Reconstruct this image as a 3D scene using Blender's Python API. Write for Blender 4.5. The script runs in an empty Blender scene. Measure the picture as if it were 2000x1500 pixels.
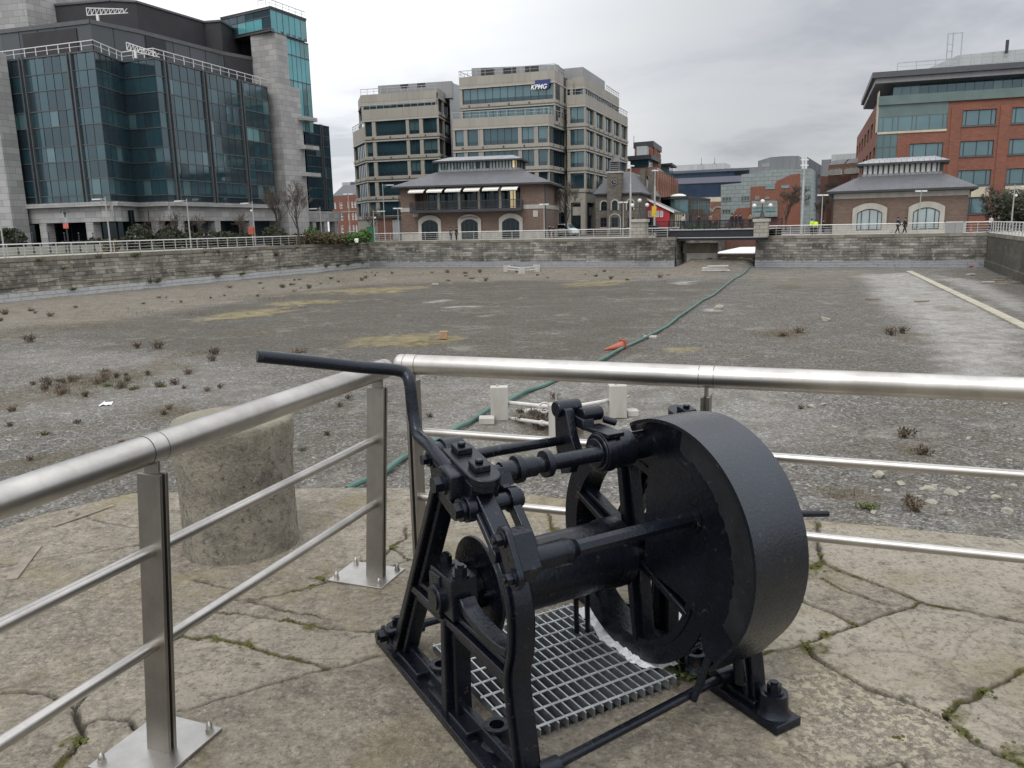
import bpy, bmesh, math, random
import numpy as np
from mathutils import Vector, Matrix
random.seed(7); RNG = np.random.default_rng(7)
sc = bpy.context.scene
COL = sc.collection
R = math.radians

# ------------------------------------------------------------------ camera (eye height 1.7 m, looking a little down)
F, CX, CY, H = 1557.0, 1000.0, 750.0, 1.7
ROLL = math.atan(0.0218)
PITCH = math.atan((CY - 442.5) * math.cos(ROLL) / F)
FW = Vector((0, math.cos(PITCH), -math.sin(PITCH)))
R0 = Vector((1, 0, 0)); U0 = R0.cross(FW)
RC = math.cos(ROLL) * R0 - math.sin(ROLL) * U0
UC = math.sin(ROLL) * R0 + math.cos(ROLL) * U0
cam = bpy.data.cameras.new('camera'); camo = bpy.data.objects.new('camera', cam); COL.objects.link(camo)
m = Matrix.Identity(4)
for i in range(3):
    m[i][0] = RC[i]; m[i][1] = UC[i]; m[i][2] = -FW[i]
m.translation = (0, 0, H); camo.matrix_world = m
cam.sensor_width = 36; cam.lens = 36 * F / 2000; cam.clip_start = .05; cam.clip_end = 6000
sc.camera = camo

def ray(px, py):
    return RC * (px - CX) - UC * (py - CY) + FW * F
def at(px, py, Y):                       # the point at distance Y ahead seen in direction px, py of the survey photo
    d = ray(px, py); return Vector((0, 0, H)) + d * (Y / d.y)
def gp(px, py, z=0.0):                   # where that direction meets the level z
    d = ray(px, py); return Vector((0, 0, H)) + d * ((z - H) / d.z)
def hor(px): return 442.5 - .0218 * (px - 1000)
def gx(px, Y, z=0.0, py=None):           # point at level z, distance Y
    p = at(px, hor(px) if py is None else py, Y); return Vector((p.x, Y, z))
# dock frame: a runs right along the far wall, b runs away from it
DO = Vector((-20.3, 117.0, 0)); DV = Vector((.9135, -.4067, 0)); DU = Vector((.4067, .9135, 0))
def dk(a, b, z=0.0): return DO + DV * a + DU * b + Vector((0, 0, z))
DANG = math.atan2(DV.y, DV.x)

# ------------------------------------------------------------------ render settings, world, sun
sc.view_settings.view_transform = 'Standard'; sc.view_settings.look = 'None'
sc.view_settings.exposure = .30; sc.view_settings.gamma = 1
SUN_EL, SUN_AZ = R(52), R(205)           # azimuth clockwise from +Y
w = bpy.data.worlds.new('World'); sc.world = w; w.use_nodes = True
nt = w.node_tree; nt.nodes.clear()
def wn(t, **k):
    n = nt.nodes.new(t)
    for a, v in k.items(): setattr(n, a, v)
    return n
def wl(a, b): nt.links.new(a, b)
def wmath(op, x, y):
    n = wn('ShaderNodeMath', operation=op)
    for i, v in enumerate((x, y)):
        if v is None: continue
        if isinstance(v, (int, float)): n.inputs[i].default_value = v
        else: wl(v, n.inputs[i])
    return n.outputs[0]
wo = wn('ShaderNodeOutputWorld'); bg = wn('ShaderNodeBackground'); bg.inputs[1].default_value = 1.0
sky = wn('ShaderNodeTexSky', sky_type='NISHITA'); sky.sun_disc = False
sky.sun_elevation = SUN_EL; sky.sun_rotation = SUN_AZ; sky.air_density = 1; sky.dust_density = 3
tc = wn('ShaderNodeTexCoord'); sep = wn('ShaderNodeSeparateXYZ'); wl(tc.outputs['Generated'], sep.inputs[0])
zc = wmath('MAXIMUM', sep.outputs[2], 0.0)
den = wmath('ADD', zc, .13)
comb = wn('ShaderNodeCombineXYZ')
wl(wmath('DIVIDE', sep.outputs[0], den), comb.inputs[0]); wl(wmath('DIVIDE', sep.outputs[1], den), comb.inputs[1])
n1 = wn('ShaderNodeTexNoise'); n1.inputs['Scale'].default_value = .62; n1.inputs['Detail'].default_value = 7; n1.inputs['Roughness'].default_value = .56
n1.inputs['Distortion'].default_value = .35
mp = wn('ShaderNodeMapping'); mp.inputs['Location'].default_value = (5.2, 1.3, 0); wl(comb.outputs[0], mp.inputs[0]); wl(mp.outputs[0], n1.inputs['Vector'])
cr = wn('ShaderNodeValToRGB'); wl(n1.outputs[0], cr.inputs[0])
e = cr.color_ramp.elements
e[0].position = .35; e[0].color = (.70, .725, .78, 1)
e[1].position = .62; e[1].color = (1.26, 1.27, 1.28, 1)
x = cr.color_ramp.elements.new(.46); x.color = (1.02, 1.04, 1.08, 1)
grad = wmath('ADD', wmath('MULTIPLY', zc, .95), .545)     # overcast: the zenith is brighter than the horizon
# a darker bank of cloud to the upper right, a bright break in the middle left
def lobe(v, k):
    d_ = wn('ShaderNodeVectorMath', operation='DOT_PRODUCT'); wl(tc.outputs['Generated'], d_.inputs[0]); d_.inputs[1].default_value = Vector(v).normalized()
    return wmath('POWER', wmath('MAXIMUM', d_.outputs['Value'], 0.0), k)
bank = wmath('MULTIPLY', lobe((.30, .86, .36), 14), wmath('ADD', wmath('MULTIPLY', n1.outputs[0], -.9), .02))
glow = wmath('MULTIPLY', lobe((-.15, .96, .20), 20), .16)
grad = wmath('ADD', grad, wmath('ADD', wmath('MULTIPLY', bank, .78), glow))
mul = wn('ShaderNodeVectorMath', operation='SCALE'); wl(cr.outputs[0], mul.inputs[0]); wl(grad, mul.inputs['Scale'])
skm = wn('ShaderNodeVectorMath', operation='SCALE'); wl(sky.outputs[0], skm.inputs[0]); skm.inputs['Scale'].default_value = .1
mx = wn('ShaderNodeMix', data_type='RGBA'); mx.inputs[0].default_value = .1
wl(mul.outputs[0], mx.inputs[6]); wl(skm.outputs[0], mx.inputs[7]); wl(mx.outputs[2], bg.inputs[0]); wl(bg.outputs[0], wo.inputs[0])
sl = bpy.data.lights.new('sun', 'SUN'); sl.energy = .9; sl.angle = R(25); sl.color = (1, .97, .92)
so = bpy.data.objects.new('sun', sl); COL.objects.link(so)
sd = Vector((math.sin(SUN_AZ) * math.cos(SUN_EL), math.cos(SUN_AZ) * math.cos(SUN_EL), math.sin(SUN_EL)))
so.rotation_euler = sd.to_track_quat('Z', 'Y').to_euler()

# ------------------------------------------------------------------ materials
class NT:
    def __init__(s, name):
        s.m = bpy.data.materials.new(name); s.m.use_nodes = True; s.t = s.m.node_tree
        s.b = s.t.nodes['Principled BSDF']
    def n(s, typ, ins=None, **k):
        n = s.t.nodes.new(typ)
        for a, v in k.items(): setattr(n, a, v)
        for a, v in (ins or {}).items():
            if hasattr(v, 'is_output'): s.t.links.new(v, n.inputs[a])
            else: n.inputs[a].default_value = v
        return n
    def set(s, **k):
        for a, v in k.items():
            a = a.replace('_', ' ')
            if hasattr(v, 'is_output'): s.t.links.new(v, s.b.inputs[a])
            else: s.b.inputs[a].default_value = v
    def pos(s, scale=(1, 1, 1)):
        g = s.n('ShaderNodeNewGeometry')
        if scale == (1, 1, 1): return g.outputs['Position']
        return s.n('ShaderNodeVectorMath', {0: g.outputs['Position'], 1: scale}, operation='MULTIPLY').outputs[0]
    def obj(s): return s.n('ShaderNodeTexCoord').outputs['Object']
    def uv(s): return s.n('ShaderNodeTexCoord').outputs['UV']
    def noise(s, vec, scale, detail=4, rough=.55, dist=0):
        return s.n('ShaderNodeTexNoise', {'Vector': vec, 'Scale': scale, 'Detail': detail, 'Roughness': rough, 'Distortion': dist}).outputs[0]
    def ramp(s, f, stops, interp='LINEAR'):
        r = s.n('ShaderNodeValToRGB', {0: f}); r.color_ramp.interpolation = interp
        el = r.color_ramp.elements
        while len(el) < len(stops): el.new(.5)
        for e_, (p, c) in zip(el, stops):
            e_.position = p; e_.color = (c, c, c, 1) if isinstance(c, (int, float)) else (*c, 1)
        return r.outputs[0]
    def mix(s, f, a, b, bt='MIX'):
        n = s.n('ShaderNodeMix', data_type='RGBA', blend_type=bt)
        for i, v in ((0, f), (6, a), (7, b)):
            if hasattr(v, 'is_output'): s.t.links.new(v, n.inputs[i])
            elif i == 0: n.inputs[0].default_value = v
            else: n.inputs[i].default_value = (v, v, v, 1) if isinstance(v, (int, float)) else (*v, 1)
        return n.outputs[2]
    def math(s, op, a, b=0, c=0): return s.n('ShaderNodeMath', {0: a, 1: b, 2: c}, operation=op).outputs[0]
    def attr(s, name): return s.n('ShaderNodeAttribute', attribute_name=name).outputs
    def bump(s, h, strength=.3, dist=.01):
        b = s.n('ShaderNodeBump', {'Height': h, 'Strength': strength, 'Distance': dist}); s.set(Normal=b.outputs[0])

def mk(name, col, rough=.6, metal=0., var=.18, vs=1.5, bump=0., bs=40., bd=.004, ior=1.5, streak=False):
    t = NT(name); p = t.pos((1, 1, .25) if streak else (1, 1, 1))
    f = t.noise(p, vs, 6, .6)
    lo = tuple(c * (1 - var * 1.6) for c in col); hi = tuple(min(1, c * (1 + var * 1.6)) for c in col)
    t.set(Base_Color=t.ramp(f, [(.25, lo), (.75, hi)]), Roughness=rough, Metallic=metal, IOR=ior)
    if bump: t.bump(t.noise(t.pos(), bs, 5, .6), bump, bd)
    return t.m

MT = {}
MT['steel_post'] = None
def steel(name, base, rough, sx):
    t = NT(name); p = t.obj()
    g = t.n('ShaderNodeVectorMath', {0: p, 1: sx}, operation='MULTIPLY').outputs[0]
    br = t.noise(g, 60, 3, .7)
    dirt = t.noise(p, 4, 6, .65)
    c = t.mix(t.ramp(dirt, [(.40, 0), (.66, .75)]), base, tuple(b * .62 for b in base))
    c = t.mix(.22, c, t.mix(br, .25, .8), 'SOFT_LIGHT')
    t.set(Base_Color=c, Metallic=1.0, Roughness=t.math('ADD', t.math('MULTIPLY', dirt, .22), rough))
    t.bump(br, .04, .002); return t.m
MT['steel'] = steel('brushed_steel', (.53, .51, .48), .25, (1, 1, .02))
MT['steel_dull'] = steel('dull_steel', (.33, .312, .285), .30, (1, 1, .02))
MT['steel_far'] = mk('far_steel', (.50, .50, .48), .4, .6, .1)
def black(name, base, rough, bs, bstr, rust=.0, bd=.003):
    t = NT(name); p = t.pos()
    n1_ = t.noise(p, 9, 6, .65); n2_ = t.noise(p, 55, 5, .65)
    c = t.mix(t.ramp(n1_, [(.3, 0), (.7, 1)]), tuple(b * .6 for b in base), tuple(b * 1.5 for b in base))
    chip = t.ramp(t.noise(p, 26, 8, .75, .6), [(.61, 0), (.645, 1)])
    c = t.mix(t.math('MULTIPLY', chip, .42), c, (.07, .072, .075))
    if rust:
        rf = t.ramp(t.noise(p, 14, 8, .76), [(.635, 0), (.67, 1)])
        c = t.mix(t.math('MULTIPLY', rf, rust), c, (.10, .042, .02))
    t.set(Base_Color=c, Roughness=t.ramp(n2_, [(.2, rough - .08), (.8, rough + .12)]), IOR=1.45)
    t.set(Specular_Tint=(.80, .88, 1.0, 1)); t.bump(t.noise(p, bs, 6, .6), bstr, bd); return t.m
MT['black'] = black('black_paint', (.0040, .0048, .0080), .22, 60, .5, .5)
MT['guard'] = black('hammered_black_paint', (.0045, .0052, .0082), .24, 95, .42, .12, .004)
MT['guard'].node_tree.nodes['Principled BSDF'].inputs['IOR'].default_value = 1.68
MT['galv_shade'] = mk('shaded_galvanised', (.17, .185, .20), .55, .35, .2, 20)  # darker copy of the galvanised steel, shade of the bar sides in its colour
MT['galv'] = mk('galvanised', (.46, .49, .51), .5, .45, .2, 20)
MT['black_worn'] = black('worn_black_paint', (.014, .0145, .016), .42, 40, .7, .3)
MT['paper'] = mk('white_paper', (.78, .79, .82), .8, 0, .05, 30)
def stone_pave():
    t = NT('quay_stone'); p = t.pos(); at_ = t.attr('jm')
    s = t.n('ShaderNodeSeparateColor', {0: at_['Color']}); joint, moss, tone = s.outputs[0], s.outputs[1], s.outputs[2]
    big = t.noise(p, 1.3, 5, .6); mid = t.noise(p, 9, 7, .66, .2); fine = t.noise(p, 85, 5, .7)
    c = t.mix(t.math('ADD', t.math('MULTIPLY', tone, .95), t.math('MULTIPLY', t.math('SUBTRACT', big, .5), .8)), (.185, .160, .128), (.470, .422, .345))
    c = t.mix(t.ramp(mid, [(.34, .7), (.46, 0)]), c, (.10, .088, .072))
    gr_ = t.noise(p, 30, 6, .8); c = t.mix(t.ramp(gr_, [(.38, .6), (.47, 0)]), c, (.10, .089, .072)); c = t.mix(t.ramp(gr_, [(.52, 0), (.62, .65)]), c, (.43, .395, .32))
    c = t.mix(t.ramp(mid, [(.53, 0), (.68, .7)]), c, (.43, .39, .305))
    spk = t.ramp(t.noise(p, 62, 4, .75), [(.56, 0), (.66, 1)])
    spm = t.ramp(t.noise(p, 2.2, 4, .6), [(.40, 0), (.60, 1)])
    c = t.mix(t.math('MULTIPLY', t.math('MULTIPLY', spk, spm), .75), c, (.52, .48, .38))
    dk_ = t.ramp(t.noise(p, 48, 5, .75), [(.36, 1), (.46, 0)])
    c = t.mix(t.math('MULTIPLY', dk_, .6), c, (.048, .045, .040))
    och = t.ramp(t.noise(p, 1.7, 5, .6, .5), [(.52, 0), (.68, .5)])
    c = t.mix(och, c, (.235, .195, .085))
    crk = t.n('ShaderNodeTexVoronoi', {'Vector': t.mix(.12, p, t.n('ShaderNodeTexNoise', {'Vector': p, 'Scale': 3, 'Detail': 5}).outputs['Color']), 'Scale': 1.4}, feature='DISTANCE_TO_EDGE').outputs['Distance']
    c = t.mix(t.math('MULTIPLY', t.ramp(crk, [(.0, 1), (.010, 0)]), .35), c, (.06, .055, .045))
    fl = t.n('ShaderNodeSeparateColor', {0: t.attr('fl')['Color']}).outputs[0]
    c = t.mix(t.math('MULTIPLY', fl, t.ramp(t.noise(p, 34, 5, .72, .4), [(.50, 0), (.56, .9)])), c, (.50, .455, .34))
    c = t.mix(t.math('MULTIPLY', joint, .88), c, t.mix(gr_, (.012, .010, .008), (.050, .042, .030)))
    mc = t.mix(t.ramp(t.noise(p, 110, 5, .8), [(.36, 0), (.62, 1)]), (.016, .018, .005), (.135, .125, .022))
    c = t.mix(moss, c, mc)
    t.set(Base_Color=c, Roughness=.88, IOR=1.4)
    hgt = t.math('ADD', t.math('MULTIPLY', fine, .6), t.math('ADD', t.math('MULTIPLY', mid, 1.2), t.math('MULTIPLY', t.noise(p, 240, 3, .6), .25)))
    hgt = t.math('ADD', hgt, t.math('MULTIPLY', gr_, 1.1)); t.bump(hgt, .9, .014); return t.m
MT['pave'] = stone_pave()
def gravel():
    t = NT('dock_gravel'); p = t.pos()
    s1 = t.n('ShaderNodeSeparateColor', {0: t.attr('pa')['Color']}); dark, moss, pale = s1.outputs[0], s1.outputs[1], s1.outputs[2]
    s2 = t.n('ShaderNodeSeparateColor', {0: t.attr('pb')['Color']}); soil, conc, veg = s2.outputs[0], s2.outputs[1], s2.outputs[2]
    v1 = t.n('ShaderNodeTexVoronoi', {'Vector': p, 'Scale': 27.0, 'Randomness': 1.0})
    v2 = t.n('ShaderNodeTexVoronoi', {'Vector': p, 'Scale': 12.0, 'Randomness': 1.0})
    g1 = t.n('ShaderNodeSeparateColor', {0: v1.outputs['Color']}).outputs[0]
    g2 = t.n('ShaderNodeSeparateColor', {0: v2.outputs['Color']}).outputs[1]
    st = t.math('ADD', t.math('MULTIPLY', g1, .62), t.math('MULTIPLY', g2, .38))
    c = t.ramp(st, [(.10, (.052, .049, .045)), (.45, (.125, .120, .111)), (.75, (.205, .199, .186)), (.96, (.40, .39, .365))])
    mid = t.noise(p, .55, 7, .68, .4)
    fine = t.noise(p, 2.6, 6, .7)
    c = t.mix(t.ramp(mid, [(.35, .50), (.62, 0)]), c, t.mix(.5, c, (.075, .070, .062)))
    c = t.mix(t.math('MULTIPLY', dark, t.ramp(t.noise(t.n('ShaderNodeVectorMath', {0: p, 1: (.45, 1.0, 1)}, operation='MULTIPLY').outputs[0], .22, 8, .72, .6), [(.34, .45), (.58, 1)])), c, t.mix(.56, c, (.055, .048, .038)), 'MIX')
    pc = t.mix(.55, c, (.46, .45, .43))
    c = t.mix(t.math('MULTIPLY', pale, t.ramp(fine, [(.25, .35), (.6, 1)])), c, pc)
    c = t.mix(t.math('MULTIPLY', soil, t.ramp(fine, [(.30, .35), (.6, .9)])), c, t.mix(.66, c, (.235, .20, .15)))
    c = t.mix(t.math('MULTIPLY', moss, t.ramp(t.noise(p, 1.1, 8, .8, .6), [(.38, .0), (.56, 1)])), c, t.mix(.66, c, (.32, .265, .125)))
    c = t.mix(t.math('MULTIPLY', veg, t.ramp(fine, [(.38, .1), (.6, 1)])), c, t.mix(.72, c, (.085, .066, .030)))
    c = t.mix(conc, c, t.mix(fine, (.30, .275, .215), (.44, .41, .33)))
    cl = t.ramp(t.noise(p, 4.5, 8, .82), [(.53, 0), (.66, 1)])
    c = t.mix(t.math('MULTIPLY', cl, .50), c, (.045, .041, .034))
    lt = t.ramp(t.noise(p, 13, 6, .85), [(.58, 0), (.68, 1)]); c = t.mix(t.math('MULTIPLY', lt, .38), c, (.40, .39, .36)); m2 = t.ramp(t.noise(p, .9, 6, .7, .5), [(.44, 0), (.60, 1)]); c = t.mix(t.math('MULTIPLY', m2, .38), c, (.092, .076, .054)); lp_ = t.ramp(t.noise(p, .38, 7, .75, .8), [(.55, 0), (.68, .45)]); c = t.mix(lp_, c, (.27, .255, .225))
    t.set(Base_Color=c, Roughness=1.0, IOR=1.4, Specular_IOR_Level=.15)
    h = t.math('ADD', t.math('MULTIPLY', t.math('SUBTRACT', 1, v1.outputs['Distance']), .5), t.math('MULTIPLY', fine, .25))
    t.bump(h, .7, .04); return t.m
MT['gravel'] = gravel()
def dockwall(name, base, pale, stain, bw=1.1, bh=.36, mort=.012):
    t = NT(name); u = t.uv()
    uj = t.n('ShaderNodeVectorMath', {0: u, 1: t.n('ShaderNodeVectorMath', {0: t.n('ShaderNodeTexNoise', {'Vector': u, 'Scale': .35, 'Detail': 3}).outputs['Color'], 1: (.5, .12, 0)}, operation='MULTIPLY').outputs[0]}, operation='ADD').outputs[0]
    b = t.n('ShaderNodeTexBrick', {'Vector': uj, 'Scale': 1.0, 'Mortar Size': mort, 'Mortar Smooth': .3, 'Bias': .0, 'Brick Width': bw, 'Row Height': bh,
        'Color1': (0, 0, 0, 1), 'Color2': (1, 1, 1, 1), 'Mortar': (.5, .5, .5, 1)})
    b.offset = .37; b.squash = 1.35; b.squash_frequency = 3
    tone = t.n('ShaderNodeSeparateColor', {0: b.outputs['Color']}).outputs[0]
    c = t.mix(tone, tuple(x_ * .60 for x_ in base), tuple(x_ * 1.5 for x_ in base))
    sp = t.n('ShaderNodeSeparateXYZ', {0: u})
    big = t.noise(t.n('ShaderNodeVectorMath', {0: u, 1: (.22, .5, 1)}, operation='MULTIPLY').outputs[0], 1.3, 7, .68)
    st_ = t.noise(t.n('ShaderNodeVectorMath', {0: u, 1: (1.3, .12, 1)}, operation='MULTIPLY').outputs[0], 1.2, 6, .7)
    c = t.mix(t.math('MULTIPLY', t.ramp(big, [(.36, 0), (.62, 1)]), stain), c, (.040, .037, .032))
    c = t.mix(t.math('MULTIPLY', t.ramp(st_, [(.55, 0), (.72, .8)]), stain), c, (.040, .040, .030))
    c = t.mix(t.ramp(t.noise(u, 1.9, 6, .7), [(.55, 0), (.66, .5)]), c, tuple(min(1, x_ * 2.1) for x_ in base))
    c = t.mix(t.math('MULTIPLY', b.outputs['Fac'], .75), c, (.022, .021, .019))
    if pale:
        wv = t.math('ADD', sp.outputs[1], t.math('MULTIPLY', t.noise(u, .5, 4), .25))
        low = t.ramp(wv, [(.0, 1), (.79, 1), (.83, 0)])
        pc = t.mix(t.noise(u, 1.1, 6, .7), tuple(x_ * .7 for x_ in pale), tuple(x_ * 1.25 for x_ in pale))
        pc = t.mix(t.math('MULTIPLY', t.ramp(t.noise(u, 2.4, 6, .72), [(.58, 0), (.68, 1)]), .7), pc, (.045, .045, .04))
        pc = t.mix(t.math('MULTIPLY', b.outputs['Fac'], .5), pc, (.07, .07, .068))
        c = t.mix(low, c, pc)
    c = t.mix(t.math('MULTIPLY', t.ramp(t.noise(u, .8, 6, .7), [(.6, 0), (.7, 1)]), .45), c, (.075, .075, .032))
    t.set(Base_Color=c, Roughness=.9)
    t.bump(t.math('SUBTRACT', t.math('MULTIPLY', t.noise(u, 3, 6, .7), .8), t.math('MULTIPLY', b.outputs['Fac'], .8)), .9, .06)
    return t.m
MT['wall_stone'] = dockwall('dock_wall_stone', (.285, .265, .222), (.42, .43, .43), .74, 1.1, .36, .02)
MT['wall_far'] = dockwall('dock_wall_far_stone', (.265, .253, .225), (.29, .302, .32), .86, 1.3, .30, .02)
MT['wall_pale'] = dockwall('dock_wall_pale_stone', (.235, .22, .19), (.26, .265, .27), .55, 1.4, .28)
MT['wall_conc'] = dockwall('dock_wall_concrete', (.115, .105, .080), None, .8, 3.5, 3.8, .006)
def glass(name, base, rough=.06, ior=1.9, refl=.0):
    t = NT(name); p = t.pos()
    f = t.noise(p, .25, 3, .5)
    if base[2] > base[0] * 1.5: t.set(Specular_Tint=(.68, .91, 1.0, 1))
    t.set(Base_Color=t.mix(f, tuple(b * .55 for b in base), tuple(b * 1.6 for b in base)), Roughness=rough, IOR=ior, Metallic=refl)
    t.bump(t.noise(p, .9, 2, .5), .05, .05); return t.m
MT['gl_teal'] = glass('teal_glass', (.018, .045, .055), .05, 2.0)
MT['gl_teal2'] = glass('pale_teal_glass', (.065, .115, .125), .06, 2.1)
MT['gl_sp'] = glass('spandrel_glass', (.018, .030, .038), .10, 1.85)
MT['gl_lit'] = glass('blind_glass', (.12, .24, .25), .1, 1.6)
MT['gl_dark'] = glass('dark_glass', (.010, .013, .016), .08, 1.5)
MT['gl_blue'] = glass('blue_glass', (.030, .045, .075), .15, 1.5)
MT['gl_sky'] = glass('sky_glass', (.10, .30, .33), .05, 1.7)
MT['gl_grey'] = glass('grey_green_glass', (.05, .085, .080), .07, 2.0)
MT['gl_pale'] = glass('pale_glass', (.30, .36, .37), .1, 1.6)
MT['granite'] = None
def panel(name, c1, pw, ph, mort=.03, var=.16, rough=.75, stain=.35):
    t = NT(name); u = t.uv()
    b = t.n('ShaderNodeTexBrick', {'Vector': u, 'Scale': 1.0, 'Mortar Size': mort, 'Mortar Smooth': .1, 'Brick Width': pw, 'Row Height': ph,
        'Color1': (*[x_ * (1 - var) for x_ in c1], 1), 'Color2': (*[x_ * (1 + var) for x_ in c1], 1), 'Mortar': (*[x_ * .45 for x_ in c1], 1)})
    b.offset = .5
    st_ = t.noise(t.n('ShaderNodeVectorMath', {0: u, 1: (1, .15, 1)}, operation='MULTIPLY').outputs[0], .6, 6, .65)
    c = t.mix(t.math('MULTIPLY', t.ramp(st_, [(.45, 0), (.75, 1)]), stain), b.outputs['Color'], tuple(x_ * .45 for x_ in c1))
    c = t.mix(.12, c, t.noise(u, 6, 5, .7), 'OVERLAY')
    t.set(Base_Color=c, Roughness=rough); return t.m
MT['granite'] = panel('granite_cladding', (.34, .335, .33), 1.6, .75, .02)
MT['concrete'] = panel('tan_concrete', (.335, .315, .272), 3.2, 3.7, .02, .05, .8, .3)
MT['conc_pale'] = mk('pale_concrete', (.40, .385, .34), .8, 0, .1, .8)
MT['metal_grey'] = panel('grey_metal_cladding', (.27, .27, .275), 2.4, 30, .02, .05, .5, .2)
MT['metal_light'] = panel('light_metal_cladding', (.40, .42, .42), 1.4, 6, .02, .06, .45, .2)
MT['metal_dark'] = mk('dark_metal', (.034, .036, .042), .5, 0, .15, .6)
MT['louvre'] = mk('dark_louvre', (.030, .028, .033), .7, 0, .15, .5)
MT['mullion'] = mk('mullion', (.105, .108, .112), .5, .3, .1)
MT['mullion_pale'] = mk('pale_mullion', (.26, .255, .235), .5, .3, .1)
MT['mullion_dark'] = mk('dark_mullion', (.03, .032, .036), .5, 0, .1)
MT['brick'] = panel('red_brick', (.245, .100, .066), .45, .15, .012, .14, .85, .3)
MT['brick_brown'] = panel('brown_brick', (.165, .115, .092), .45, .15, .012, .12, .85, .25)
MT['brick_dark'] = panel('dark_brown_brick', (.150, .075, .055), .45, .15, .012, .12, .85, .3)
MT['terra'] = panel('orange_brick', (.27, .145, .105), .9, .3, .02, .14, .85, .2)
MT['slate'] = panel('slate_roof', (.105, .108, .118), .5, .3, .02, .12, .55, .35)
MT['slate_pale'] = panel('lead_roof', (.27, .275, .285), .6, 5, .04, .10, .5, .3)
MT['cream'] = mk('cream_render', (.50, .46, .35), .85, 0, .1, .7, streak=True)
MT['surround'] = mk('pale_stone_surround', (.37, .355, .32), .85, 0, .14, 1.2, streak=True)
MT['rubble'] = panel('chapel_stone', (.150, .135, .112), .55, .22, .02, .25, .9, .3)
MT['tealclad'] = panel('green_grey_cladding', (.255, .300, .290), 2.1, 1.0, .05, .06, .5, .25)
MT['zinc'] = panel('zinc_cladding', (.185, .195, .205), 1.6, 9, .04, .06, .5, .2)
MT['bluegrey'] = panel('blue_grey_cladding', (.12, .135, .175), 1.7, 4, .05, .08, .4, .2)
MT['white'] = mk('white_paint', (.74, .74, .72), .5, 0, .06)
MT['red'] = mk('red_paint', (.42, .030, .035), .6, 0, .1)
MT['orange'] = mk('orange_plastic', (.36, .085, .045), .5, 0, .15, 8)
MT['yellow'] = mk('yellow_paint', (.60, .40, .03), .5)
MT['hivis'] = mk('high_visibility_fabric', (.52, .78, .04), .7, 0, .08, 4)
MT['green_box'] = mk('green_paint', (.02, .16, .07), .5)
MT['paving'] = panel('pale_paving', (.36, .345, .31), 1.2, .6, .02, .1, .85, .3)
MT['asphalt'] = mk('asphalt', (.055, .055, .058), .85, 0, .2, .4, .2, 20)
MT['grass'] = mk('grass', (.065, .095, .028), .9, 0, .3, .8, .6, 30, .05)
MT['conc_block'] = mk('block_concrete', (.40, .385, .35), .85, 0, .14, 2.2, .3, 30, .01, streak=True)
MT['pipe_white'] = mk('pale_pipe', (.55, .54, .52), .6, 0, .12, 3)
MT['hose'] = mk('green_hose', (.066, .142, .120), .6, 0, .2, 1.2, .3, 40, .005)
MT['redsign'] = mk('faded_red_sign', (.52, .12, .10), .6, 0, .2, 6)
MT['redpipe'] = mk('red_pipe', (.42, .06, .04), .6, 0, .2, 3)
MT['timberblock'] = mk('tan_block', (.33, .21, .13), .85, 0, .15, 8)
MT['timber'] = mk('weathered_timber', (.22, .18, .13), .85, 0, .2, 3)
MT['rock'] = mk('pale_rock', (.27, .255, .21), .9, 0, .25, 6, .5, 20, .02)
MT['rust'] = mk('rusty_iron', (.045, .022, .014), .85, 0, .3, 14, .4, 60)
MT['bark'] = mk('bark', (.050, .044, .036), .9, 0, .25, 5)
MT['twig'] = mk('twigs', (.085, .070, .055), .9, 0, .25, 1)
MT['hedge'] = mk('hedge_leaf', (.026, .031, .014), .8, 0, .45, 1.1)
MT['hedge2'] = mk('bright_hedge_leaf', (.050, .105, .020), .8, 0, .35, 1.1)
MT['hedge3'] = mk('russet_hedge_leaf', (.075, .062, .028), .8, 0, .35, 1.1)
MT['dryweed'] = mk('dry_weed', (.155, .118, .082), .95, 0, .4, 3)
MT['greyweed'] = mk('grey_weed', (.125, .095, .070), .95, 0, .4, 3)
MT['greenweed'] = mk('green_weed', (.085, .105, .035), .9, 0, .35, 9)
MT['moss'] = mk('moss', (.075, .080, .014), .95, 0, .45, 40, .8, 150, .006)
MT['skin'] = mk('skin', (.42, .25, .18), .6, 0, .05)
MT['hair'] = mk('dark_hair', (.02, .015, .012), .7)
MT['cloth_black'] = mk('black_cloth', (.014, .014, .017), .85, 0, .2, 6)
MT['cloth_navy'] = mk('navy_cloth', (.018, .022, .04), .85, 0, .2, 6)
MT['cloth_pale'] = mk('pale_cloth', (.42, .41, .39), .85, 0, .1, 6)
MT['cloth_tan'] = mk('tan_cloth', (.24, .15, .09), .85, 0, .1, 6)
MT['cloth_jean'] = mk('grey_cloth', (.04, .045, .06), .85, 0, .2, 6)
MT['tyre'] = mk('tyre', (.018, .018, .018), .8)
MT['chrome'] = mk('rim', (.5, .5, .5), .3, 1)
MT['car_white'] = mk('white_car_paint', (.72, .73, .74), .25, 0, .02)
MT['car_black'] = mk('black_car_paint', (.02, .02, .022), .2, 0, .02)
MT['hv_letter'] = mk('letter_white', (.80, .80, .78), .5, 0, .02)
MT['blue_sign'] = mk('blue_sign', (.025, .040, .16), .5, 0, .05)
MT['girder'] = mk('dark_girder', (.016, .018, .026), .5, 0, .15, .5)
MT['concrete_dark'] = mk('stained_concrete', (.19, .175, .14), .9, 0, .3, .8, .3, 10, .02, streak=True)
MT['water'] = glass('water', (.035, .04, .035), .08, 1.33)
MT['awning'] = mk('white_awning', (.70, .68, .62), .8, 0, .04)
MT['lamp_white'] = mk('lamp_head', (.66, .66, .65), .5, 0, .04)
MT['pole'] = mk('pole_grey', (.36, .36, .355), .5, .3, .08)
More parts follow.
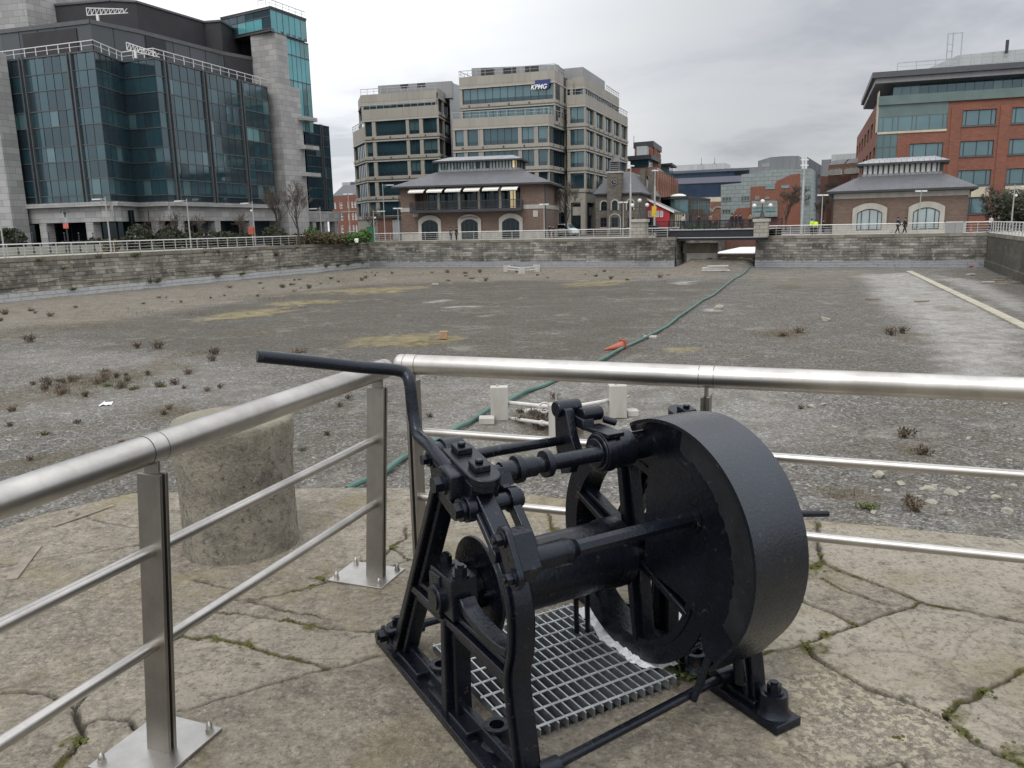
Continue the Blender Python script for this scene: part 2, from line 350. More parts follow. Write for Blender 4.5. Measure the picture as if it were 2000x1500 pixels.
MT['warm'] = mk('lit_interior', (.75, .62, .38), .8, 0, .05)
e_ = MT['warm'].node_tree.nodes['Principled BSDF']; e_.inputs['Emission Color'].default_value = (1, .8, .45, 1); e_.inputs['Emission Strength'].default_value = .35

# ------------------------------------------------------------------ mesh builder
BASE = {}
class MB:
    def __init__(s): s.v = []; s.f = []; s.mi = []; s.uv = []; s.mats = []
    def m(s, mat):
        mat = MT[mat] if isinstance(mat, str) else mat
        if mat not in s.mats: s.mats.append(mat)
        return s.mats.index(mat)
    def face(s, pts, mat, uv=None):
        i = len(s.v); s.v += [tuple(p) for p in pts]; s.f.append(tuple(range(i, i + len(pts)))); s.mi.append(s.m(mat))
        if uv is None:
            a = Vector(pts[0]); n = (Vector(pts[1]) - a).cross(Vector(pts[2]) - a)
            if n.length and abs(n.normalized().z) < .7:
                h = Vector((-n.y, n.x, 0)).normalized(); uv = [(Vector(p).dot(h), p[2]) for p in pts]
            else:
                uv = [(Vector(p).dot(DV), Vector(p).dot(DU)) for p in pts]
        s.uv.append(uv); return s
    def mesh(s, vs, fs, mat):
        i = len(s.v); s.v += [tuple(p) for p in vs]; k = s.m(mat)
        for f in fs:
            s.f.append(tuple(i + j for j in f)); s.mi.append(k); s.uv.append([(vs[j][0], vs[j][2]) for j in f])
        return s
    def prism(s, poly, d, mat, mat_top=None):        # poly: list of points, extruded by vector d
        d = Vector(d); P = [Vector(p) for p in poly]; n = len(P)
        for i in range(n):
            a, b = P[i], P[(i + 1) % n]; s.face([a, b, b + d, a + d], mat)
        s.face(P[::-1], mat_top or mat); s.face([p + d for p in P], mat_top or mat); return s
    def box(s, c, sx, sy, sz, mat, ang=0., mat_top=None):   # c = centre of the bottom face
        c = Vector(c); X = Vector((math.cos(ang), math.sin(ang), 0)) * sx / 2; Y = Vector((-math.sin(ang), math.cos(ang), 0)) * sy / 2
        return s.prism([c - X - Y, c + X - Y, c + X + Y, c - X + Y], (0, 0, sz), mat, mat_top)
    def bar(s, p0, p1, w_, h_, mat, up=(0, 0, 1)):
        p0, p1 = Vector(p0), Vector(p1); d = p1 - p0; up = Vector(up)
        x_ = d.cross(up)
        if x_.length < 1e-6: x_ = d.cross(Vector((1, 0, 0)))
        x_.normalize(); y_ = x_.cross(d).normalized()
        x_ *= w_ / 2; y_ *= h_ / 2
        return s.prism([p0 - x_ - y_, p0 + x_ - y_, p0 + x_ + y_, p0 - x_ + y_], d, mat)
    def tube(s, pts, r, mat, n=10, cap=True):
        P = [Vector(p) for p in pts]; rs = r if isinstance(r, (list, tuple)) else [r] * len(P)
        base = len(s.v); k = s.m(mat); up = None
        for i, p in enumerate(P):
            d = (P[min(i + 1, len(P) - 1)] - P[max(i - 1, 0)]).normalized()
            if up is None:
                up = d.orthogonal().normalized()
            else:
                up = (up - d * up.dot(d)); up = up.normalized() if up.length > 1e-5 else d.orthogonal().normalized()
            y_ = d.cross(up)
            for j in range(n):
                a = 2 * math.pi * j / n; s.v.append(tuple(p + (up * math.cos(a) + y_ * math.sin(a)) * rs[i]))
        for i in range(len(P) - 1):
            for j in range(n):
                q = [base + i * n + j, base + i * n + (j + 1) % n, base + (i + 1) * n + (j + 1) % n, base + (i + 1) * n + j]
                s.f.append(tuple(q)); s.mi.append(k); s.uv.append([(0, 0)] * 4)
        if cap:
            s.f.append(tuple(base + j for j in range(n))); s.mi.append(k); s.uv.append([(0, 0)] * n)
            s.f.append(tuple(base + (len(P) - 1) * n + j for j in range(n))); s.mi.append(k); s.uv.append([(0, 0)] * n)
        return s
    def cyl(s, p0, p1, r, mat, n=16): return s.tube([p0, p1], r, mat, n)
    def ball(s, c, r, mat, nu=10, nv=6, sz=1.):
        c = Vector(c); vs = []; fs = []
        for i in range(nv + 1):
            th = math.pi * i / nv
            for j in range(nu):
                a = 2 * math.pi * j / nu; vs.append(c + Vector((r * math.sin(th) * math.cos(a), r * math.sin(th) * math.sin(a), r * sz * math.cos(th))))
        for i in range(nv):
            for j in range(nu): fs.append((i * nu + j, i * nu + (j + 1) % nu, (i + 1) * nu + (j + 1) % nu, (i + 1) * nu + j))
        return s.mesh(vs, fs, mat)
    def build(s, name, parent=None, loc=None, smooth=False, bevel=0., merge=False, **tags):
        L = BASE[parent] if parent is not None else Vector(loc or (0, 0, 0))
        me = bpy.data.meshes.new(name)
        me.from_pydata([(p[0] - L.x, p[1] - L.y, p[2] - L.z) for p in s.v], [], s.f)
        for mt in s.mats: me.materials.append(mt)
        me.polygons.foreach_set('material_index', s.mi)
        ul = me.uv_layers.new(name='UVMap')
        ul.data.foreach_set('uv', [c for q in s.uv for p in q for c in p])
        bm = bmesh.new(); bm.from_mesh(me)
        if merge: bmesh.ops.remove_doubles(bm, verts=bm.verts, dist=1e-5)
        bmesh.ops.recalc_face_normals(bm, faces=bm.faces); bm.to_mesh(me); bm.free()
        if smooth:
            me.polygons.foreach_set('use_smooth', [True] * len(me.polygons))
            try: me.set_sharp_from_angle(angle=R(38))
            except Exception: pass
        o = bpy.data.objects.new(name, me); COL.objects.link(o)
        if parent is not None: o.parent = parent
        else: o.location = L
        BASE[o] = L
        if bevel:
            b = o.modifiers.new('bevel', 'BEVEL'); b.width = bevel; b.segments = 2; b.limit_method = 'ANGLE'; b.angle_limit = R(40)
        for k, v in tags.items(): o[k] = v
        return o

def tag(o, label=None, category=None, group=None, kind=None):
    for k, v in (('label', label), ('category', category), ('group', group), ('kind', kind)):
        if v: o[k] = v
    return o
def thing(name, loc, label, category, group=None):
    o = bpy.data.objects.new(name, None); COL.objects.link(o); o.location = loc; o.empty_display_size = .2
    BASE[o] = Vector(loc); return tag(o, label, category, group)
def dup(src, loc, rz=0., label=None, group=None, scale=None, parent=None):
    c = src.copy(); COL.objects.link(c)
    if parent is not None: c.parent = parent
    else:
        c.location = loc; c.rotation_euler = (0, 0, rz)
        if scale: c.scale = (scale, scale, scale) if isinstance(scale, (int, float)) else scale
        if label: c['label'] = label
        if group: c['group'] = group
    for ch in list(src.children): dup(ch, None, parent=c)
    return c
def smooth_pts(pts, n=8):
    P = [np.array(p, float) for p in pts]; P = [2 * P[0] - P[1]] + P + [2 * P[-1] - P[-2]]; out = []
    for i in range(1, len(P) - 2):
        for k in range(n):
            t = k / n; a, b, c, d = P[i - 1:i + 3]
            out.append(.5 * ((2 * b) + (-a + c) * t + (2 * a - 5 * b + 4 * c - d) * t * t + (-a + 3 * b - 3 * c + d) * t ** 3))
    out.append(P[-2]); return out
# ------------------------------------------------------------------ numpy noise
def _hash(ix, iy, seed):
    n = (ix * 374761393 + iy * 668265263 + seed * 1442695041) & 0x7fffffff
    n = ((n ^ (n >> 13)) * 1274126177) & 0x7fffffff
    return ((n ^ (n >> 16)) & 0xffff) / 65535.0
def vnoise(x, y, seed=0):
    ix = np.floor(x).astype(np.int64); iy = np.floor(y).astype(np.int64); fx = x - ix; fy = y - iy
    fx = fx * fx * (3 - 2 * fx); fy = fy * fy * (3 - 2 * fy)
    a = _hash(ix, iy, seed); b = _hash(ix + 1, iy, seed); c = _hash(ix, iy + 1, seed); d = _hash(ix + 1, iy + 1, seed)
    return (a * (1 - fx) + b * fx) * (1 - fy) + (c * (1 - fx) + d * fx) * fy
def fbm(x, y, seed=0, oct=4):
    s = 0; amp = .5; tot = 0
    for o in range(oct):
        s = s + amp * vnoise(x, y, seed + o * 17); tot += amp; x = x * 2.03 + 13.1; y = y * 2.03 + 7.7; amp *= .55
    return s / tot
def sstep(e0, e1, x): t = np.clip((x - e0) / (e1 - e0), 0, 1); return t * t * (3 - 2 * t)
def seg_dist(X, Y, pts):
    d = np.full(X.shape, 1e9)
    for (ax, ay), (bx, by) in zip(pts[:-1], pts[1:]):
        dx, dy = bx - ax, by - ay; L = dx * dx + dy * dy + 1e-12
        t = np.clip(((X - ax) * dx + (Y - ay) * dy) / L, 0, 1)
        d = np.minimum(d, np.hypot(X - ax - t * dx, Y - ay - t * dy))
    return d
def inpoly(X, Y, poly):
    ins = np.zeros(X.shape, bool); n = len(poly)
    for i in range(n):
        ax, ay = poly[i]; bx, by = poly[(i + 1) % n]
        c = ((ay > Y) != (by > Y)) & (X < (bx - ax) * (Y - ay) / (by - ay + 1e-12) + ax); ins ^= c
    return ins
def sdist(X, Y, poly):                       # >0 inside
    d = seg_dist(X, Y, poly + poly[:1]); return np.where(inpoly(X, Y, poly), d, -d)
def grid_object(name, X, Y, Z, mat, attrs, skip=None, **tags):
    nr, nc = X.shape; me = bpy.data.meshes.new(name)
    idx = np.arange(nr * nc).reshape(nr, nc)
    q = np.stack([idx[:-1, :-1], idx[:-1, 1:], idx[1:, 1:], idx[1:, :-1]], -1).reshape(-1, 4)
    if skip is not None: q = q[~skip[:-1, :-1].reshape(-1)]
    me.vertices.add(nr * nc); me.vertices.foreach_set('co', np.stack([X, Y, Z], -1).reshape(-1).astype(np.float32))
    me.loops.add(q.size); me.loops.foreach_set('vertex_index', q.reshape(-1).astype(np.int32))
    me.polygons.add(len(q)); me.polygons.foreach_set('loop_start', np.arange(0, q.size, 4).astype(np.int32))
    me.update(calc_edges=True); me.validate()
    me.polygons.foreach_set('use_smooth', np.ones(len(me.polygons), bool)); me.materials.append(MT[mat])
    for an, ch in attrs.items():
        al = me.color_attributes.new(an, 'FLOAT_COLOR', 'POINT')
        rgba = np.ones((nr * nc, 4), np.float32)
        for i, c in enumerate(ch): rgba[:, i] = np.clip(c, 0, 1).reshape(-1)
        al.data.foreach_set('color', rgba.reshape(-1))
    o = bpy.data.objects.new(name, me); COL.objects.link(o); BASE[o] = Vector((0, 0, 0))
    for k, v in tags.items(): o[k] = v
    return o

# ------------------------------------------------------------------ winch frame (t along the drum, s along the side frames towards us)
PS = R(29.5); WS = Vector((math.sin(PS), -math.cos(PS), 0)); WT = Vector((math.cos(PS), math.sin(PS), 0)); W0 = Vector((-.597, 3.074, 0))
def wv(t, s, z): return W0 + WT * t + WS * s + Vector((0, 0, z))

# ------------------------------------------------------------------ the stone quay we stand on
JOINTS = [
 ([(0,1354),(87,1354),(144,1384),(163,1361),(201,1331),(274,1285),(348,1243),(410,1198),(429,1183),(445,1169),(460,1152),(414,1137),(380,1130)], .012, .25),
 ([(144,1388),(163,1418),(152,1452),(114,1498),(60,1570)], .020, .6),
 ([(163,1416),(190,1403),(251,1407),(274,1430),(300,1500)], .010, .3),
 ([(348,1386),(403,1373),(509,1342),(600,1316),(646,1304),(745,1278)], .008, .0),
 ([(348,1243),(384,1251),(410,1247),(479,1259),(528,1274),(570,1285),(638,1304)], .012, .8),
 ([(420,1195),(460,1198),(498,1202),(562,1213),(608,1224),(669,1228),(733,1236)], .009, .55),
 ([(486,1175),(540,1190),(593,1198),(646,1209)], .007, .6),
 ([(445,1169),(498,1171),(551,1162),(608,1148),(642,1137),(623,1129),(604,1129)], .010, .7),
 ([(642,1137),(690,1140),(760,1110),(800,1095),(860,1085)], .006, .2),
 ([(0,1108),(61,1094),(191,1076),(274,1065),(340,1062)], .008, .1),
 ([(133,1000),(173,1011),(216,1022),(270,1032)], .007, .0),
 ([(792,1030),(792,1053),(767,1069),(740,1090),(700,1100)], .010, .5),
 ([(767,1069),(792,1092),(830,1100)], .008, .3),
 ([(1070,1000),(1083,1040),(1100,1090)], .012, .6),
 ([(1596,1000),(1599,1070),(1610,1098),(1637,1115),(1672,1129),(1741,1153),(1793,1178),(1845,1190),(1932,1202),(2000,1216),(2120,1235)], .014, .35),
 ([(1588,1112),(1610,1098)], .03, .9),
 ([(1500,1150),(1547,1164),(1582,1178),(1620,1195),(1665,1219)], .011, .3),
 ([(1400,1310),(1478,1289),(1533,1268),(1568,1257),(1610,1243),(1665,1223),(1727,1202),(1783,1186),(1793,1178)], .011, .35),
 ([(1568,1257),(1596,1285),(1637,1313),(1707,1347),(1759,1365),(1811,1389),(1845,1403),(1880,1431),(1915,1455),(1970,1483),(2050,1530)], .012, .3),
 ([(1845,1401),(1873,1375),(1915,1358),(1949,1337),(2000,1313),(2100,1270)], .016, .55),
 ([(1603,1129),(1644,1153),(1741,1184)], .004, .1),
 ([(1100,1492),(1140,1540),(1200,1600)], .012, .3),
 ([(1700,1500),(1760,1490),(1830,1560)], .008, .0),
]
def build_quay():
    n = 520; m_ = 760
    edge_px = [(0,1030),(100,995),(270,955),(650,945),(756,944),(1013,953),(1097,965),(1650,1012),(1800,1025),(2000,1045)]
    ep = [gp(*p) for p in edge_px]; ex = [-4.4, -3.75, -3.35] + [p.x for p in ep] + [5.8]; ey = [1.6, 3.2, 4.1] + [p.y for p in ep] + [2.75]
    V = (np.linspace(0, 1, n)[:, None] ** .85); U = np.linspace(-1, 1, m_)[None, :]
    # columns fan out so that resolution follows the distance
    Ynom = 1.2 + V * (5.25 - 1.2)
    X = U * (.85 * Ynom + .55) + 0 * V
    Ye = np.interp(X, ex, ey)
    Y = 1.2 + V * (np.maximum(Ye, 1.3) - 1.2)
    wx = X + (fbm(X * 9, Y * 9, 3) - .5) * .045; wy = Y + (fbm(X * 9, Y * 9, 9) - .5) * .045
    joint = np.zeros_like(X); moss = np.zeros_like(X); near = np.full_like(X, 9.)
    mn = fbm(X * 14, Y * 14, 21); ml = fbm(X * 2.6, Y * 2.6, 33)
    for pl, wd, ms in JOINTS:
        pts = [(p.x, p.y) for p in (gp(*q) for q in pl)]
        d = seg_dist(wx, wy, pts); wj = wd * .80 * (.30 + 1.2 * fbm(X * 6, Y * 6, 5))
        joint = np.maximum(joint, 1 - sstep(wj * .55, wj * 1.25, d)); near = np.minimum(near, d)
        if ms:
            mm = (1 - sstep(wj * .6, wj * (1.0 + 1.5 * mn), d)) * sstep(.68 - .40 * ms, .76 - .34 * ms, ml * .6 + mn * .4)
            moss = np.maximum(moss, mm)
    for px, py, r_ in ((1588,1112,.075),(1603,1082,.04),(1590,1264,.055),(1612,1243,.03),(1868,1398,.05),(1880,1428,.035),(1668,1219,.028),(1985,1475,.06),(608,1148,.022),(628,1131,.03),(425,1250,.03),(482,1260,.035),(560,1212,.016),(612,1226,.03),(150,1447,.045),(767,1069,.03),(1085,1035,.05),(1922,1352,.03),(1340,1325,.03),(345,1050,.03)):
        g = gp(px, py); d = np.hypot((X - g.x), (Y - g.y) * .8) / r_
        moss = np.maximum(moss, (1 - sstep(.25, 1.0, d + (mn - .5) * 2.6)) * (.45 + .55 * sstep(.35, .6, fbm(X * 40, Y * 40, 91, 3))))
    fleck = np.zeros_like(X)
    for px, py, r_, k in ((1700, 1395, .42, 1), (1620, 1440, .3, .8), (900, 1010, .3, .5), (1480, 1230, .2, .4), (200, 1330, .3, .3), (600, 1420, .35, .25)):
        g = gp(px, py); fleck = np.maximum(fleck, k * (1 - sstep(.3, 1., np.hypot(X - g.x, Y - g.y) / r_ + (ml - .5) * .9)))
    # edge rounding / chipped nosing
    back = np.maximum(Ye - Y, 0)
    light = [(1568,1257),(1783,1186),(2000,1216),(2150,1240),(2150,1260),(2000,1313),(1845,1399),(1637,1313)]
    light2 = [(1400,1310),(1500,1150),(1560,1160),(1665,1219),(1568,1257)]
    tone = .28 + (fbm(X * .9, Y * .9, 41) - .5) * .3
    for pl, v in ((light, .72), (light2, .78), ([(348,1386),(646,1304),(745,1278),(900,1500),(1100,1492),(1568,1261),(1707,1347),(1845,1403),(1970,1483),(2050,1600),(600,1650),(300,1560)], .16), ([(1610,1098),(1793,1178),(2150,1235),(2150,1040),(1600,1000)], .55), ([(1845,1401),(2100,1270),(2100,1560),(1970,1483)], .72), ([(0,1354),(87,1354),(144,1384),(201,1331),(274,1285),(410,1198),(445,1169),(380,1130),(274,1065),(61,1094),(-300,1130),(-300,1360)], .24), ([(384,1251),(479,1259),(570,1285),(638,1304),(600,1316),(403,1373),(348,1386),(274,1430),(274,1300)], .40), ([(460,1198),(562,1213),(733,1236),(760,1290),(646,1304),(528,1274),(410,1247)], .46), ([(498,1171),(642,1137),(760,1120),(740,1240),(593,1198)], .34), ([(650,1000),(1080,1000),(1080,1130),(700,1130)], .5)):
        pp = [(p.x, p.y) for p in (gp(*q) for q in pl)]
        tone = np.where(inpoly(wx, wy, pp), v + (fbm(X * 1.7, Y * 1.7, 43) - .5) * .25, tone)
    Z = (fbm(X * 1.6, Y * 1.6, 51, 3) - .5) * .012 + (fbm(X * 11, Y * 11, 61) - .5) * .007 + (fbm(X * 34, Y * 34, 63, 3) - .5) * .004
    Z -= joint * .022 + (1 - sstep(.0, .016, near)) * .004
    Z += moss * (.010 + .016 * (mn - .4))
    Z -= (1 - sstep(0, .10, back)) * .035
    pit = (X * 0)
    rx = (X - W0.x) * WT.x + (Y - W0.y) * WT.y; ry = (X - W0.x) * WS.x + (Y - W0.y) * WS.y
    inside = np.minimum(np.minimum(rx - .20, .815 - rx), np.minimum(ry - .24, .885 - ry))
    pit = sstep(-.004, .010, inside); Z = Z * (1 - pit) - .32 * pit; joint = np.maximum(joint, pit * .95); moss *= 1 - pit
    # flat seat under the winch feet and rail plates
    Z = np.where((Z > -.2), np.minimum(Z, .006), Z)
    grid_object('quay_pavement', X, Y, Z, 'pave', {'jm': (joint, moss, tone), 'fl': (fleck,)}, kind='structure')
    # the stone face below the edge
    mb = MB()
    xs = [float(v) for v in np.linspace(ex[0], ex[-1], 40)]
    for a, b in zip(xs[:-1], xs[1:]):
        ya, yb = float(np.interp(a, ex, ey)), float(np.interp(b, ex, ey))
        mb.face([(a, ya, -3.7), (b, yb, -3.7), (b, yb, -.03), (a, ya, -.03)], 'wall_stone', [(a, 0), (b, 0), (b, 3.6), (a, 3.6)])
    mb.build('pier_face', kind='structure')
build_quay()

# ------------------------------------------------------------------ ground sheets round the dock
def build_ground():
    mb = MB(); z = -.012
    def rect(a0, a1, b0, b1, zz, mat): mb.face([dk(a0, b0, zz), dk(a1, b0, zz), dk(a1, b1, zz), dk(a0, b1, zz)], mat)
    rect(-900, 44.5, .0, 2200, z, 'asphalt'); rect(54, 1400, .0, 2200, z, 'asphalt'); rect(44.5, 54, 60, 2200, z, 'asphalt')
    rect(-900, 0, -500, .0, z, 'asphalt'); rect(77.6, 1400, -500, .0, z, 'asphalt'); rect(-0.0, 51, -500, -95, z, 'paving')
    mb.build('ground', kind='structure')
    mb = MB()
    mb.face([Vector((-3.6, 2.6, -.06)), Vector((-1.6, 1.9, -.06)), Vector((3.2, 1.9, -.06)), Vector((4.4, 2.4, -.06)), Vector((11, .4, -.06)), dk(77.5, -110, -.06), dk(77.5, -200, -.06), dk(61.8, -200, -.06)], 'pave')
    mb.build('quay_ground', kind='structure')
    mb = MB()
    def r2(a0, a1, b0, b1, zz, mat): mb.face([dk(a0, b0, zz), dk(a1, b0, zz), dk(a1, b1, zz), dk(a0, b1, zz)], mat)
    r2(-5.2, -.02, -94, .0, .004, 'paving'); r2(-900 / 90, 44.4, .02, 7.5, .004, 'paving'); r2(54.1, 77.5, .02, 9, .004, 'paving'); r2(77.7, 86, -94, 9, .004, 'paving')
    mb.build('promenade', kind='structure')
    mb = MB()
    r2(-9.2, -5.3, -94, -22, .012, 'grass')
    mb.build('lawn', kind='structure')
    # channel under the bridge
    mb = MB(); r2(44.4, 54.1, 9, 60, -2.6, 'water'); mb.build('channel_water', kind='structure')
build_ground()

# ------------------------------------------------------------------ dock floor
def build_floor():
    a = np.linspace(-.6, 78.2, 330)[None, :]; b = np.concatenate([np.linspace(-125, -60, 330), np.linspace(-59.6, 9.5, 190)])[:, None]
    X = DO.x + DV.x * a + DU.x * b; Y = DO.y + DV.y * a + DU.y * b
    A = a + 0 * b; B = b + 0 * a
    nz = fbm(X * .35, Y * .35, 2); n2 = fbm(X * 1.4, Y * 1.4, 8)
    def P(pl): return [(p.x, p.y) for p in (gp(*q, -3.6) for q in pl)]
    def pm(pl, soft, amp=3.0):
        sd_ = sdist(X, Y, P(pl)) + (nz - .5) * amp * 2 + (n2 - .5) * amp * .8
        return sstep(-soft, soft, sd_)
    def el(px, py, rx, ry, amp=1.25):
        c = gp(px, py, -3.6); e1 = gp(px + rx, py, -3.6); e2 = gp(px, py - ry, -3.6)
        lx = max((e1 - c).length, .3); ly = max((e2 - c).length, .5)
        dx = ((X - c.x) * (e1 - c).x + (Y - c.y) * (e1 - c).y) / lx; dy = ((X - c.x) * (e2 - c).x + (Y - c.y) * (e2 - c).y) / ly
        d = np.hypot(dx / lx, dy / ly) + (nz - .5) * amp * 1.2 + (n2 - .5) * amp
        return 1 - sstep(.55, 1.1, d)
    dark = pm([(130,645),(420,596),(560,566),(760,552),(1000,549),(1350,551),(1440,548),(1340,620),(1250,680),(1190,712),(900,722),(620,705),(400,690),(200,676)], 2.2, 3.0)
    dark = np.maximum(dark, .42 * pm([(1430,548),(1690,535),(1720,600),(1830,700),(1880,745),(1500,745),(1230,712),(1340,620)], 2.0, 2.0))
    dark = np.maximum(dark, .45 * pm([(0,905),(330,880),(600,800),(760,730),(900,760),(750,920),(400,960),(0,1000)], .8, 1.0))
    dark = np.maximum(dark, .35 * pm([(1600,860),(1760,800),(2000,800),(2000,1000),(1650,990)], .8, 1.2))
    dark = np.maximum(dark, .7 * pm([(1830,530),(1935,525),(2000,550),(2000,590),(1900,545)], 1.0, 1.0))
    dark = np.maximum(dark, .6 * pm([(1800,545),(1840,548),(2000,622),(2000,634)], .6, .7))
    pale = pm([(1686,536),(1780,532),(1820,548),(1990,635),(2000,650),(2000,765),(1890,745),(1790,650),(1715,585)], 1.2, 1.4)
    pale = np.maximum(pale, .85 * pm([(1820,536),(1900,545),(2000,590),(2000,612),(1850,550)], .8, .8))
    pale = np.maximum(pale, .25 * pm([(0,690),(300,690),(520,720),(560,780),(330,790),(0,830)], 1.5, 1.5))
    pale = np.maximum(pale, .30 * pm([(800,740),(1500,740),(1600,860),(1300,900),(850,900)], 1.0, 1.2))
    for q in ((855,589,24,4),(1335,553,24,4),(900,600,50,2.5),(1390,605,20,3)): pale = np.maximum(pale, el(*q))
    soil = pm([(-80,650),(-80,600),(730,526),(1320,518),(1440,522),(1400,541),(1000,547),(700,556),(400,598),(200,628)], 1.6, 2.4) * .8
    soil = np.maximum(soil, .5 * pm([(1440,530),(1700,528),(1650,560),(1500,560)], 1.2, 1.2))
    moss = np.zeros_like(X)
    for q in ((485,613,62,9),(740,566,100,6),(790,664,115,12),(1175,551,66,5),(1320,684,36,6),(600,590,60,4),(1350,683,30,6)): moss = np.maximum(moss, el(*q))
    veg = np.zeros_like(X)
    for q in ((190,745,150,30),(1085,818,80,36),(1540,652,60,7),(400,690,60,10),(1540,560,35,6),(120,640,90,12),(330,805,60,14),(975,700,60,11),(820,672,60,8),(1790,885,45,16),(1640,965,60,12),(520,645,70,6),(90,900,110,18),(1750,650,50,10),(1850,600,40,6),(960,560,90,4)): veg = np.maximum(veg, .85 * el(*q))
    veg = np.maximum(veg, .55 * sstep(.52, .66, fbm(X * .16, Y * .16, 77)) * soil)
    conc = np.zeros_like(X)
    Z = -3.6 + (nz - .5) * .16 + (n2 - .5) * .07
    bank = sstep(44.2, 46.5, A) * (1 - sstep(52.5, 54.2, A)) * sstep(-5, 2.5, B)
    Z += bank * (.55 + .5 * n2) ; soil = np.maximum(soil, bank); veg = np.maximum(veg, bank * .85 * sstep(.35, .6, n2))
    grid_object('dock_floor', X, Y, Z, 'gravel', {'pa': (dark, moss, pale), 'pb': (soil, conc, veg)}, kind='structure')
    mb = MB(); pts = [gp(1775, 531, -3.6), gp(1850, 567, -3.6), gp(1925, 603, -3.6), gp(2000, 640, -3.6), gp(2120, 700, -3.6)]
    for p, q in zip(pts[:-1], pts[1:]): mb.bar(Vector((p.x, p.y, -3.58)), Vector((q.x, q.y, -3.58)), .55, .16, 'conc_strip')
    mb.build('concrete_path', kind='structure')
MT['conc_strip'] = mk('strip_concrete', (.36, .335, .265), .9, 0, .2, 1.2, .3, 8, .02)
build_floor()

# ------------------------------------------------------------------ dock walls: leaning courses, projecting coping
def dock_wall(name, p0, p1, inward, label, mat, batter=.22, cope=.34, cope_mat=None, z0=-3.85, z1=0., n=24):
    p0, p1 = Vector(p0), Vector(p1); L = (p1 - p0).length; d = (p1 - p0) / L; inn = Vector(inward)
    mid = (p0 + p1) / 2
    o = thing(name, Vector((mid.x, mid.y, -3.6)), label, 'wall'); mb = MB(); cm = MB()
    rows = [(-3.85, batter + .10), (-2.85, batter * .8 + .10), (-2.8, batter * .8), (-1.5, batter * .4), (z1 - cope, .0)]
    for i in range(n):
        u0, u1 = L * i / n, L * (i + 1) / n
        for (za, oa), (zb, ob) in zip(rows[:-1], rows[1:]):
            q = [p0 + d * u0 + inn * oa, p0 + d * u1 + inn * oa, p0 + d * u1 + inn * ob, p0 + d * u0 + inn * ob]
            mb.face([(q[0].x, q[0].y, za), (q[1].x, q[1].y, za), (q[2].x, q[2].y, zb), (q[3].x, q[3].y, zb)], mat, [(u0, za + 3.6), (u1, za + 3.6), (u1, zb + 3.6), (u0, zb + 3.6)])
    mb.face([p0 + Vector((0, 0, z0)) - inn * .8, p1 + Vector((0, 0, z0)) - inn * .8, p1 + Vector((0, 0, z1 - cope)) - inn * .8, p0 + Vector((0, 0, z1 - cope)) - inn * .8], mat)
    mb.build('masonry', o)
    u = 0; k = 0
    while u < L - .05:
        ln = min(L - u, random.uniform(.9, 1.7)); a = p0 + d * (u + .008); b = p0 + d * (u + ln - .008); pr = random.uniform(.03, .06); hh = cope - random.uniform(0.0, .012)
        za = z1 - cope
        poly = [a + inn * pr, b + inn * pr, b - inn * .75, a - inn * .75]
        cm.prism([(p.x, p.y, za) for p in poly], (0, 0, hh), cope_mat or 'cope')
        u += ln
    cm.build('coping', o); return o
MT['cope'] = panel('coping_stone', (.205, .185, .150), 1.3, .5, .01, .25, .9, .6)
dock_wall('dock_wall', dk(0, -97), dk(0, 0), DV, 'long grey stone dock wall along the left side, under the glass office building', 'wall_stone', n=40)
dock_wall('dock_wall', dk(0, 0), dk(44.5, 0), -DU, 'stained stone dock wall below the balcony pavilion, left of the bridge', 'wall_far', n=24)
dock_wall('dock_wall', dk(54, 0), dk(77.6, 0), -DU, 'dark streaked stone dock wall below the pavilion with two arched windows', 'wall_far', n=16)
dock_wall('dock_wall', dk(77.6, 0), dk(77.6, -110), -DV, 'brown streaked concrete dock wall at the right edge', 'wall_conc', batter=.05, n=30)
dock_wall('channel_wall', dk(44.5, 0), dk(44.5, 37.2), DV, 'pale stone side wall of the channel, left of the bridge opening', 'wall_pale', batter=.1, n=8)
dock_wall('channel_wall', dk(54, 0), dk(54, 37.2), -DV, 'stone side wall of the channel, right of the bridge opening', 'wall_far', batter=.1, n=8)
# ------------------------------------------------------------------ the winch
win = thing('winch', wv(.5, .65, 0), 'black cast iron hand winch with curved gear guard and long crank handle', 'winch')
def sz(t, pts): return [wv(t, s, z) for s, z in pts]
def beam(mb, pts, w_, t0, t1, mat='black', taper=None):
    """flat bar following pts in the side plane, w_ wide in that plane, from t0 to t1"""
    P = [np.array(p, float) for p in pts]; n = len(P); Lp = []; Rp = []
    for i in range(n):
        d = P[min(i + 1, n - 1)] - P[max(i - 1, 0)]; d = d / np.linalg.norm(d); nn = np.array([-d[1], d[0]])
        ww = (w_ if taper is None else w_ + (taper - w_) * i / (n - 1)) / 2
        Lp.append(P[i] + nn * ww); Rp.append(P[i] - nn * ww)
    base = len(mb.v); k = mb.m(mat)
    for i in range(n):
        for t, q in ((t0, Lp[i]), (t0, Rp[i]), (t1, Rp[i]), (t1, Lp[i])): mb.v.append(tuple(wv(t, q[0], q[1])))
    def ad(f): mb.f.append(f); mb.mi.append(k); mb.uv.append([(0, 0)] * len(f))
    for i in range(n - 1):
        a = base + i * 4; b = a + 4
        for j in range(4): ad((a + j, a + (j + 1) % 4, b + (j + 1) % 4, b + j))
    ad((base, base + 1, base + 2, base + 3)); e = base + (n - 1) * 4; ad((e, e + 1, e + 2, e + 3))
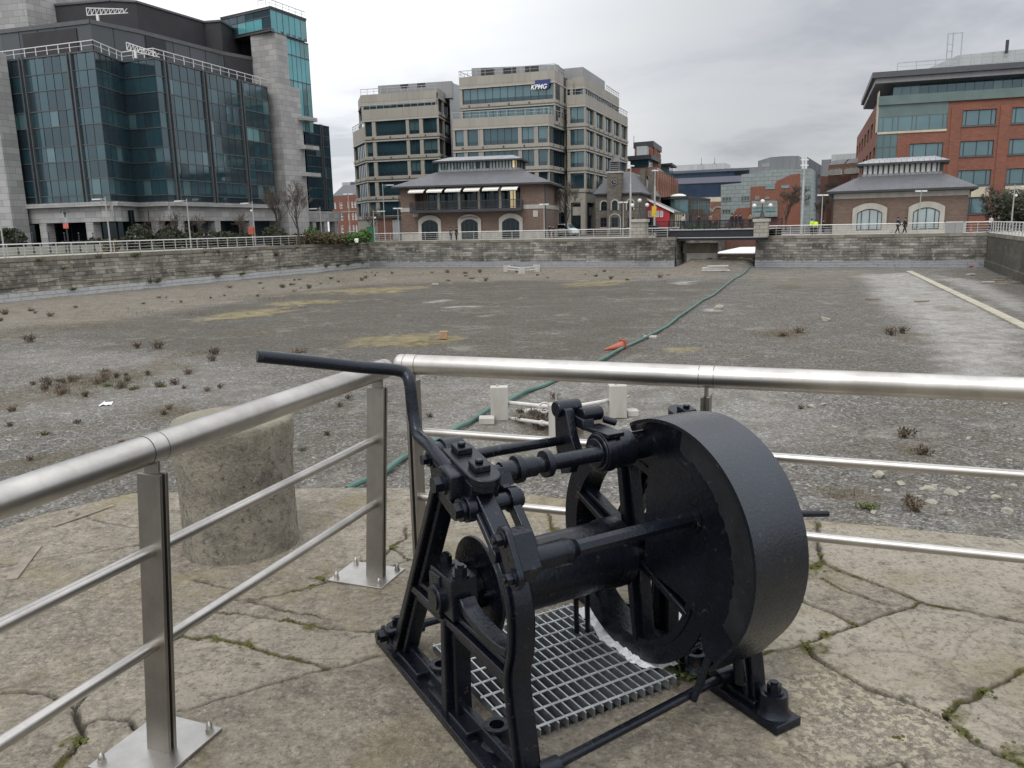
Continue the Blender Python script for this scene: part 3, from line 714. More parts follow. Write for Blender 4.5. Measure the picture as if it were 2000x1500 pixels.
def leg(mb, pts, w_, tm, taper=None, hw=.05, web=.028):
    beam(mb, pts, w_, tm - web / 2, tm + web / 2, taper=taper)               # broad web
    beam(mb, pts, w_ * .34, tm - hw, tm + hw, taper=None if taper is None else taper * .34)   # stiffening rib both sides
    # rounded edge flanges
    P = [np.array(p, float) for p in pts]; n = len(P)
    for sg in (-1, 1):
        q = []
        for i in range(n):
            d = P[min(i + 1, n - 1)] - P[max(i - 1, 0)]; d = d / np.linalg.norm(d); nn = np.array([-d[1], d[0]])
            ww = (w_ if taper is None else w_ + (taper - w_) * i / (n - 1)) / 2 - .008
            q.append(P[i] + nn * ww * sg)
        beam(mb, q, .02, tm - .030, tm + .030)
def hexn(p, axis, r, h, mat='black', stud=True):
    mb = MB(); p = Vector(p); ax = Vector(axis).normalized()
    mb.tube([p - ax * .002, p + ax * .006], r * 1.35, mat, 16)
    mb.tube([p + ax * .006, p + ax * (.006 + h)], r, mat, 6)
    if stud: mb.tube([p + ax * (.006 + h), p + ax * (.014 + h)], r * .55, mat, 10)
    return mb
def disc_pts(c, r, n, a0=0., a1=2 * math.pi, t=0.):
    return [wv(t, c[0] + r * math.cos(a0 + (a1 - a0) * i / n), c[1] + r * math.sin(a0 + (a1 - a0) * i / n)) for i in range(n + (0 if abs(a1 - a0 - 2 * math.pi) < 1e-6 else 1))]

AX = (.650, .468)            # drum axis in the side plane
SH = (.82, .93)              # crank shaft
GD = (.955, .622)            # centre of the guard
CS = (1.055, .726)           # second shaft
FRONT = [tuple(q) for q in smooth_pts([(.84, .935), (.905, .875), (.99, .805), (1.075, .72), (1.118, .61), (1.115, .49), (1.09, .40), (1.10, .30), (1.128, .17), (1.150, .04)], 5)]
BACK = [(.175, .045), (.27, .22), (.40, .45), (.52, .66), (.655, .90)]
MID = [(.665, .40), (.662, .26), (.655, .12), (.65, .03)]
def side_frame(tm, sgn, label, full=True):
    """tm: plane of the legs; sgn: +1 if the drum lies towards +t"""
    mb = MB(); ta, tb = (tm - .065, tm + .055)
    leg(mb, BACK, .102, tm, taper=.075)
    leg(mb, FRONT, .058, tm, hw=.044)
    if full: leg(mb, MID, .085, tm, taper=.135)
    # cross bar and its upper curved brace
    leg(mb, [(.345, .395), (.60, .395), (.85, .395), (1.10, .395)], .085, tm, hw=.045)
    beam(mb, [tuple(q) for q in smooth_pts([(.76, .50), (.80, .47), (.90, .452), (1.00, .45), (1.075, .462)], 4)], .03, tm - .03, tm + .03)
    # feet spread on to the plate
    for s0, s1 in ((.06, .40), (.50, .82), (1.0, 1.19)):
        if s0 == .5 and not full: continue
        mb.prism([wv(ta + .02, s0, .030), wv(tb - .02, s0, .030), wv(tb - .02, s1, .030), wv(ta + .02, s1, .030)], (0, 0, .022), 'black')
    beam(mb, [(.07, .075), (.5, .062), (1.28, .075)], .045, tm - .012, tm + .012)
    # head casting under the caps
    beam(mb, [(.62, .905), (.70, .920), (.83, .915), (.915, .895)], .10, tm - .05, tm + .05)
    beam(mb, [(.64, .845), (.76, .80), (.86, .835)], .05, tm - .035, tm + .035)
    fr = mb.build('side_frame', win, smooth=True, bevel=.0045, merge=True); tag(fr, label)
    pl = MB(); pl.prism([wv(ta, 0, .0), wv(tb, 0, .0), wv(tb, 1.31, .0), wv(ta, 1.31, .0)], (0, 0, .032), 'black')
    pl.build('base_plate', fr, bevel=.004, merge=True)
    # bearing pillow on the cross bar
    pb = MB(); pb.prism(sz(tm - .05, [(.575, .425), (.585, .565), (.745, .565), (.760, .425)]), WT * .10, 'black')
    pb.prism(sz(tm - .058, [(.59, .40), (.59, .55), (.67, .555), (.67, .40)]), WT * .05, 'black')
    pb.tube([wv(tm - .07, *AX), wv(tm + .075, *AX)], .052, 'black', 20)
    pb.build('bearing_block', fr, smooth=True, bevel=.004, merge=True)
    for s_ in (.61, .725): hexn(wv(tm, s_, .565), (0, 0, 1), .022, .028).build('bolt', fr, smooth=True)
    # hollow bosses and holding-down bolts on the plate
    for s_, bolt in ((.10, 1), (.45, 0), (.885, 0), (1.235, 1)):
        bs = MB(); t_ = tm + (.0 if bolt else .035) * sgn
        R_, r_, hz = (.050, .0, .105) if bolt else (.044, .025, .098)
        ring_n = 20; vs = []; fs = []
        prof = [(R_ + .012, .032), (R_, .05), (R_, hz), (r_, hz), (r_, .045)] if not bolt else [(R_ + .012, .032), (R_, .05), (R_ * .95, hz), (.001, hz)]
        for rr, zz in prof:
            for j in range(ring_n):
                a = 2 * math.pi * j / ring_n; c_ = wv(t_, s_, zz); vs.append(c_ + Vector((rr * math.cos(a), rr * math.sin(a), 0)))
        for i in range(len(prof) - 1):
            for j in range(ring_n): fs.append((i * ring_n + j, i * ring_n + (j + 1) % ring_n, (i + 1) * ring_n + (j + 1) % ring_n, (i + 1) * ring_n + j))
        if not bolt:
            c0 = len(vs); vs.append(wv(t_, s_, .045)); fs += [(c0, (len(prof) - 1) * ring_n + j, (len(prof) - 1) * ring_n + (j + 1) % ring_n) for j in range(ring_n)]
        bs.mesh(vs, fs, 'black'); bs.build('boss', fr, smooth=True)
        if bolt: hexn(wv(t_, s_, hz), (0, 0, 1), .024, .026).build('bolt', fr, smooth=True)
    return fr
fl = side_frame(.065, 1, 'near left cast side frame with worn paint and bolted base plate')
fr_ = side_frame(1.0, -1, 'far right cast side frame behind the gear guard')

# caps over the crank shaft bearings
for tm in (.065, 1.0):
    cp = MB(); pts = []
    for i in range(13):
        a = -math.pi / 2 + math.pi * i / 12; pts.append((.885 + .052 * math.cos(a), .052 * math.sin(a)))
    for i in range(13):
        a = math.pi / 2 + math.pi * i / 12; pts.append((.715 + .052 * math.cos(a), .052 * math.sin(a)))
    TL = lambda s_: -.22 * (s_ - .82)
    cp.prism([wv(tm + q, s_ + .025, .968 + TL(s_ + .025)) for s_, q in pts], (0, 0, .024), 'black')
    cp.prism([wv(tm + q * .92, .825 + (s_ - .80) * .96, .948 + TL(.825 + (s_ - .80) * .96)) for s_, q in pts], (0, 0, .02), 'black')
    c_ = cp.build('bearing_cap', win, bevel=.003, merge=True, smooth=True)
    for s_ in (.765, .885):
        zz = .992 + TL(s_); b_ = MB(); b_.prism([wv(tm + dx, s_ + dy, zz + TL(dy + .82)) for dx, dy in ((-.026, -.026), (.026, -.026), (.026, .026), (-.026, .026))], (0, 0, .020), 'black'); b_.tube([wv(tm, s_, zz + .02), wv(tm, s_, zz + .031)], .013, 'black', 10)
        b_.build('nut', c_, bevel=.003, merge=True, smooth=True)
# eye behind the cap with washers
ey = MB(); ey.tube([wv(.0, .685, .972), wv(.03, .685, .972)], .052, 'black', 22); ey.tube([wv(.03, .685, .972), wv(.10, .685, .972)], .060, 'black', 22); ey.tube([wv(-.012, .685, .972), wv(.0, .685, .972)], .03, 'black', 14)
ey.build('shaft_eye', win, smooth=True, bevel=.002, merge=True)

# drum
dr = MB(); dr.tube([wv(.17, *AX), wv(.775, *AX)], .127, 'black', 48, cap=False)
dr.tube([wv(.70, *AX), wv(.765, *AX)], .133, 'black', 48)
dro = dr.build('drum', win, smooth=True)
f_ = MB(); f_.tube([wv(.160, *AX), wv(.174, *AX)], .182, 'black', 56); f_.tube([wv(.13, *AX), wv(.160, *AX)], .07, 'black', 24)
f_.build('flange', dro, smooth=True, bevel=.003, merge=True)
for a in (70, 130, 250, 10): hexn(wv(.160, AX[0] + .10 * math.cos(R(a)), AX[1] + .10 * math.sin(R(a))), -WT, .014, .010).build('bolt', dro, smooth=True)
sh = MB(); sh.tube([wv(-.01, *AX), wv(1.08, *AX)], .036, 'black', 18); sh.build('drum_shaft', win, smooth=True)

# big gear wheel: toothed rim, six ribbed spokes, hub
gw = MB(); NTH = 66; Rg = .432; gc = (.675, .478); tg0, tg1 = .815, .88; out = []
for i in range(NTH):
    a = 2 * math.pi * i / NTH; da = 2 * math.pi / NTH
    for k, rr in ((.0, Rg - .024), (.22, Rg - .022), (.36, Rg), (.64, Rg), (.78, Rg - .022)): out.append((rr, a + da * k))
Nv = len(out); vs = []; fs = []
for t_ in (tg0, tg1):
    for rr, a in out: vs.append(wv(t_, gc[0] + rr * math.cos(a), gc[1] + rr * math.sin(a)))
    for rr, a in out: vs.append(wv(t_, gc[0] + (Rg - .075) * math.cos(a), gc[1] + (Rg - .075) * math.sin(a)))
for i in range(Nv):
    j = (i + 1) % Nv
    fs += [(i, j, Nv + j, Nv + i), (2 * Nv + i, 2 * Nv + j, 3 * Nv + j, 3 * Nv + i), (i, j, 2 * Nv + j, 2 * Nv + i), (Nv + i, Nv + j, 3 * Nv + j, 3 * Nv + i)]
gw.mesh(vs, fs, 'black')
# deep inner flange of the rim
vs = []; fs = []; n_ = 72
for rr, t_ in ((Rg - .060, .795), (Rg - .060, .90), (Rg - .088, .90), (Rg - .088, .795)):
    for i in range(n_):
        a = 2 * math.pi * i / n_; vs.append(wv(t_, gc[0] + rr * math.cos(a), gc[1] + rr * math.sin(a)))
for k in range(4):
    for i in range(n_): fs.append((k * n_ + i, k * n_ + (i + 1) % n_, ((k + 1) % 4) * n_ + (i + 1) % n_, ((k + 1) % 4) * n_ + i))
gw.mesh(vs, fs, 'black')
gwo = gw.build('gear_wheel', win, smooth=True)
sr = MB(); vs = []; fs = []; n_ = 72
for rr, t_ in ((Rg + .004, .801), (Rg + .004, .813), (Rg - .072, .813), (Rg - .072, .801)):
    for i in range(n_): a = 2 * math.pi * i / n_; vs.append(wv(t_, gc[0] + rr * math.cos(a), gc[1] + rr * math.sin(a)))
for k in range(4):
    for i in range(n_): fs.append((k * n_ + i, k * n_ + (i + 1) % n_, ((k + 1) % 4) * n_ + (i + 1) % n_, ((k + 1) % 4) * n_ + i))
sr.mesh(vs, fs, 'black'); sr.build('rim_shroud', gwo, smooth=True)
g2 = MB(); R2 = .264; o2 = []
for i in range(40):
    for k, rr in ((0, R2 - .02), (.3, R2 - .018), (.42, R2), (.62, R2), (.74, R2 - .018)): a = 2 * math.pi * (i + k) / 40; o2.append((CS[0] + rr * math.cos(a), CS[1] + rr * math.sin(a)))
g2.prism([wv(.784, s_, z_) for s_, z_ in o2], WT * .016, 'black'); g2.build('second_gear', win)
hb = MB(); hb.tube([wv(.765, *gc), wv(.93, *gc)], .085, 'black', 28); hb.build('hub', gwo, smooth=True, bevel=.004, merge=True)
for k in range(6):
    a = R(99 + 60 * k); sp = MB(); c_, s_ = math.cos(a), math.sin(a)
    q = [(gc[0] + c_ * r, gc[1] + s_ * r) for r in (.06, .2, Rg - .07)]
    beam(sp, q, .085, .828, .848, taper=.062); beam(sp, q, .03, .79, .885, taper=.022)
    for sg in (-1, 1):
        off = np.array([-s_, c_]) * .034 * sg; beam(sp, [tuple(np.array(p) + off * (1 - .25 * i / 2)) for i, p in enumerate(q)], .018, .815, .862)
    sp.build('spoke', gwo, smooth=True, bevel=.003, merge=True)

# gear guard: rolled sheet round the front half, closed by a recessed side plate
gg = MB(); RG = .425; a0, a1 = R(128), R(-38); n_ = 64; vs = []; fs = []
def gpt(r, a, t, e=0): return wv(t, GD[0] + r * math.cos(a) + e * math.sin(a), GD[1] + r * math.sin(a) - e * math.cos(a))
for rr, t0_, t1_ in ((RG, .735, .965), (RG - .012, .735, .965)):
    for i in range(n_ + 1):
        k = i / n_; a = a0 + (a1 - a0) * min(1, i / (n_ - 4)); ex = .15 * max(0, (i - n_ + 4) / 4); tt = t0_ + (.06 if k < .06 else 0) * (1 - k / .06 if k < .06 else 0)
        vs.append(gpt(rr, a, tt, ex)); vs.append(gpt(rr, a, t1_ - .10 * max(0, 1 - k / .22), ex * .93))
M_ = 2 * (n_ + 1)
for i in range(n_):
    b = 2 * i
    fs += [(b, b + 1, b + 3, b + 2), (M_ + b, M_ + b + 1, M_ + b + 3, M_ + b + 2), (b, b + 2, M_ + b + 2, M_ + b), (b + 1, b + 3, M_ + b + 3, M_ + b + 1)]
fs += [(0, 1, M_ + 1, M_), (2 * n_, 2 * n_ + 1, M_ + 2 * n_ + 1, M_ + 2 * n_)]
gg.mesh(vs, fs, 'guard')
ggo = gg.build('gear_guard', win, smooth=True)
def plate(name, ring, t0_, th, mat='black'):
    mb = MB(); mb.prism([wv(t0_, s_, z_) for s_, z_ in ring], WT * th, mat); return mb.build(name, ggo)
arc = [(GD[0] + (RG - .014) * math.cos(R(a)), GD[1] + (RG - .014) * math.sin(R(a))) for a in range(-38, 112, 4)]
arc = [(1.195, .248)] + arc
chord = [(.83, .905), (.822, .80), (.812, .65), (.810, .50), (.83, .455), (.895, .445), (1.00, .425), (1.105, .385), (1.120, .27)]
plate('side_plate', arc + [(.79, .985)] + chord, .772, .010)
# ragged stiffening strip riveted just inside the rim
rg = random.Random(3); inner = []; outer = []
for a in range(-38, 84, 3):
    outer.append((GD[0] + (RG - .015) * math.cos(R(a)), GD[1] + (RG - .015) * math.sin(R(a))))
    rr = RG - .085 - .045 * math.sin(R((a + 38) * 1.4)) + rg.uniform(-.006, .006)
    inner.append((GD[0] + rr * math.cos(R(a)), GD[1] + rr * math.sin(R(a))))
mb = MB()
for i in range(len(outer) - 1): mb.prism([wv(.760, *outer[i]), wv(.760, *outer[i + 1]), wv(.760, *inner[i + 1]), wv(.760, *inner[i])], WT * .012, 'black_worn')
mb.build('edge_strip', ggo)
mb = MB(); mb.tube([wv(.755, *CS), wv(.80, *CS)], .034, 'black', 20); mb.tube([wv(.765, *CS), wv(.77, *CS)], .048, 'black', 20); mb.build('shaft_collar', ggo, smooth=True)
# stays under the guard
st = MB(); st.tube([wv(.81, 1.13, .29), wv(.775, 1.12, .17), wv(.745, 1.11, .09)], .014, 'black', 10); st.tube([wv(.90, 1.15, .275), wv(.93, 1.15, .12)], .022, 'black', 10)
st.build('guard_stay', win, smooth=True)

# second shaft with thick socket, carried by the link plate on the front leg
s2 = MB(); s2.tube([wv(.13, *CS), wv(.27, *CS), wv(.285, *CS), wv(.30, *CS)], [.042, .042, .034, .029], 'black', 22); s2.tube([wv(.29, *CS), wv(.80, *CS)], .026, 'black', 8)
s2.build('second_shaft', win, smooth=True)
lk = MB(); pts = []
pa, pb_ = (1.118, .842), (1.176, .748)
dl = math.atan2(pb_[1] - pa[1], pb_[0] - pa[0])
for c_, a_ in ((pa, dl + math.pi / 2), (pb_, dl - math.pi / 2)):
    for i in range(11):
        a = a_ + math.pi * i / 10; pts.append((c_[0] + .036 * math.cos(a), c_[1] + .036 * math.sin(a)))
lk.prism(sz(.03, [(1.02, .80), (1.06, .845), (1.115, .845), (1.165, .75), (1.13, .70), (1.06, .70)]), WT * .084, 'black')
lk.prism([wv(.010, s_, z_) for s_, z_ in pts], WT * .0195, 'black')
lk.tube([wv(.012, 1.05, .765), wv(.04, 1.05, .765)], .022, 'black', 18)
lko = lk.build('link_plate', win, bevel=.003, merge=True, smooth=True)
for c_ in (pa, pb_): hexn(wv(.010, *c_), -WT, .0195, .020).build('nut', lko, smooth=True)
mb = MB(); mb.tube([wv(.012, 1.147, .795), wv(.0085, 1.147, .795)], .008, 'cloth_black', 12); mb.build('bolt_hole', lko)

# crank shaft with collars, clutch drum and band brake
cs = MB(); cs.tube([wv(-.035, *SH), wv(.62, *SH)], .027, 'black', 18)
for t_ in (.235, .345): cs.tube([wv(t_ - .011, *SH), wv(t_ + .011, *SH)], .046, 'black', 22)
cs.tube([wv(.17, *SH), wv(.30, *SH)], .034, 'black', 18)
cs.build('crank_shaft', win, smooth=True, bevel=.0015, merge=True)
bd = MB(); bc = (.795, .925); bd.tube([wv(.565, *bc), wv(.70, *bc)], .066, 'black', 32); bd.tube([wv(.556, *bc), wv(.566, *bc)], .052, 'black', 28); bd.tube([wv(.54, *bc), wv(.556, *bc)], .030, 'black', 16)
bdo = bd.build('brake_drum', win, smooth=True, bevel=.003, merge=True)
bb = MB(); bb.tube([wv(.572, *bc), wv(.612, *bc)], .071, 'black', 32)
bb.prism(sz(.575, [(.70, .985), (.705, 1.002), (.85, 1.000), (.85, .985)]), WT * .07, 'black')
bb.build('brake_band', bdo, smooth=True, bevel=.002, merge=True)
lv = MB(); lv.prism(sz(.545, [(.60, .80), (.565, .90), (.560, 1.035), (.585, 1.06), (.635, 1.05), (.665, .96), (.70, .90), (.66, .82)]), WT * .035, 'black')
lv.tube([wv(.53, .590, 1.045), wv(.63, .590, 1.045)], .030, 'black', 18); lv.tube([wv(.59, .665, 1.03), wv(.675, .665, 1.03)], .027, 'black', 18); lv.tube([wv(.66, .705, 1.015), wv(.70, .73, 1.0)], .013, 'black', 12)
lv.prism(sz(.58, [(.59, .99), (.59, 1.03), (.69, 1.02), (.70, .98)]), WT * .05, 'black')
lv.build('brake_lever', win, smooth=True, bevel=.004, merge=True)
rd = MB(); rd.tube([wv(.10, .748, .978), wv(.22, .70, .965), wv(.55, .60, .928)], [.021, .019, .017], 'black', 14); rd.build('brake_rod', win, smooth=True)
pw = MB(); pw.tube([wv(.70, *bc), wv(.90, *bc)], .05, 'black', 20); pw.build('pinion', win, smooth=True)

# crank: square socket on the shaft, swan-neck arm, long handle
ck = MB(); pth = smooth_pts([(.015, .83, .935), (.006, .795, .962), (.0, .735, .985), (.0, .66, 1.010), (-.002, .575, 1.026), (.0, .540, 1.075), (.0, .527, 1.13), (.0, .515, 1.195), (-.005, .492, 1.222), (-.04, .482, 1.237), (-.15, .470, 1.256), (-.30, .458, 1.287), (-.475, .448, 1.322)], 7)
rr = []
for p in pth: rr.append(.027 if p[2] < .96 else .0205 if p[2] > 1.03 else .0205 + (.0065) * (1.03 - p[2]) / .07)
ck.tube([wv(*p) for p in pth], rr, 'black', 16)
cko = ck.build('crank_handle', win, smooth=True)
sk = MB(); sk.prism(sz(-.03, [(.765, .890), (.755, .965), (.81, .985), (.875, .965), (.875, .890)]), WT * .062, 'black'); sk.build('socket', cko, smooth=True, bevel=.006, merge=True)
hexn(wv(-.03, .815, .928), -WT, .027, .026, stud=False).build('nut', cko, smooth=True)
hexn(wv(-.014, .685, .972), -WT, .018, .02, stud=False).build('nut', cko, smooth=True)

# pawl and its pivot on the front leg
pw = MB(); pw.tube([wv(-.01, .90, .865), wv(.20, .90, .865)], .028, 'black', 18); pw.tube([wv(.0, .90, .865), wv(.03, .90, .865)], .042, 'black', 18); pw.tube([wv(.15, .90, .865), wv(.185, .90, .865)], .040, 'black', 18)
pw.build('pawl_pin', win, smooth=True, bevel=.002, merge=True)
hexn(wv(-.01, .90, .865), -WT, .027, .022, stud=False).build('nut', win, smooth=True)
pv = MB(); beam(pv, [(.83, .90), (.86, .885), (.905, .862), (.97, .80), (1.03, .74), (1.08, .70)], .046, .15, .18, taper=.034); pv.prism(sz(.145, [(.815, .905), (.80, .945), (.845, .955), (.87, .90)]), WT * .05, 'black')
pv.build('pawl', win, smooth=True, bevel=.003, merge=True)

# tie rods
for s_, z_, t0_, t1_ in ((1.175, .115, -.01, 1.085), (.135, .115, -.01, 1.06), (.42, .10, .05, 1.0)):
    if s_ == .42: continue
    mb = MB(); z_ -= .015; sk_ = .115 if s_ > 1 else 0; SS = lambda t: s_ - sk_ * max(0, t); mb.tube([wv(t0_, s_, z_), wv(t1_, SS(t1_), z_)], .0165, 'black', 14)
    for t_ in (.125, .93): mb.tube([wv(t_ - .035, SS(t_), z_), wv(t_ + .035, SS(t_), z_)], .031, 'black', 16)
    o = mb.build('tie_rod', win, smooth=True)
    hexn(wv(-.002, s_, z_), -WT, .028, .025).build('nut', o, smooth=True); hexn(wv(1.065, SS(1.065), z_), WT, .030, .025).build('nut', o, smooth=True)
rd = MB(); rd.tube([wv(1.02, 1.06, .690), wv(1.395, 1.10, .630)], .0125, 'black', 10); rd.build('crank_stub', win, smooth=True)
# linkage hanging behind the drum near the right frame
hk = MB(); hk.tube([wv(.755, .46, .33), wv(.755, .47, .05)], .011, 'black', 8); hk.tube([wv(.70, .46, .33), wv(.70, .47, .06)], .011, 'black', 8); hk.tube([wv(.66, .46, .32), wv(.80, .46, .32)], .035, 'black', 14)
hk.build('brake_linkage', win, smooth=True)

# ------------------------------------------------------------------ floor grating
gr = thing('floor_grating', wv(.5, .56, 0), 'galvanised serrated steel grating under the winch drum', 'grating')
g = MB(); T0, T1, S0, S1 = .175, .842, .205, .915; nb = 19
for i in range(nb):
    t_ = T0 + (T1 - T0) * i / (nb - 1); pts = []
    k = 48; prof = [(S0, .008)] + [(S0 + (S1 - S0) * j / k, .040 - (.0035 if j % 2 else 0)) for j in range(k + 1)] + [(S1, .008)]
    g.prism([wv(t_ - .0022, s_, z_) for s_, z_ in prof], WT * .0044, 'galv_shade')  # bar sides take the darker copy: their shade is painted in
    g.prism([wv(t_ - .0028, S0, .0395), wv(t_ + .0028, S0, .0395), wv(t_ + .0028, S1, .0395), wv(t_ - .0028, S1, .0395)], (0, 0, .0022), 'galv')  # paler strip paints the light caught along the bar tops
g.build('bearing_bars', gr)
for i in range(9):
    s_ = S0 + .02 + (S1 - S0 - .04) * i / 8; c = MB(); c.tube([wv(T0 - .012, s_, .0405), wv(T1 + .012, s_, .0405)], .0048, 'galv', 8); c.build('cross_rod', gr, smooth=True)

# ------------------------------------------------------------------ crumpled paper strip
def paper():
    px = [(1157,1204),(1168,1222),(1190,1246),(1215,1272),(1250,1298),(1290,1313),(1326,1306)]
    C = smooth_pts([tuple(gp(*p)) for p in px], 9); n = len(C); rg = np.random.default_rng(5); vs = []; fs = []; mcols = 7
    for i, c in enumerate(C):
        d = C[min(i + 1, n - 1)] - C[max(i - 1, 0)]; d /= np.linalg.norm(d); nn = np.array([-d[1], d[0], 0]); wdt = .036 + .008 * math.sin(i * .35) + .004 * rg.random()
        for j in range(mcols):
            k = j / (mcols - 1) - .5; p = c + nn * k * wdt * 2 + np.array([WT.x, WT.y, 0]) * -.030
            vs.append(Vector((p[0] + rg.normal(0, .0012), p[1] + rg.normal(0, .0012), .046 + .012 * (k + .5) + rg.random() * .004 + .005 * math.sin(i * 1.3 + j * .9) + .003 * math.sin(i * 2.9 - j))))
    for i in range(n - 1):
        for j in range(mcols - 1): a = i * mcols + j; fs.append((a, a + 1, a + mcols + 1, a + mcols))
    mb = MB(); mb.mesh(vs, fs, 'paper'); o = mb.build('paper_strip', loc=tuple(C[n // 2]), label='crumpled white strip of paper lying between the grating and the gear wheel', category='litter')
    so_ = o.modifiers.new('s', 'SOLIDIFY'); so_.thickness = .001
paper()
for px, py, lb in ((1225, 1188, 'scrap of white paper seen through the lower spokes of the gear wheel'),):
    pass

# ------------------------------------------------------------------ steel railings in front
def railing(name, pA, pB, posts, z_top, bars, label, ends, plates, lean=(0, 0)):
    pA, pB = Vector(pA), Vector(pB); d = (pB - pA).normalized(); nrm = Vector((-d.y, d.x, 0))
    o = thing(name, (pA + pB) / 2 * Vector((1, 1, 0)).length * 0 + Vector(((pA.x + pB.x) / 2, (pA.y + pB.y) / 2, 0)), label, 'railing', 'steel railings round the winch')
    L = (pB - pA).length
    hr = MB(); rr = .0475
    LN = Vector((lean[0], lean[1], 0))
    def al(u, z, off=0.): q = pA + d * u + nrm * off + LN * (1 - z / z_top); return Vector((q.x, q.y, z))
    hr.tube([al(0, z_top), al(L, z_top)], rr, 'steel', 40)
    for u, sg in ends: hr.tube([al(u, z_top), al(u + sg * .010, z_top), al(u + sg * .020, z_top), al(u + sg * .026, z_top)], [rr, rr * .96, rr * .75, rr * .3], 'steel', 40)
    hro = hr.build('handrail', o, smooth=True)
    for u in posts:
        j = MB()
        for du in (-.03, .03): j.tube([al(u + du - .0012, z_top), al(u + du + .0012, z_top)], rr + .0008, 'mullion_dark', 40, cap=False)
        j.tube([al(u - .03, z_top), al(u + .03, z_top)], rr + .0004, 'steel', 40, cap=False)
        j.build('joint_sleeve', hro, smooth=True)
        po = MB()
        for du in (-.0125, .0125):
            po.prism([al(u + du - .0065, .012, -.046), al(u + du + .0065, .012, -.046), al(u + du + .0065, .012, .046), al(u + du - .0065, .012, .046)], al(u, z_top - .078) - al(u, .012), 'steel_dull')
        po.prism([al(u - .006, z_top - .16, -.028), al(u + .006, z_top - .16, -.028), al(u + .006, z_top - .16, .028), al(u - .006, z_top - .16, .028)], al(u, z_top - .035) - al(u, z_top - .16), 'steel_dull')
        po.prism([al(u - .006, .3, -.030), al(u + .006, .3, -.030), al(u + .006, .3, .030), al(u - .006, .3, .030)], al(u, .8) - al(u, .3), 'mullion_dark')
        poo = po.build('post', o, bevel=.0015, merge=True)
    for u, su, sn, off in plates:
        bp = MB(); bp.prism([al(u - su, .002, off - sn), al(u + su, .002, off - sn), al(u + su, .002, off + sn), al(u - su, .002, off + sn)], (0, 0, .011), 'steel'); bpo = bp.build('base_plate', o, bevel=.0015, merge=True)
        for du in (-1, 1):
            for dn in (-1, 1):
                b_ = MB(); c_ = al(u + du * (su - .03), .013, off + dn * (sn - .03)); b_.tube([c_, c_ + Vector((0, 0, .012))], .0145, 'steel', 6); b_.tube([c_ + Vector((0, 0, .012)), c_ + Vector((0, 0, .026)), c_ + Vector((0, 0, .034))], [.011, .010, .003], 'steel', 12)
                b_.build('bolt', bpo, smooth=True)
    cuts = [0] + posts + [L]
    for z in bars:
        b_ = MB(); b_.tube([al(.0 if posts[0] > .2 else posts[0], z), al(L if L - posts[-1] > .2 else posts[-1], z)], .0195, 'steel', 20); b_.build('rail', o, smooth=True)
    return o
ZT = 1.035
LA, LB = gx(722, 3.76), Vector((-1.145, 2.44, 0))
ld = (LA - LB).normalized()
lA = LB - ld * 2.6; lB = LB + ld * ((LA - LB).length + .07)
railing('railing', lA, lB, [.95, 2.6, 2.6 + (LA - LB).length - .0], ZT, (.705, .385), 'stainless steel railing on the left, sloping away past the round stone bollard', [((lB - lA).length, 1)], [(2.6, .155, .14, .02), (2.6 + (LA - LB).length, .12, .15, .05), (.95, .155, .14, .0)], (-.055, -.05))
RA, RB = gx(792, 3.74), gx(2000, 2.90)
rdv = (RB - RA).normalized()
rA = RA - rdv * .06; rB = RB + rdv * 2.2
kpost = (gx(1390, 3.30) - RA); 
ku = kpost.dot(rdv) + .06
railing('railing', rA, rB, [.06, ku, ku + 1.9], ZT + .032, (.74, .41), 'stainless steel railing running across behind the winch to the right edge', [(0, -1)], [(ku, .15, .15, .03), (ku + 1.9, .12, .14, 0)])

# ------------------------------------------------------------------ stone bollard
def bollard():
    n = 72; prof = [(.316, -.02), (.310, .02), (.304, .10), (.302, .22), (.303, .36), (.307, .46), (.312, .56), (.318, .64), (.319, .685), (.311, .71), (.285, .724), (.20, .73), (.0, .735)]
    P = smooth_pts([(a, b, 0) for a, b in prof], 6); vs = []; fs = []
    th = np.linspace(0, 2 * math.pi, n, endpoint=False)
    c = gp(462, 1098) + Vector((-.055, .27, 0)); c.z = 0
    for i, p in enumerate(P):
        nz = (fbm(np.cos(th) * 3 + 9, np.sin(th) * 3 + p[1] * 4, 5) - .5) * .014 + (fbm(np.cos(th) * 11 + 9, np.sin(th) * 11 + p[1] * 20, 15) - .5) * .012
        for j in range(n):
            r_ = max(p[0] + nz[j] * min(1, p[0] / .2), 0); vs.append(Vector((c.x + r_ * math.cos(th[j]), c.y + r_ * math.sin(th[j]), p[1])))
    for i in range(len(P) - 1):
        for j in range(n): fs.append((i * n + j, i * n + (j + 1) % n, (i + 1) * n + (j + 1) % n, (i + 1) * n + j))
    mb = MB(); mb.mesh(vs, fs, 'bollard'); mb.build('bollard', loc=c, smooth=True, label='weathered round granite mooring bollard behind the left railing', category='bollard')
t = NT('bollard_granite'); p = t.pos()
mid = t.noise(p, 15, 8, .75); fin = t.noise(p, 60, 5, .7)
c = t.mix(t.ramp(t.noise(p, 3, 6, .65), [(.35, 0), (.65, 1)]), (.125, .112, .090), (.285, .258, .208))
c = t.mix(t.ramp(mid, [(.50, 0), (.62, .75)]), c, (.075, .070, .060))
c = t.mix(t.ramp(fin, [(.52, 0), (.66, .6)]), c, (.38, .355, .28))
c = t.mix(t.ramp(t.noise(p, 38, 5, .7), [(.34, .8), (.46, 0)]), c, (.045, .042, .036))
sp = t.n('ShaderNodeSeparateXYZ', {0: p})
c = t.mix(t.math('MULTIPLY', t.ramp(t.math('ADD', sp.outputs[2], t.math('MULTIPLY', mid, .25)), [(.0, .0), (.70, .0), (.95, .65)]), 1.0), c, (.30, .28, .20))
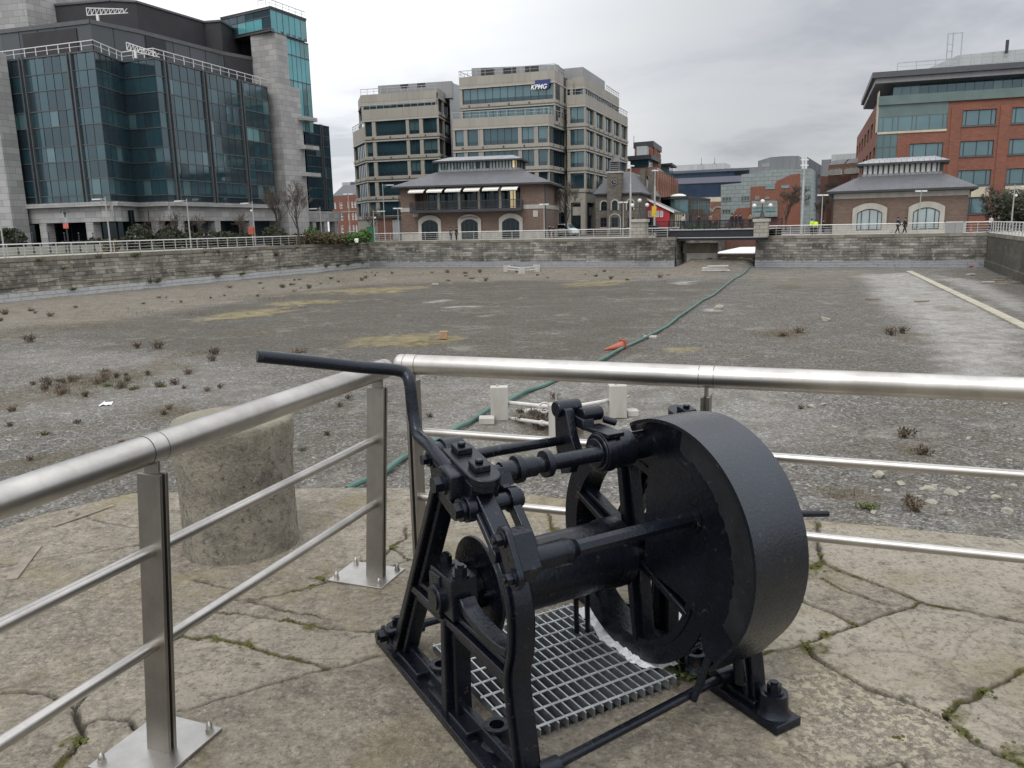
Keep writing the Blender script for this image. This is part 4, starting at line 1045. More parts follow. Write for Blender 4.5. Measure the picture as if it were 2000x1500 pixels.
t.set(Base_Color=c, Roughness=.92); t.bump(t.math('ADD', fin, mid), .8, .012); MT['bollard'] = t.m
bollard()
# flat iron straps let into the stone
for (q0, q1, wd), lb in (([(22, 1133), (72, 1068), .055], 'flat rusty iron strap let into the quay stone at the left edge'), ([(104, 1029), (222, 988), .03], 'long narrow rusty iron strap let into the stone behind the left railing')):
    a, b = gp(*q0), gp(*q1); a.z = b.z = .002
    MT.setdefault('strap', mk('worn_iron', (.20, .17, .138), .8, 0, .25, 12)); mb = MB(); mb.bar(a, b, wd, .010, 'strap'); mb.build('iron_strap', loc=a, label=lb, category='metal strap', bevel=.002, merge=True)
# ------------------------------------------------------------------ building helpers
def xy(px, py, Y): p = at(px, py, Y); return Vector((p.x, p.y, 0))
def zat(px, py, Y): return at(px, py, Y).z
def hit(px, py, P, D):
    d = ray(px, py); return (P.y * d.x - P.x * d.y) / (D.x * d.y - D.y * d.x)
def zh(px, py, P): d = ray(px, py); return H + d.z / d.y * P.y
def nrm(D): return Vector((D.y, -D.x, 0))
def UP(z): return Vector((0, 0, z))
def wall(mb, P, D, L, z0, z1, opens, mat, depth=.3, reveal=None):
    N = nrm(D); us = sorted({0, L} | {o[0] for o in opens} | {o[1] for o in opens}); zs = sorted({z0, z1} | {o[2] for o in opens} | {o[3] for o in opens})
    us = [u for u in us if 0 <= u <= L]; zs = [z for z in zs if z0 <= z <= z1]
    for za, zb in zip(zs[:-1], zs[1:]):
        run = None
        for ua, ub in list(zip(us[:-1], us[1:])) + [(None, None)]:
            solid = ua is not None and not any(o[0] - 1e-6 <= ua and ub <= o[1] + 1e-6 and o[2] - 1e-6 <= za and zb <= o[3] + 1e-6 for o in opens)
            if solid: run = [ua, ub] if run is None else [run[0], ub]
            if not solid and run is not None:
                a, b = P + D * run[0], P + D * run[1]
                mb.face([a + UP(za), b + UP(za), b + UP(zb), a + UP(zb)], mat, [(run[0], za), (run[1], za), (run[1], zb), (run[0], zb)]); run = None
    for u0, u1, za, zb in opens:
        a, b = P + D * u0, P + D * u1; k = -N * depth; rm = reveal or mat
        mb.face([a + UP(za), b + UP(za), b + k + UP(za), a + k + UP(za)], rm); mb.face([a + UP(zb), b + UP(zb), b + k + UP(zb), a + k + UP(zb)], rm)
        mb.face([a + UP(za), a + UP(zb), a + k + UP(zb), a + k + UP(za)], rm); mb.face([b + UP(za), b + UP(zb), b + k + UP(zb), b + k + UP(za)], rm)
def window(parent, P, D, u0, u1, z0, z1, depth, gl, cols=2, rows=1, fr='mullion_dark', fw=.07, name='window', sill=None, low=None, split=None):
    N = nrm(D); mb = MB(); k = -N * depth; a, b = P + D * u0 + k, P + D * u1 + k
    if low:
        zm = z0 + (z1 - z0) * low; mb.face([a + UP(z0), b + UP(z0), b + UP(zm), a + UP(zm)], 'gl_sp'); mb.face([a + UP(zm), b + UP(zm), b + UP(z1), a + UP(z1)], gl)
    else: mb.face([a + UP(z0), b + UP(z0), b + UP(z1), a + UP(z1)], gl)
    xs = split or [i / cols for i in range(cols + 1)]
    for t in xs:
        u = u0 + (u1 - u0) * t; u = min(max(u, u0 + fw / 2), u1 - fw / 2); q = P + D * u + k
        mb.prism([q - D * fw / 2 + UP(z0), q + D * fw / 2 + UP(z0), q + D * fw / 2 + N * .07 + UP(z0), q - D * fw / 2 + N * .07 + UP(z0)], UP(z1 - z0), fr)
    for j in range(rows + 1):
        z = z0 + (z1 - z0) * j / rows; z = min(max(z, z0 + fw / 2), z1 - fw / 2)
        mb.prism([a + UP(z - fw / 2), b + UP(z - fw / 2), b + N * .055 + UP(z - fw / 2), a + N * .055 + UP(z - fw / 2)], UP(fw), fr)
    o = mb.build(name, parent)
    if sill:
        s_ = MB(); q0, q1 = P + D * (u0 - .1), P + D * (u1 + .1)
        s_.prism([q0 + UP(z0 - .16), q1 + UP(z0 - .16), q1 + N * .12 + UP(z0 - .16), q0 + N * .12 + UP(z0 - .16)], UP(.157), sill); s_.build('sill', o)
    return o
def slab(mb, P, D, u0, u1, z0, z1, out, mat, back=0.):       # a strip standing `out` proud of the facade plane
    N = nrm(D); a, b = P + D * u0, P + D * u1
    mb.prism([a - N * back + UP(z0), b - N * back + UP(z0), b + N * out + UP(z0), a + N * out + UP(z0)], UP(z1 - z0), mat)
def poly_block(mb, pts, z0, z1, mat, top=None): mb.prism([p + UP(z0) for p in pts], UP(z1 - z0), mat, top or 'metal_dark')
def curtain(parent, P, D, L, rows, pane, columns=(), seed=1, mull='mullion', off=.0, palette=None, colw=.55):
    rg = random.Random(seed); N = nrm(D); g = MB(); f = MB(); n = max(1, round(L / pane))
    for (za, zb, kind) in rows:
        for i in range(n):
            a, b = P + D * (L * i / n), P + D * (L * (i + 1) / n); r = rg.random()
            if kind == 's': mt = 'gl_sp' if r < .7 else 'gl_teal'
            else: mt = (palette or ['gl_teal', 'gl_teal', 'gl_teal', 'gl_sp', 'gl_teal2', 'gl_teal', 'gl_teal', 'gl_lit' if r > .972 else 'gl_teal'])[int(r * 7.99)]
            j = N * rg.uniform(-.012, .012)
            g.face([a + UP(za) + j, b + UP(za) - j, b + UP(zb) - j, a + UP(zb) + j], mt, [(0, 0)] * 4)
    for i in range(n + 1):
        q = P + D * (L * i / n); w_ = .02
        f.prism([q - D * w_ + UP(rows[0][0]), q + D * w_ + UP(rows[0][0]), q + D * w_ + N * .035 + UP(rows[0][0]), q - D * w_ + N * .035 + UP(rows[0][0])], UP(rows[-1][1] - rows[0][0]), 'mullion_dark')
    for (za, zb, kind) in rows:
        slab(f, P, D, 0, L, za - .05, za + .05, .08, mull)
    slab(f, P, D, 0, L, rows[-1][1] - .12, rows[-1][1], .12, mull)
    for u in columns:
        slab(f, P, D, u - colw / 2, u + colw / 2, rows[0][0] - .1, rows[-1][1] + .05, .10, 'gl_sp')
        for s in (-1, 1): slab(f, P, D, u + s * colw / 2 - .07, u + s * colw / 2 + .07, rows[0][0] - .1, rows[-1][1] + .05, .26, 'mullion')
    o = g.build('curtain_wall', parent); f.build('mullions', o); return o
def roof_rail(parent, pts, z, h=1.0, step=1.6, mat='lamp_white', r=.05, name='roof_rail'):
    mb = MB()
    for a, b in zip(pts[:-1], pts[1:]):
        L = (b - a).length; D = (b - a) / L
        mb.bar(a + UP(z + h), b + UP(z + h), r * 2, r * 2, mat)
        if h > .8: mb.bar(a + UP(z + h * .5), b + UP(z + h * .5), r, r, mat)
        for i in range(max(2, int(L / step) + 1)):
            q = a + D * min(L, i * step); mb.bar(q + UP(z), q + UP(z + h), r * 1.4, r * 1.4, mat)
    return mb.build(name, parent)

# ------------------------------------------------------------------ glass office building on the left
def glass_office():
    p1 = xy(182, 91, 93.6); p2 = xy(238, 113, 99.9); p3 = xy(300, 107, 98.2); p4 = xy(521, 164, 119.0)
    p0 = p1 + (p1 - xy(0, 113, 98.4)).normalized() * -34
    o = thing('office_building', p3, 'big dark teal glass office block with granite towers and stepped roof, far left', 'office building')
    zt = zat(300, 113, 98.2); zb = zat(325, 393, 98.2)
    fr = [0, .047, .16, .282, .388, .524, .635, .771, .882, 1.0]; kinds = 'svsvsvsvs'
    rows = [(zb + (zt - zb) * fr[i], zb + (zt - zb) * fr[i + 1], kinds[i]) for i in range(9)]
    segs = []
    for k, (a, b) in enumerate(((p0, p1), (p1, p2), (p2, p3), (p3, p4))):
        D = (b - a).normalized(); L = (b - a).length; segs.append((a, D, L))
        if k == 0: cols = [hit(px, py, a, D) for px, py in ((60, 250), (153, 250), (-30, 250))]
        elif k == 3: cols = [hit(px, py, a, D) for px, py in ((334, 250), (408, 260), (477, 270))]
        else: cols = []
        curtain(o, a, D, L, rows, 1.25 if k == 0 else 1.15 if k < 3 else 1.35, cols, seed=11 + k)
        # stone cornice and beam with columns
        mb = MB(); slab(mb, a, D, 0, L, zb - .55, zb - .08, .75, 'granite', back=.4); slab(mb, a, D, -.05, L + .05, zb - 2.3, zb - .55, .15, 'granite', back=1.2); mb.build('stone_beam', o)
        n = 0
        for u in (cols or [L * .5]):
            if 0 < u < L and k != 1:
                cm = MB(); slab(cm, a, D, u - .55, u + .55, 0, zb - 2.3, .1, 'granite', back=1.0); cm.build('column', o)
        if k == 1: continue
        rc = MB(); N = nrm(D); s0 = a - N * 3.2
        rc.face([s0, s0 + D * L, s0 + D * L + UP(zb - 1), s0 + UP(zb - 1)], 'gl_dark')
        for i in range(int(L / 2.4) + 1): slab(rc, s0, D, i * 2.4 - .05, i * 2.4 + .05, 0, zb - 1, .1, 'mullion_dark')
        rc.build('ground_floor_glass', o)
    back = Vector((-.42, .9, 0)) * 40
    mb = MB(); poly_block(mb, [p0, p1, p2, p3, p4, p4 + back, p0 + back], zt - .2, zt + .1, 'metal_dark'); poly_block(mb, [p + Vector((-.5, 1.3, 0)) for p in (p0, p1, p2, p3, p4)] + [p4 + back, p0 + back], zb - .3, zt - .25, 'metal_dark'); poly_block(mb, [p + Vector((-1.2, 4.2, 0)) for p in (p0, p1, p2, p3, p4)] + [p4 + back, p0 + back], 0, zb - .35, 'gl_sp'); mb.build('structure_core', o)
    roof_rail(o, [p0, p1, p2, p3, p4], zt + .1, .95, 1.7, 'lamp_white', .042)
    # set back storeys
    z1 = zat(175, 39, 99.2); q = [xy(-90, 62, 108), xy(0, 59, 103.3), xy(175, 39, 99.4), xy(267, 58, 104.4), xy(432, 92, 117.5), xy(492, 112, 121.6)]
    mb = MB(); poly_block(mb, q + [q[-1] + back * .8, q[0] + back * .8], zt + .1, z1, 'zincdark')
    for a, b in zip(q[:-1], q[1:]):
        D = (b - a).normalized(); L = (b - a).length; slab(mb, a, D, 0, L, z1 - .35, z1 + .12, .14, 'mullion')
        for i in range(1, int(L / 2.8)): slab(mb, a, D, i * 2.8 - .03, i * 2.8 + .03, zt + .1, z1 - .36, .04, 'louvre')
    mb.build('setback_storey', o)
    for (a, b, u0, u1, f0, f1) in ((q[1], q[2], .25, .85, .25, .85), (q[3], q[4], .08, .30, .25, .9), (q[4], q[5], .05, .95, .1, .9)):
        D = (b - a).normalized(); L = (b - a).length; lv = MB(); slab(lv, a, D, L * u0, L * u1, zt + (z1 - zt) * f0, zt + (z1 - zt) * f1, .12, 'louvre'); lv.build('louvre_panel', o)
    z2 = zat(265, 2, 108); q2 = [xy(52, 15, 110), xy(215, 0, 107.5), xy(265, 2, 108.3), xy(398, 41, 119), xy(430, 38, 118.5), xy(470, 70, 126), xy(512, 78, 128)]
    mb = MB(); poly_block(mb, q2 + [q2[-1] + back * .6, q2[0] + back * .6], z1 + .1, z2, 'louvre')
    for a, b in zip(q2[:-1], q2[1:]):
        D = (b - a).normalized(); slab(mb, a, D, 0, (b - a).length, z2 - .1, z2 + .15, .15, 'mullion')
    mb.build('plant_storey', o)
    # granite towers
    mb = MB(); a = xy(-70, 20, 107.5); b = xy(52, 20, 105.5); poly_block(mb, [a, b, b + DU * 12, a + DU * 12], 0, 40, 'granite', 'granite')
    a = xy(-90, 430, 97.2); b = xy(20, 400, 95.4); poly_block(mb, [a, b, b + DU * 2, a + DU * 2], 0, zt + .6, 'granite', 'granite'); mb.build('granite_tower', o, label='granite tower at the left end')
    B = xy(536, 58, 119.6); A = xy(488, 60, 121.6); zt2 = zat(536, 58, 119.6); u = DU; t1 = hit(563, 120, B, u); t2 = hit(592, 260, B, u)
    mb = MB(); poly_block(mb, [A, B, B + u * t1, A + u * t1], 0, zt2, 'granite', 'granite'); z3 = zat(588, 173, (B + u * t2).y)
    poly_block(mb, [A + u * (t1 + .003), B + u * (t1 + .003), B + u * t2, A + u * t2], 0, z3, 'granite', 'granite')
    for py in (236, 292, 345): zz = zat(600, py, (B + u * t2).y); mb.prism([B + u * (t2 - 1) + DV * .003 + UP(zz), B + u * (t2 + 2.2) + UP(zz), B + u * (t2 + 2.2) + DV * 1.1 + UP(zz), B + u * (t2 - 1) + DV * 1.1 + UP(zz)], UP(.55), 'granite')
    mb.build('granite_tower', o, label='tall granite stair tower beside the glass facade')
    # glazed lookout room on top and glass strip behind
    z4 = zat(530, 17, 119.4); A2 = xy(431, 27, 124.5); B2 = B + nrm(DV) * .7; u2 = hit(597, 44, B2, u)
    tr = [(zt2 + .1, zt2 + (z4 - zt2) * .62, 'v'), (zt2 + (z4 - zt2) * .62, z4, 's')]
    D = (B2 - A2).normalized(); curtain(o, A2, D, (B2 - A2).length, tr, 1.7, seed=31, palette=['gl_sky'] * 3 + ['gl_teal'] * 5); curtain(o, B2, u, u2, [(zt2 - .3, z4, 'v')], 1.3, seed=32, palette=['gl_sky', 'gl_lit', 'gl_sky', 'gl_sky', 'gl_teal2', 'gl_sky', 'gl_sky', 'gl_lit'])
    mb = MB(); e2 = B2 + u * u2
    poly_block(mb, [A2 + u * .5, B2 + u * .5 - DV * .5, e2 - DV * .5, A2 + u * u2], zt2 + .1, z4 - .2, 'gl_teal'); poly_block(mb, [A2 - nrm(DV) * -.2, B2 + DV * .2, e2 + DV * .2, A2 + u * u2], z4, z4 + .25, 'metal_dark'); poly_block(mb, [A2, B2, e2, A2 + u * u2], zt2 - .25, zt2 + .08, 'mullion'); mb.build('lookout_roof', o)
    roof_rail(o, [B2 - DV * 2, B2, e2], z4 + .25, .9, 1.4, 'lamp_white', .05)
    c0 = B + u * (t1 + .2) - DV * .25; Lg = hit(607, 170, c0, u)
    curtain(o, c0, u, Lg, [(z3 - 6, z3 + 1, 'v'), (z3 + 1, z3 + 4.5, 'v'), (z3 + 4.5, zt2 - .4, 'v')], 1.1, seed=35, palette=['gl_sky', 'gl_lit', 'gl_sky', 'gl_sky', 'gl_teal2', 'gl_sky', 'gl_lit', 'gl_sky'])
    mb = MB(); poly_block(mb, [c0 - DV * .4, c0 - DV * .4 + u * Lg, c0 - DV * 6 + u * Lg, c0 - DV * 6], z3 - 6, zt2 - .4, 'gl_teal'); mb.build('glass_shaft', o)
    # low wing at the right end
    W_ = xy(594, 242, 134); E = xy(642, 247, 140.6); zw = zat(642, 247, 140.6); D = (E - W_).normalized(); L = (E - W_).length; hb = 5.2
    curtain(o, W_, D, L, [(hb + (zw - hb) * i / 8, hb + (zw - hb) * (i + 1) / 8, 'sv'[i % 2]) for i in range(8)], 1.3, [hit(630, 320, W_, D)], seed=41)
    E2 = E + Vector((-2.5, 9, 0)); mb = MB(); poly_block(mb, [W_ - nrm(D) * .3, E - nrm(D) * .3, E2, W_ + Vector((0, 9, 0))], hb - .4, zw, 'gl_sp'); slab(mb, W_, D, -4, L + 1.5, hb - 2.0, hb - .3, .4, 'granite', back=1); mb.build('side_wing', o)
    for uu in (.5, L * .55, L): cm = MB(); slab(cm, W_, D, uu - .5, uu + .5, 0, hb - 2.0, .3, 'granite', back=.8); cm.build('column', o)
    mb = MB(); s0 = W_ - nrm(D) * 3; mb.face([s0 - D * 4, s0 + D * L, s0 + D * L + UP(hb - 1), s0 - D * 4 + UP(hb - 1)], 'gl_dark'); mb.build('ground_floor_glass', o)
    # window cleaning cradles on the roofs
    for (x0, y0, x1, y1, Y) in ((170, 30, 250, 25, 100.5), (248, 97, 312, 112, 98.5)):
        a, b = at(x0, y0, Y), at(x1, y1, Y + 1); mb = MB(); d = (b - a); up = Vector((0, 0, .9))
        mb.bar(a, b, .09, .09, 'lamp_white'); mb.bar(a + up * .9, b - d * .12 + up * .5, .09, .09, 'lamp_white')
        for i in range(9): k = i / 9; mb.bar(a + d * k, a + d * (k + .1) + up * (.9 - .4 * k), .06, .06, 'lamp_white'); mb.bar(a + d * k, a + d * k + up * (.9 - .4 * k), .06, .06, 'lamp_white')
        mb.bar(a + d * .25, Vector(((a + d * .25).x, (a + d * .25).y, (z1 if y0 < 60 else zt) + .1)), .25, .25, 'lamp_white'); mb.build('cleaning_cradle', o)
MT['gl_white'] = mk('white_blind', (.62, .63, .62), .35, 0, .08, 2)
MT['mulldark'] = mk('grey_fascia', (.075, .078, .085), .5, 0, .1)
MT['zincdark'] = panel('dark_grey_cladding', (.060, .070, .078), 2.8, 30, .02, .06, .3, .2)
glass_office()

# ------------------------------------------------------------------ tan concrete office block in the centre
def kpmg():
    R0_ = xy(1143, 201, 144.0)
    o = thing('office_building', R0_, 'tan concrete office block with banded teal windows and a blue and white sign', 'office building')
    LV = [0, 6.4, 8.0]  # ground, beam
    def bay(P, D, L, wins, z0, z1, ztop, name_low=.28, pal=None, extra=True, seed=0, gl=None):
        rg = random.Random(seed)
        ops = [(u0, u1, z0, z1) for u0, u1 in wins]
        return ops, [(P, D, u0, u1, z0, z1, gl or rg.choice(['gl_teal', 'gl_teal', 'gl_teal2'])) for u0, u1 in wins]
    def face(P, D, L, wins, floors, zlo, zhi, seed, gl=None, low=.27, base=True):
        mb = MB(); ops = []; ws = []
        for z0, z1 in floors:
            a, b = bay(P, D, L, wins, z0, z1, 0, seed=seed + int(z0 * 7), gl=gl); ops += a; ws += b
        wall(mb, P, D, L, zlo, zhi, ops, 'concrete', .45)
        for z0, z1 in floors:
            slab(mb, P, D, 0, L, z1 + .02, z1 + .20, .10, 'conc_pale'); 
            slab(mb, P, D, 0, L, z0 - .62, z0 - .08, .16, 'concrete')
            for i in range(int(L / 3.6)):
                u = 1.8 + i * 3.6; slab(mb, P, D, u - .11, u + .11, z0 - .50, z0 - .24, .24, 'metal_dark')
        w = mb.build('wall', o)
        for (P_, D_, u0, u1, z0, z1, g_) in ws: window(o, P_, D_, u0, u1, z0, z1, .4, g_, max(1, round((u1 - u0) / 1.35)), 1, 'mullion_dark', .07, low=low)
    FL = [(8.0, 10.65), (11.7, 14.35), (15.4, 18.05), (19.1, 21.75)]
    # right block
    Du = (xy(1226, 242, 176) - R0_).normalized(); Ls = (xy(1226, 242, 176) - R0_).length; Dv = Vector((Du.y, -Du.x, 0))
    w0 = hit(1108, 300, R0_, -Dv); P = R0_ - Dv * w0
    face(P, Dv, w0, [(hit(1114, 300, P, Dv), w0 - .25)], FL, 5.6, 23.8, 3)
    n = 5; pw = Ls / n; face(R0_, Du, Ls, [(pw * i + .75, pw * i + pw - .75) for i in range(n)], FL, 5.6, 23.8, 5, gl='gl_grey')
    roof_rail(o, [P, R0_, R0_ + Du * Ls], 23.8, 1.0, 1.5, 'metal_light', .05)
    Rb = R0_ - Du * -3.2 - Dv * 1.0; Pb = P + Du * 3.2
    face(Pb, Dv, w0 - 1.0, [(hit(1114, 300, Pb, Dv), w0 - 1.3)], [(22.9, 25.2)], 21.8, 27.2, 7, low=None)
    face(Rb, Du, Ls - 7, [(.3, Ls - 7.5)], [(22.9, 25.2)], 21.8, 27.2, 8, 'gl_grey', low=None)
    roof_rail(o, [Rb + Du * 16, Rb + Du * (Ls - 7)], 27.2, .9, 1.5, 'metal_light', .05)
    mb = MB(); bk = R0_ + Du * Ls; poly_block(mb, [P - nrm(Dv) * .5, R0_ - nrm(Dv) * .5 - Dv * .5, bk - Dv * .5, bk - Dv * 24, P + Du * Ls - Dv * 10], 5.7, 21.7, 'gl_sp'); poly_block(mb, [Pb + Du * .6, Rb + Du * .6 - Dv * .5, Rb + Du * (Ls - 7) - Dv * .5, Pb + Du * (Ls - 7)], 21.6, 27.0, 'metal_dark')
    poly_block(mb, [P - nrm(Dv) * 3, R0_ - nrm(Dv) * 3 - Dv * 3, bk - Dv * 3, bk - Dv * 24, P + Du * Ls - Dv * 10], 0, 5.6, 'gl_sp'); mb.build('structure_core', o)
    # ground floor of the right block: recess with columns
    mb = MB()
    for u in (.2, w0 - .3): slab(mb, P, Dv, u - .4, u + .4, 0, 5.6, .0, 'concrete', back=.8)
    for i in range(n + 1): slab(mb, R0_, Du, pw * i - .35, pw * i + .35, 0, 5.6, .0, 'concrete', back=.8)
    slab(mb, P, Dv, 0, w0, 3.4, 4.9, -.5, 'conc_pale', back=.9); slab(mb, R0_, Du, 0, Ls, 3.4, 4.9, -.5, 'conc_pale', back=.9)
    mb.build('columns', o)
    mb = MB(); s0 = P - nrm(Dv) * 2.5; mb.face([s0, s0 + Dv * w0, s0 + Dv * w0 + UP(6), s0 + UP(6)], 'gl_teal'); s0 = R0_ - nrm(Du) * 2.5; mb.face([s0, s0 + Du * Ls, s0 + Du * Ls + UP(6), s0 + UP(6)], 'gl_dark'); mb.build('ground_floor_glass', o)
    # narrow link
    Lp = P - Dv * hit(1098, 300, P, -Dv); Ll = (P - Lp).length; Lq = Lp + Du * 2.5
    face(Lq, Dv, Ll + .4, [(Ll * .28, Ll * .80)], FL + [(22.9, 25.2)], 0, 26.8, 9, 'gl_dark')
    # main front block
    A1 = xy(1072, 240, 138.6); A0 = xy(884, 262, 142.6); Da = (A1 - A0).normalized(); La = (A1 - A0).length; C1 = Lq + Dv * .2 + Du * .2
    pxs = [(889, 906), (913, 934), (944, 1012), (1019, 1043), (1051, 1071)]
    wins = [(hit(a, 275, A0, Da), min(hit(b, 275, A0, Da), La - .1)) for a, b in pxs]
    face(A0, Da, La, wins, FL[:3], 4, 19.95, 13)
    Dc = (C1 - A1).normalized(); Lc = (C1 - A1).length; face(A1, Dc, Lc, [(.2, Lc - .9)], FL[:3], 4, 19.95, 17)
    roof_rail(o, [A0, A1, C1], 19.95, 1.0, 1.6, 'metal_light', .05)
    B0 = xy(898, 200, 146.3); B1 = xy(1084, 188, 141.4); Db = (B1 - B0).normalized(); Lb = (B1 - B0).length
    face(B0, Db, Lb, [(.5, Lb - .25)], [(19.2, 21.75), (22.75, 25.3)], 18.6, 27.3, 19, 'gl_teal2', low=.3)
    D2 = (Lq - B1).normalized(); face(B1, D2, (Lq - B1).length, [(.3, (Lq - B1).length * .45)], [(19.2, 21.75), (22.75, 25.3)], 18.6, 27.3, 20)
    roof_rail(o, [B0 + Du * 12, B0, B1, Lq], 27.3, 1.0, 1.6, 'metal_light', .045)
    mb = MB(); poly_block(mb, [A0 - nrm(Da) * .5 + Da * .3, A1 - nrm(Da) * .6, C1 - nrm(Dc) * .6, C1 + Du * 20, A0 + Du * 20], 4.1, 18.5, 'gl_sp'); poly_block(mb, [B0 - nrm(Db) * .5, B1 - nrm(Db) * .5, Lq + Du * .5, Lq + Du * 16, B0 + Du * 16], 18.5, 27.1, 'metal_dark'); mb.build('structure_core', o)
    mb = MB(); a, b = xy(921, 137, 148), xy(1090, 126, 146.4); c = xy(1113, 150, 158); poly_block(mb, [a, b, c, a + (c - b)], 27, zat(1090, 126, 146.4), 'metal_grey', 'metal_grey')
    D = (b - a).normalized(); Lx = (b - a).length
    pr_ = mb.build('plant_room', o)
    for k in (.11, .36, .62): mb = MB(); slab(mb, a, D, Lx * k, Lx * k + 2.4, 27.6, 29.0, .06, 'louvre'); mb.build('louvre', pr_)
    mb = MB(); a, b = Rb + Du * 2 - Dv * 5, Rb + Du * (Ls - 16) - Dv * .8; poly_block(mb, [a, Rb + Du * 2 - Dv * .8, b, b - Dv * 4], 27.1, 29.2, 'metal_grey', 'metal_grey'); mb.build('plant_room', o)
    # sign
    s0, s1 = hit(1037, 168, B0, Db), hit(1072, 168, B0, Db); zz0 = zh(1055, 175, B0 + Db * s0); zz1 = zh(1055, 159, B0 + Db * s0); N = nrm(Db)
    mb = MB(); a, b = B0 + Db * s0, B0 + Db * s1; sk_ = Db * .35
    mb.prism([a + sk_ + Db * .35 + N * .1 + UP(zz0 + .35), b + N * .1 + UP(zz0 + .1), b + sk_ + N * .1 + UP(zz1 + .15), a + sk_ + Db * .45 + N * .1 + UP(zz1 + .1)], N * .15, 'blue_sign'); sg = mb.build('company_sign', o)
    cu = bpy.data.curves.new('letters', 'FONT'); cu.body = 'KPMG'; cu.size = 1.75; cu.extrude = .05; cu.shear = .25; cu.offset = .045; cu.align_x = 'LEFT'
    to = bpy.data.objects.new('letters_tmp', cu); COL.objects.link(to); bpy.context.view_layer.update()
    me = bpy.data.meshes.new_from_object(to.evaluated_get(bpy.context.evaluated_depsgraph_get())); bpy.data.objects.remove(to)
    lo = bpy.data.objects.new('letters', me); COL.objects.link(lo); me.materials.clear(); me.materials.append(MT['hv_letter']); lo.parent = sg; BASE[lo] = BASE[o]
    xw = max(v.co.x for v in me.vertices); sc_ = (s1 - s0) * .93 / xw
    M = Matrix.Identity(4)
    for i in range(3): M[i][0] = Db[i]; M[i][1] = (0, 0, 1)[i]; M[i][2] = N[i]
    pos = a + N * .32 + UP(zz0) - BASE[o]; M.translation = pos; lo.matrix_local = M @ Matrix.Scale(sc_, 4)
    # left wing
    wa, wb = xy(712, 262, 158.5), xy(857, 242, 154.0); Dw = (wb - wa).normalized(); Lw = (wb - wa).length; wc = xy(884, 262, 166); Dx = (wc - wb).normalized(); Lx = (wc - wb).length
    pxs = [(715, 729), (736, 795), (801, 821), (828, 856)]
    wins = [(max(.15, hit(p, 300, wa, Dw)), min(hit(q, 300, wa, Dw), Lw - .15)) for p, q in pxs]
    FLB = [(4.3, 6.9)] + FL; face(wa, Dw, Lw, wins, FLB, 0, 24.0, 23); face(wb, Dx, Lx, [(.25, Lx * .33), (Lx * .40, Lx - .3)], FLB + [(22.9, 25.2)], 0, 27.0, 29)
    ww = xy(689, 262, 168); De = (wa - ww).normalized(); Le = (wa - ww).length; face(ww, De, Le, [(.3, Le - .1)], FLB[:4], 0, 21.0, 31)
    roof_rail(o, [ww, wa], 21.0, 1.0, 1.4, 'metal_light', .05); roof_rail(o, [wa, wb], 24.0, 1.0, 1.4, 'metal_light', .05)
    ua, ub = xy(706, 215, 162.5), xy(853, 205, 158.5); Dq = (ub - ua).normalized(); Lq_ = (ub - ua).length; face(ua, Dq, Lq_, [(.4, Lq_ - .3)], [(22.6, 25.2)], 22, 27.3, 37, low=None); roof_rail(o, [ua, ub], 27.3, 1.0, 1.4, 'metal_light', .05)
    um = xy(700, 215, 170); Dm = (ua - um).normalized(); face(um, Dm, (ua - um).length, [(.2, (ua - um).length - .1)], [(22.6, 25.2)], 20.8, 27.3, 39, low=None)
    mb = MB(); poly_block(mb, [ww + Vector((.4, .5, 0)), wa + Vector((.4, .6, 0)), wb + Vector((-.3, .6, 0)), wc + Vector((-.6, .2, 0)), wc + Du * 10, ww + Du * 10], 0, 20.9, 'gl_sp'); poly_block(mb, [ua + Vector((.3, .5, 0)), ub + Vector((0, .6, 0)), wc + Vector((-.4, 0, 0)), ua + Du * 12], 21, 27, 'metal_dark'); mb.build('structure_core', o)
    mb = MB(); a, b = xy(738, 168, 163), xy(882, 158, 159.5); c = xy(898, 164, 170); poly_block(mb, [a, b, c, a + (c - b)], 26, zat(882, 158, 159.5), 'metal_grey', 'metal_grey')
    D = (b - a).normalized(); Lx_ = (b - a).length
    for k in (.31, .54): slab(mb, a, D, Lx_ * k, Lx_ * k + 1.6, 28.3, 29.0, .06, 'louvre')
    mb.build('plant_room', o)
    mb = MB(); b2 = xy(882, 300, 159.6); poly_block(mb, [b2, c, c + Du * 6, b2 + Du * 8], 0, zat(882, 158, 159.5) - .1, 'metal_light', 'metal_grey'); mb.build('stair_core', o)
kpmg()

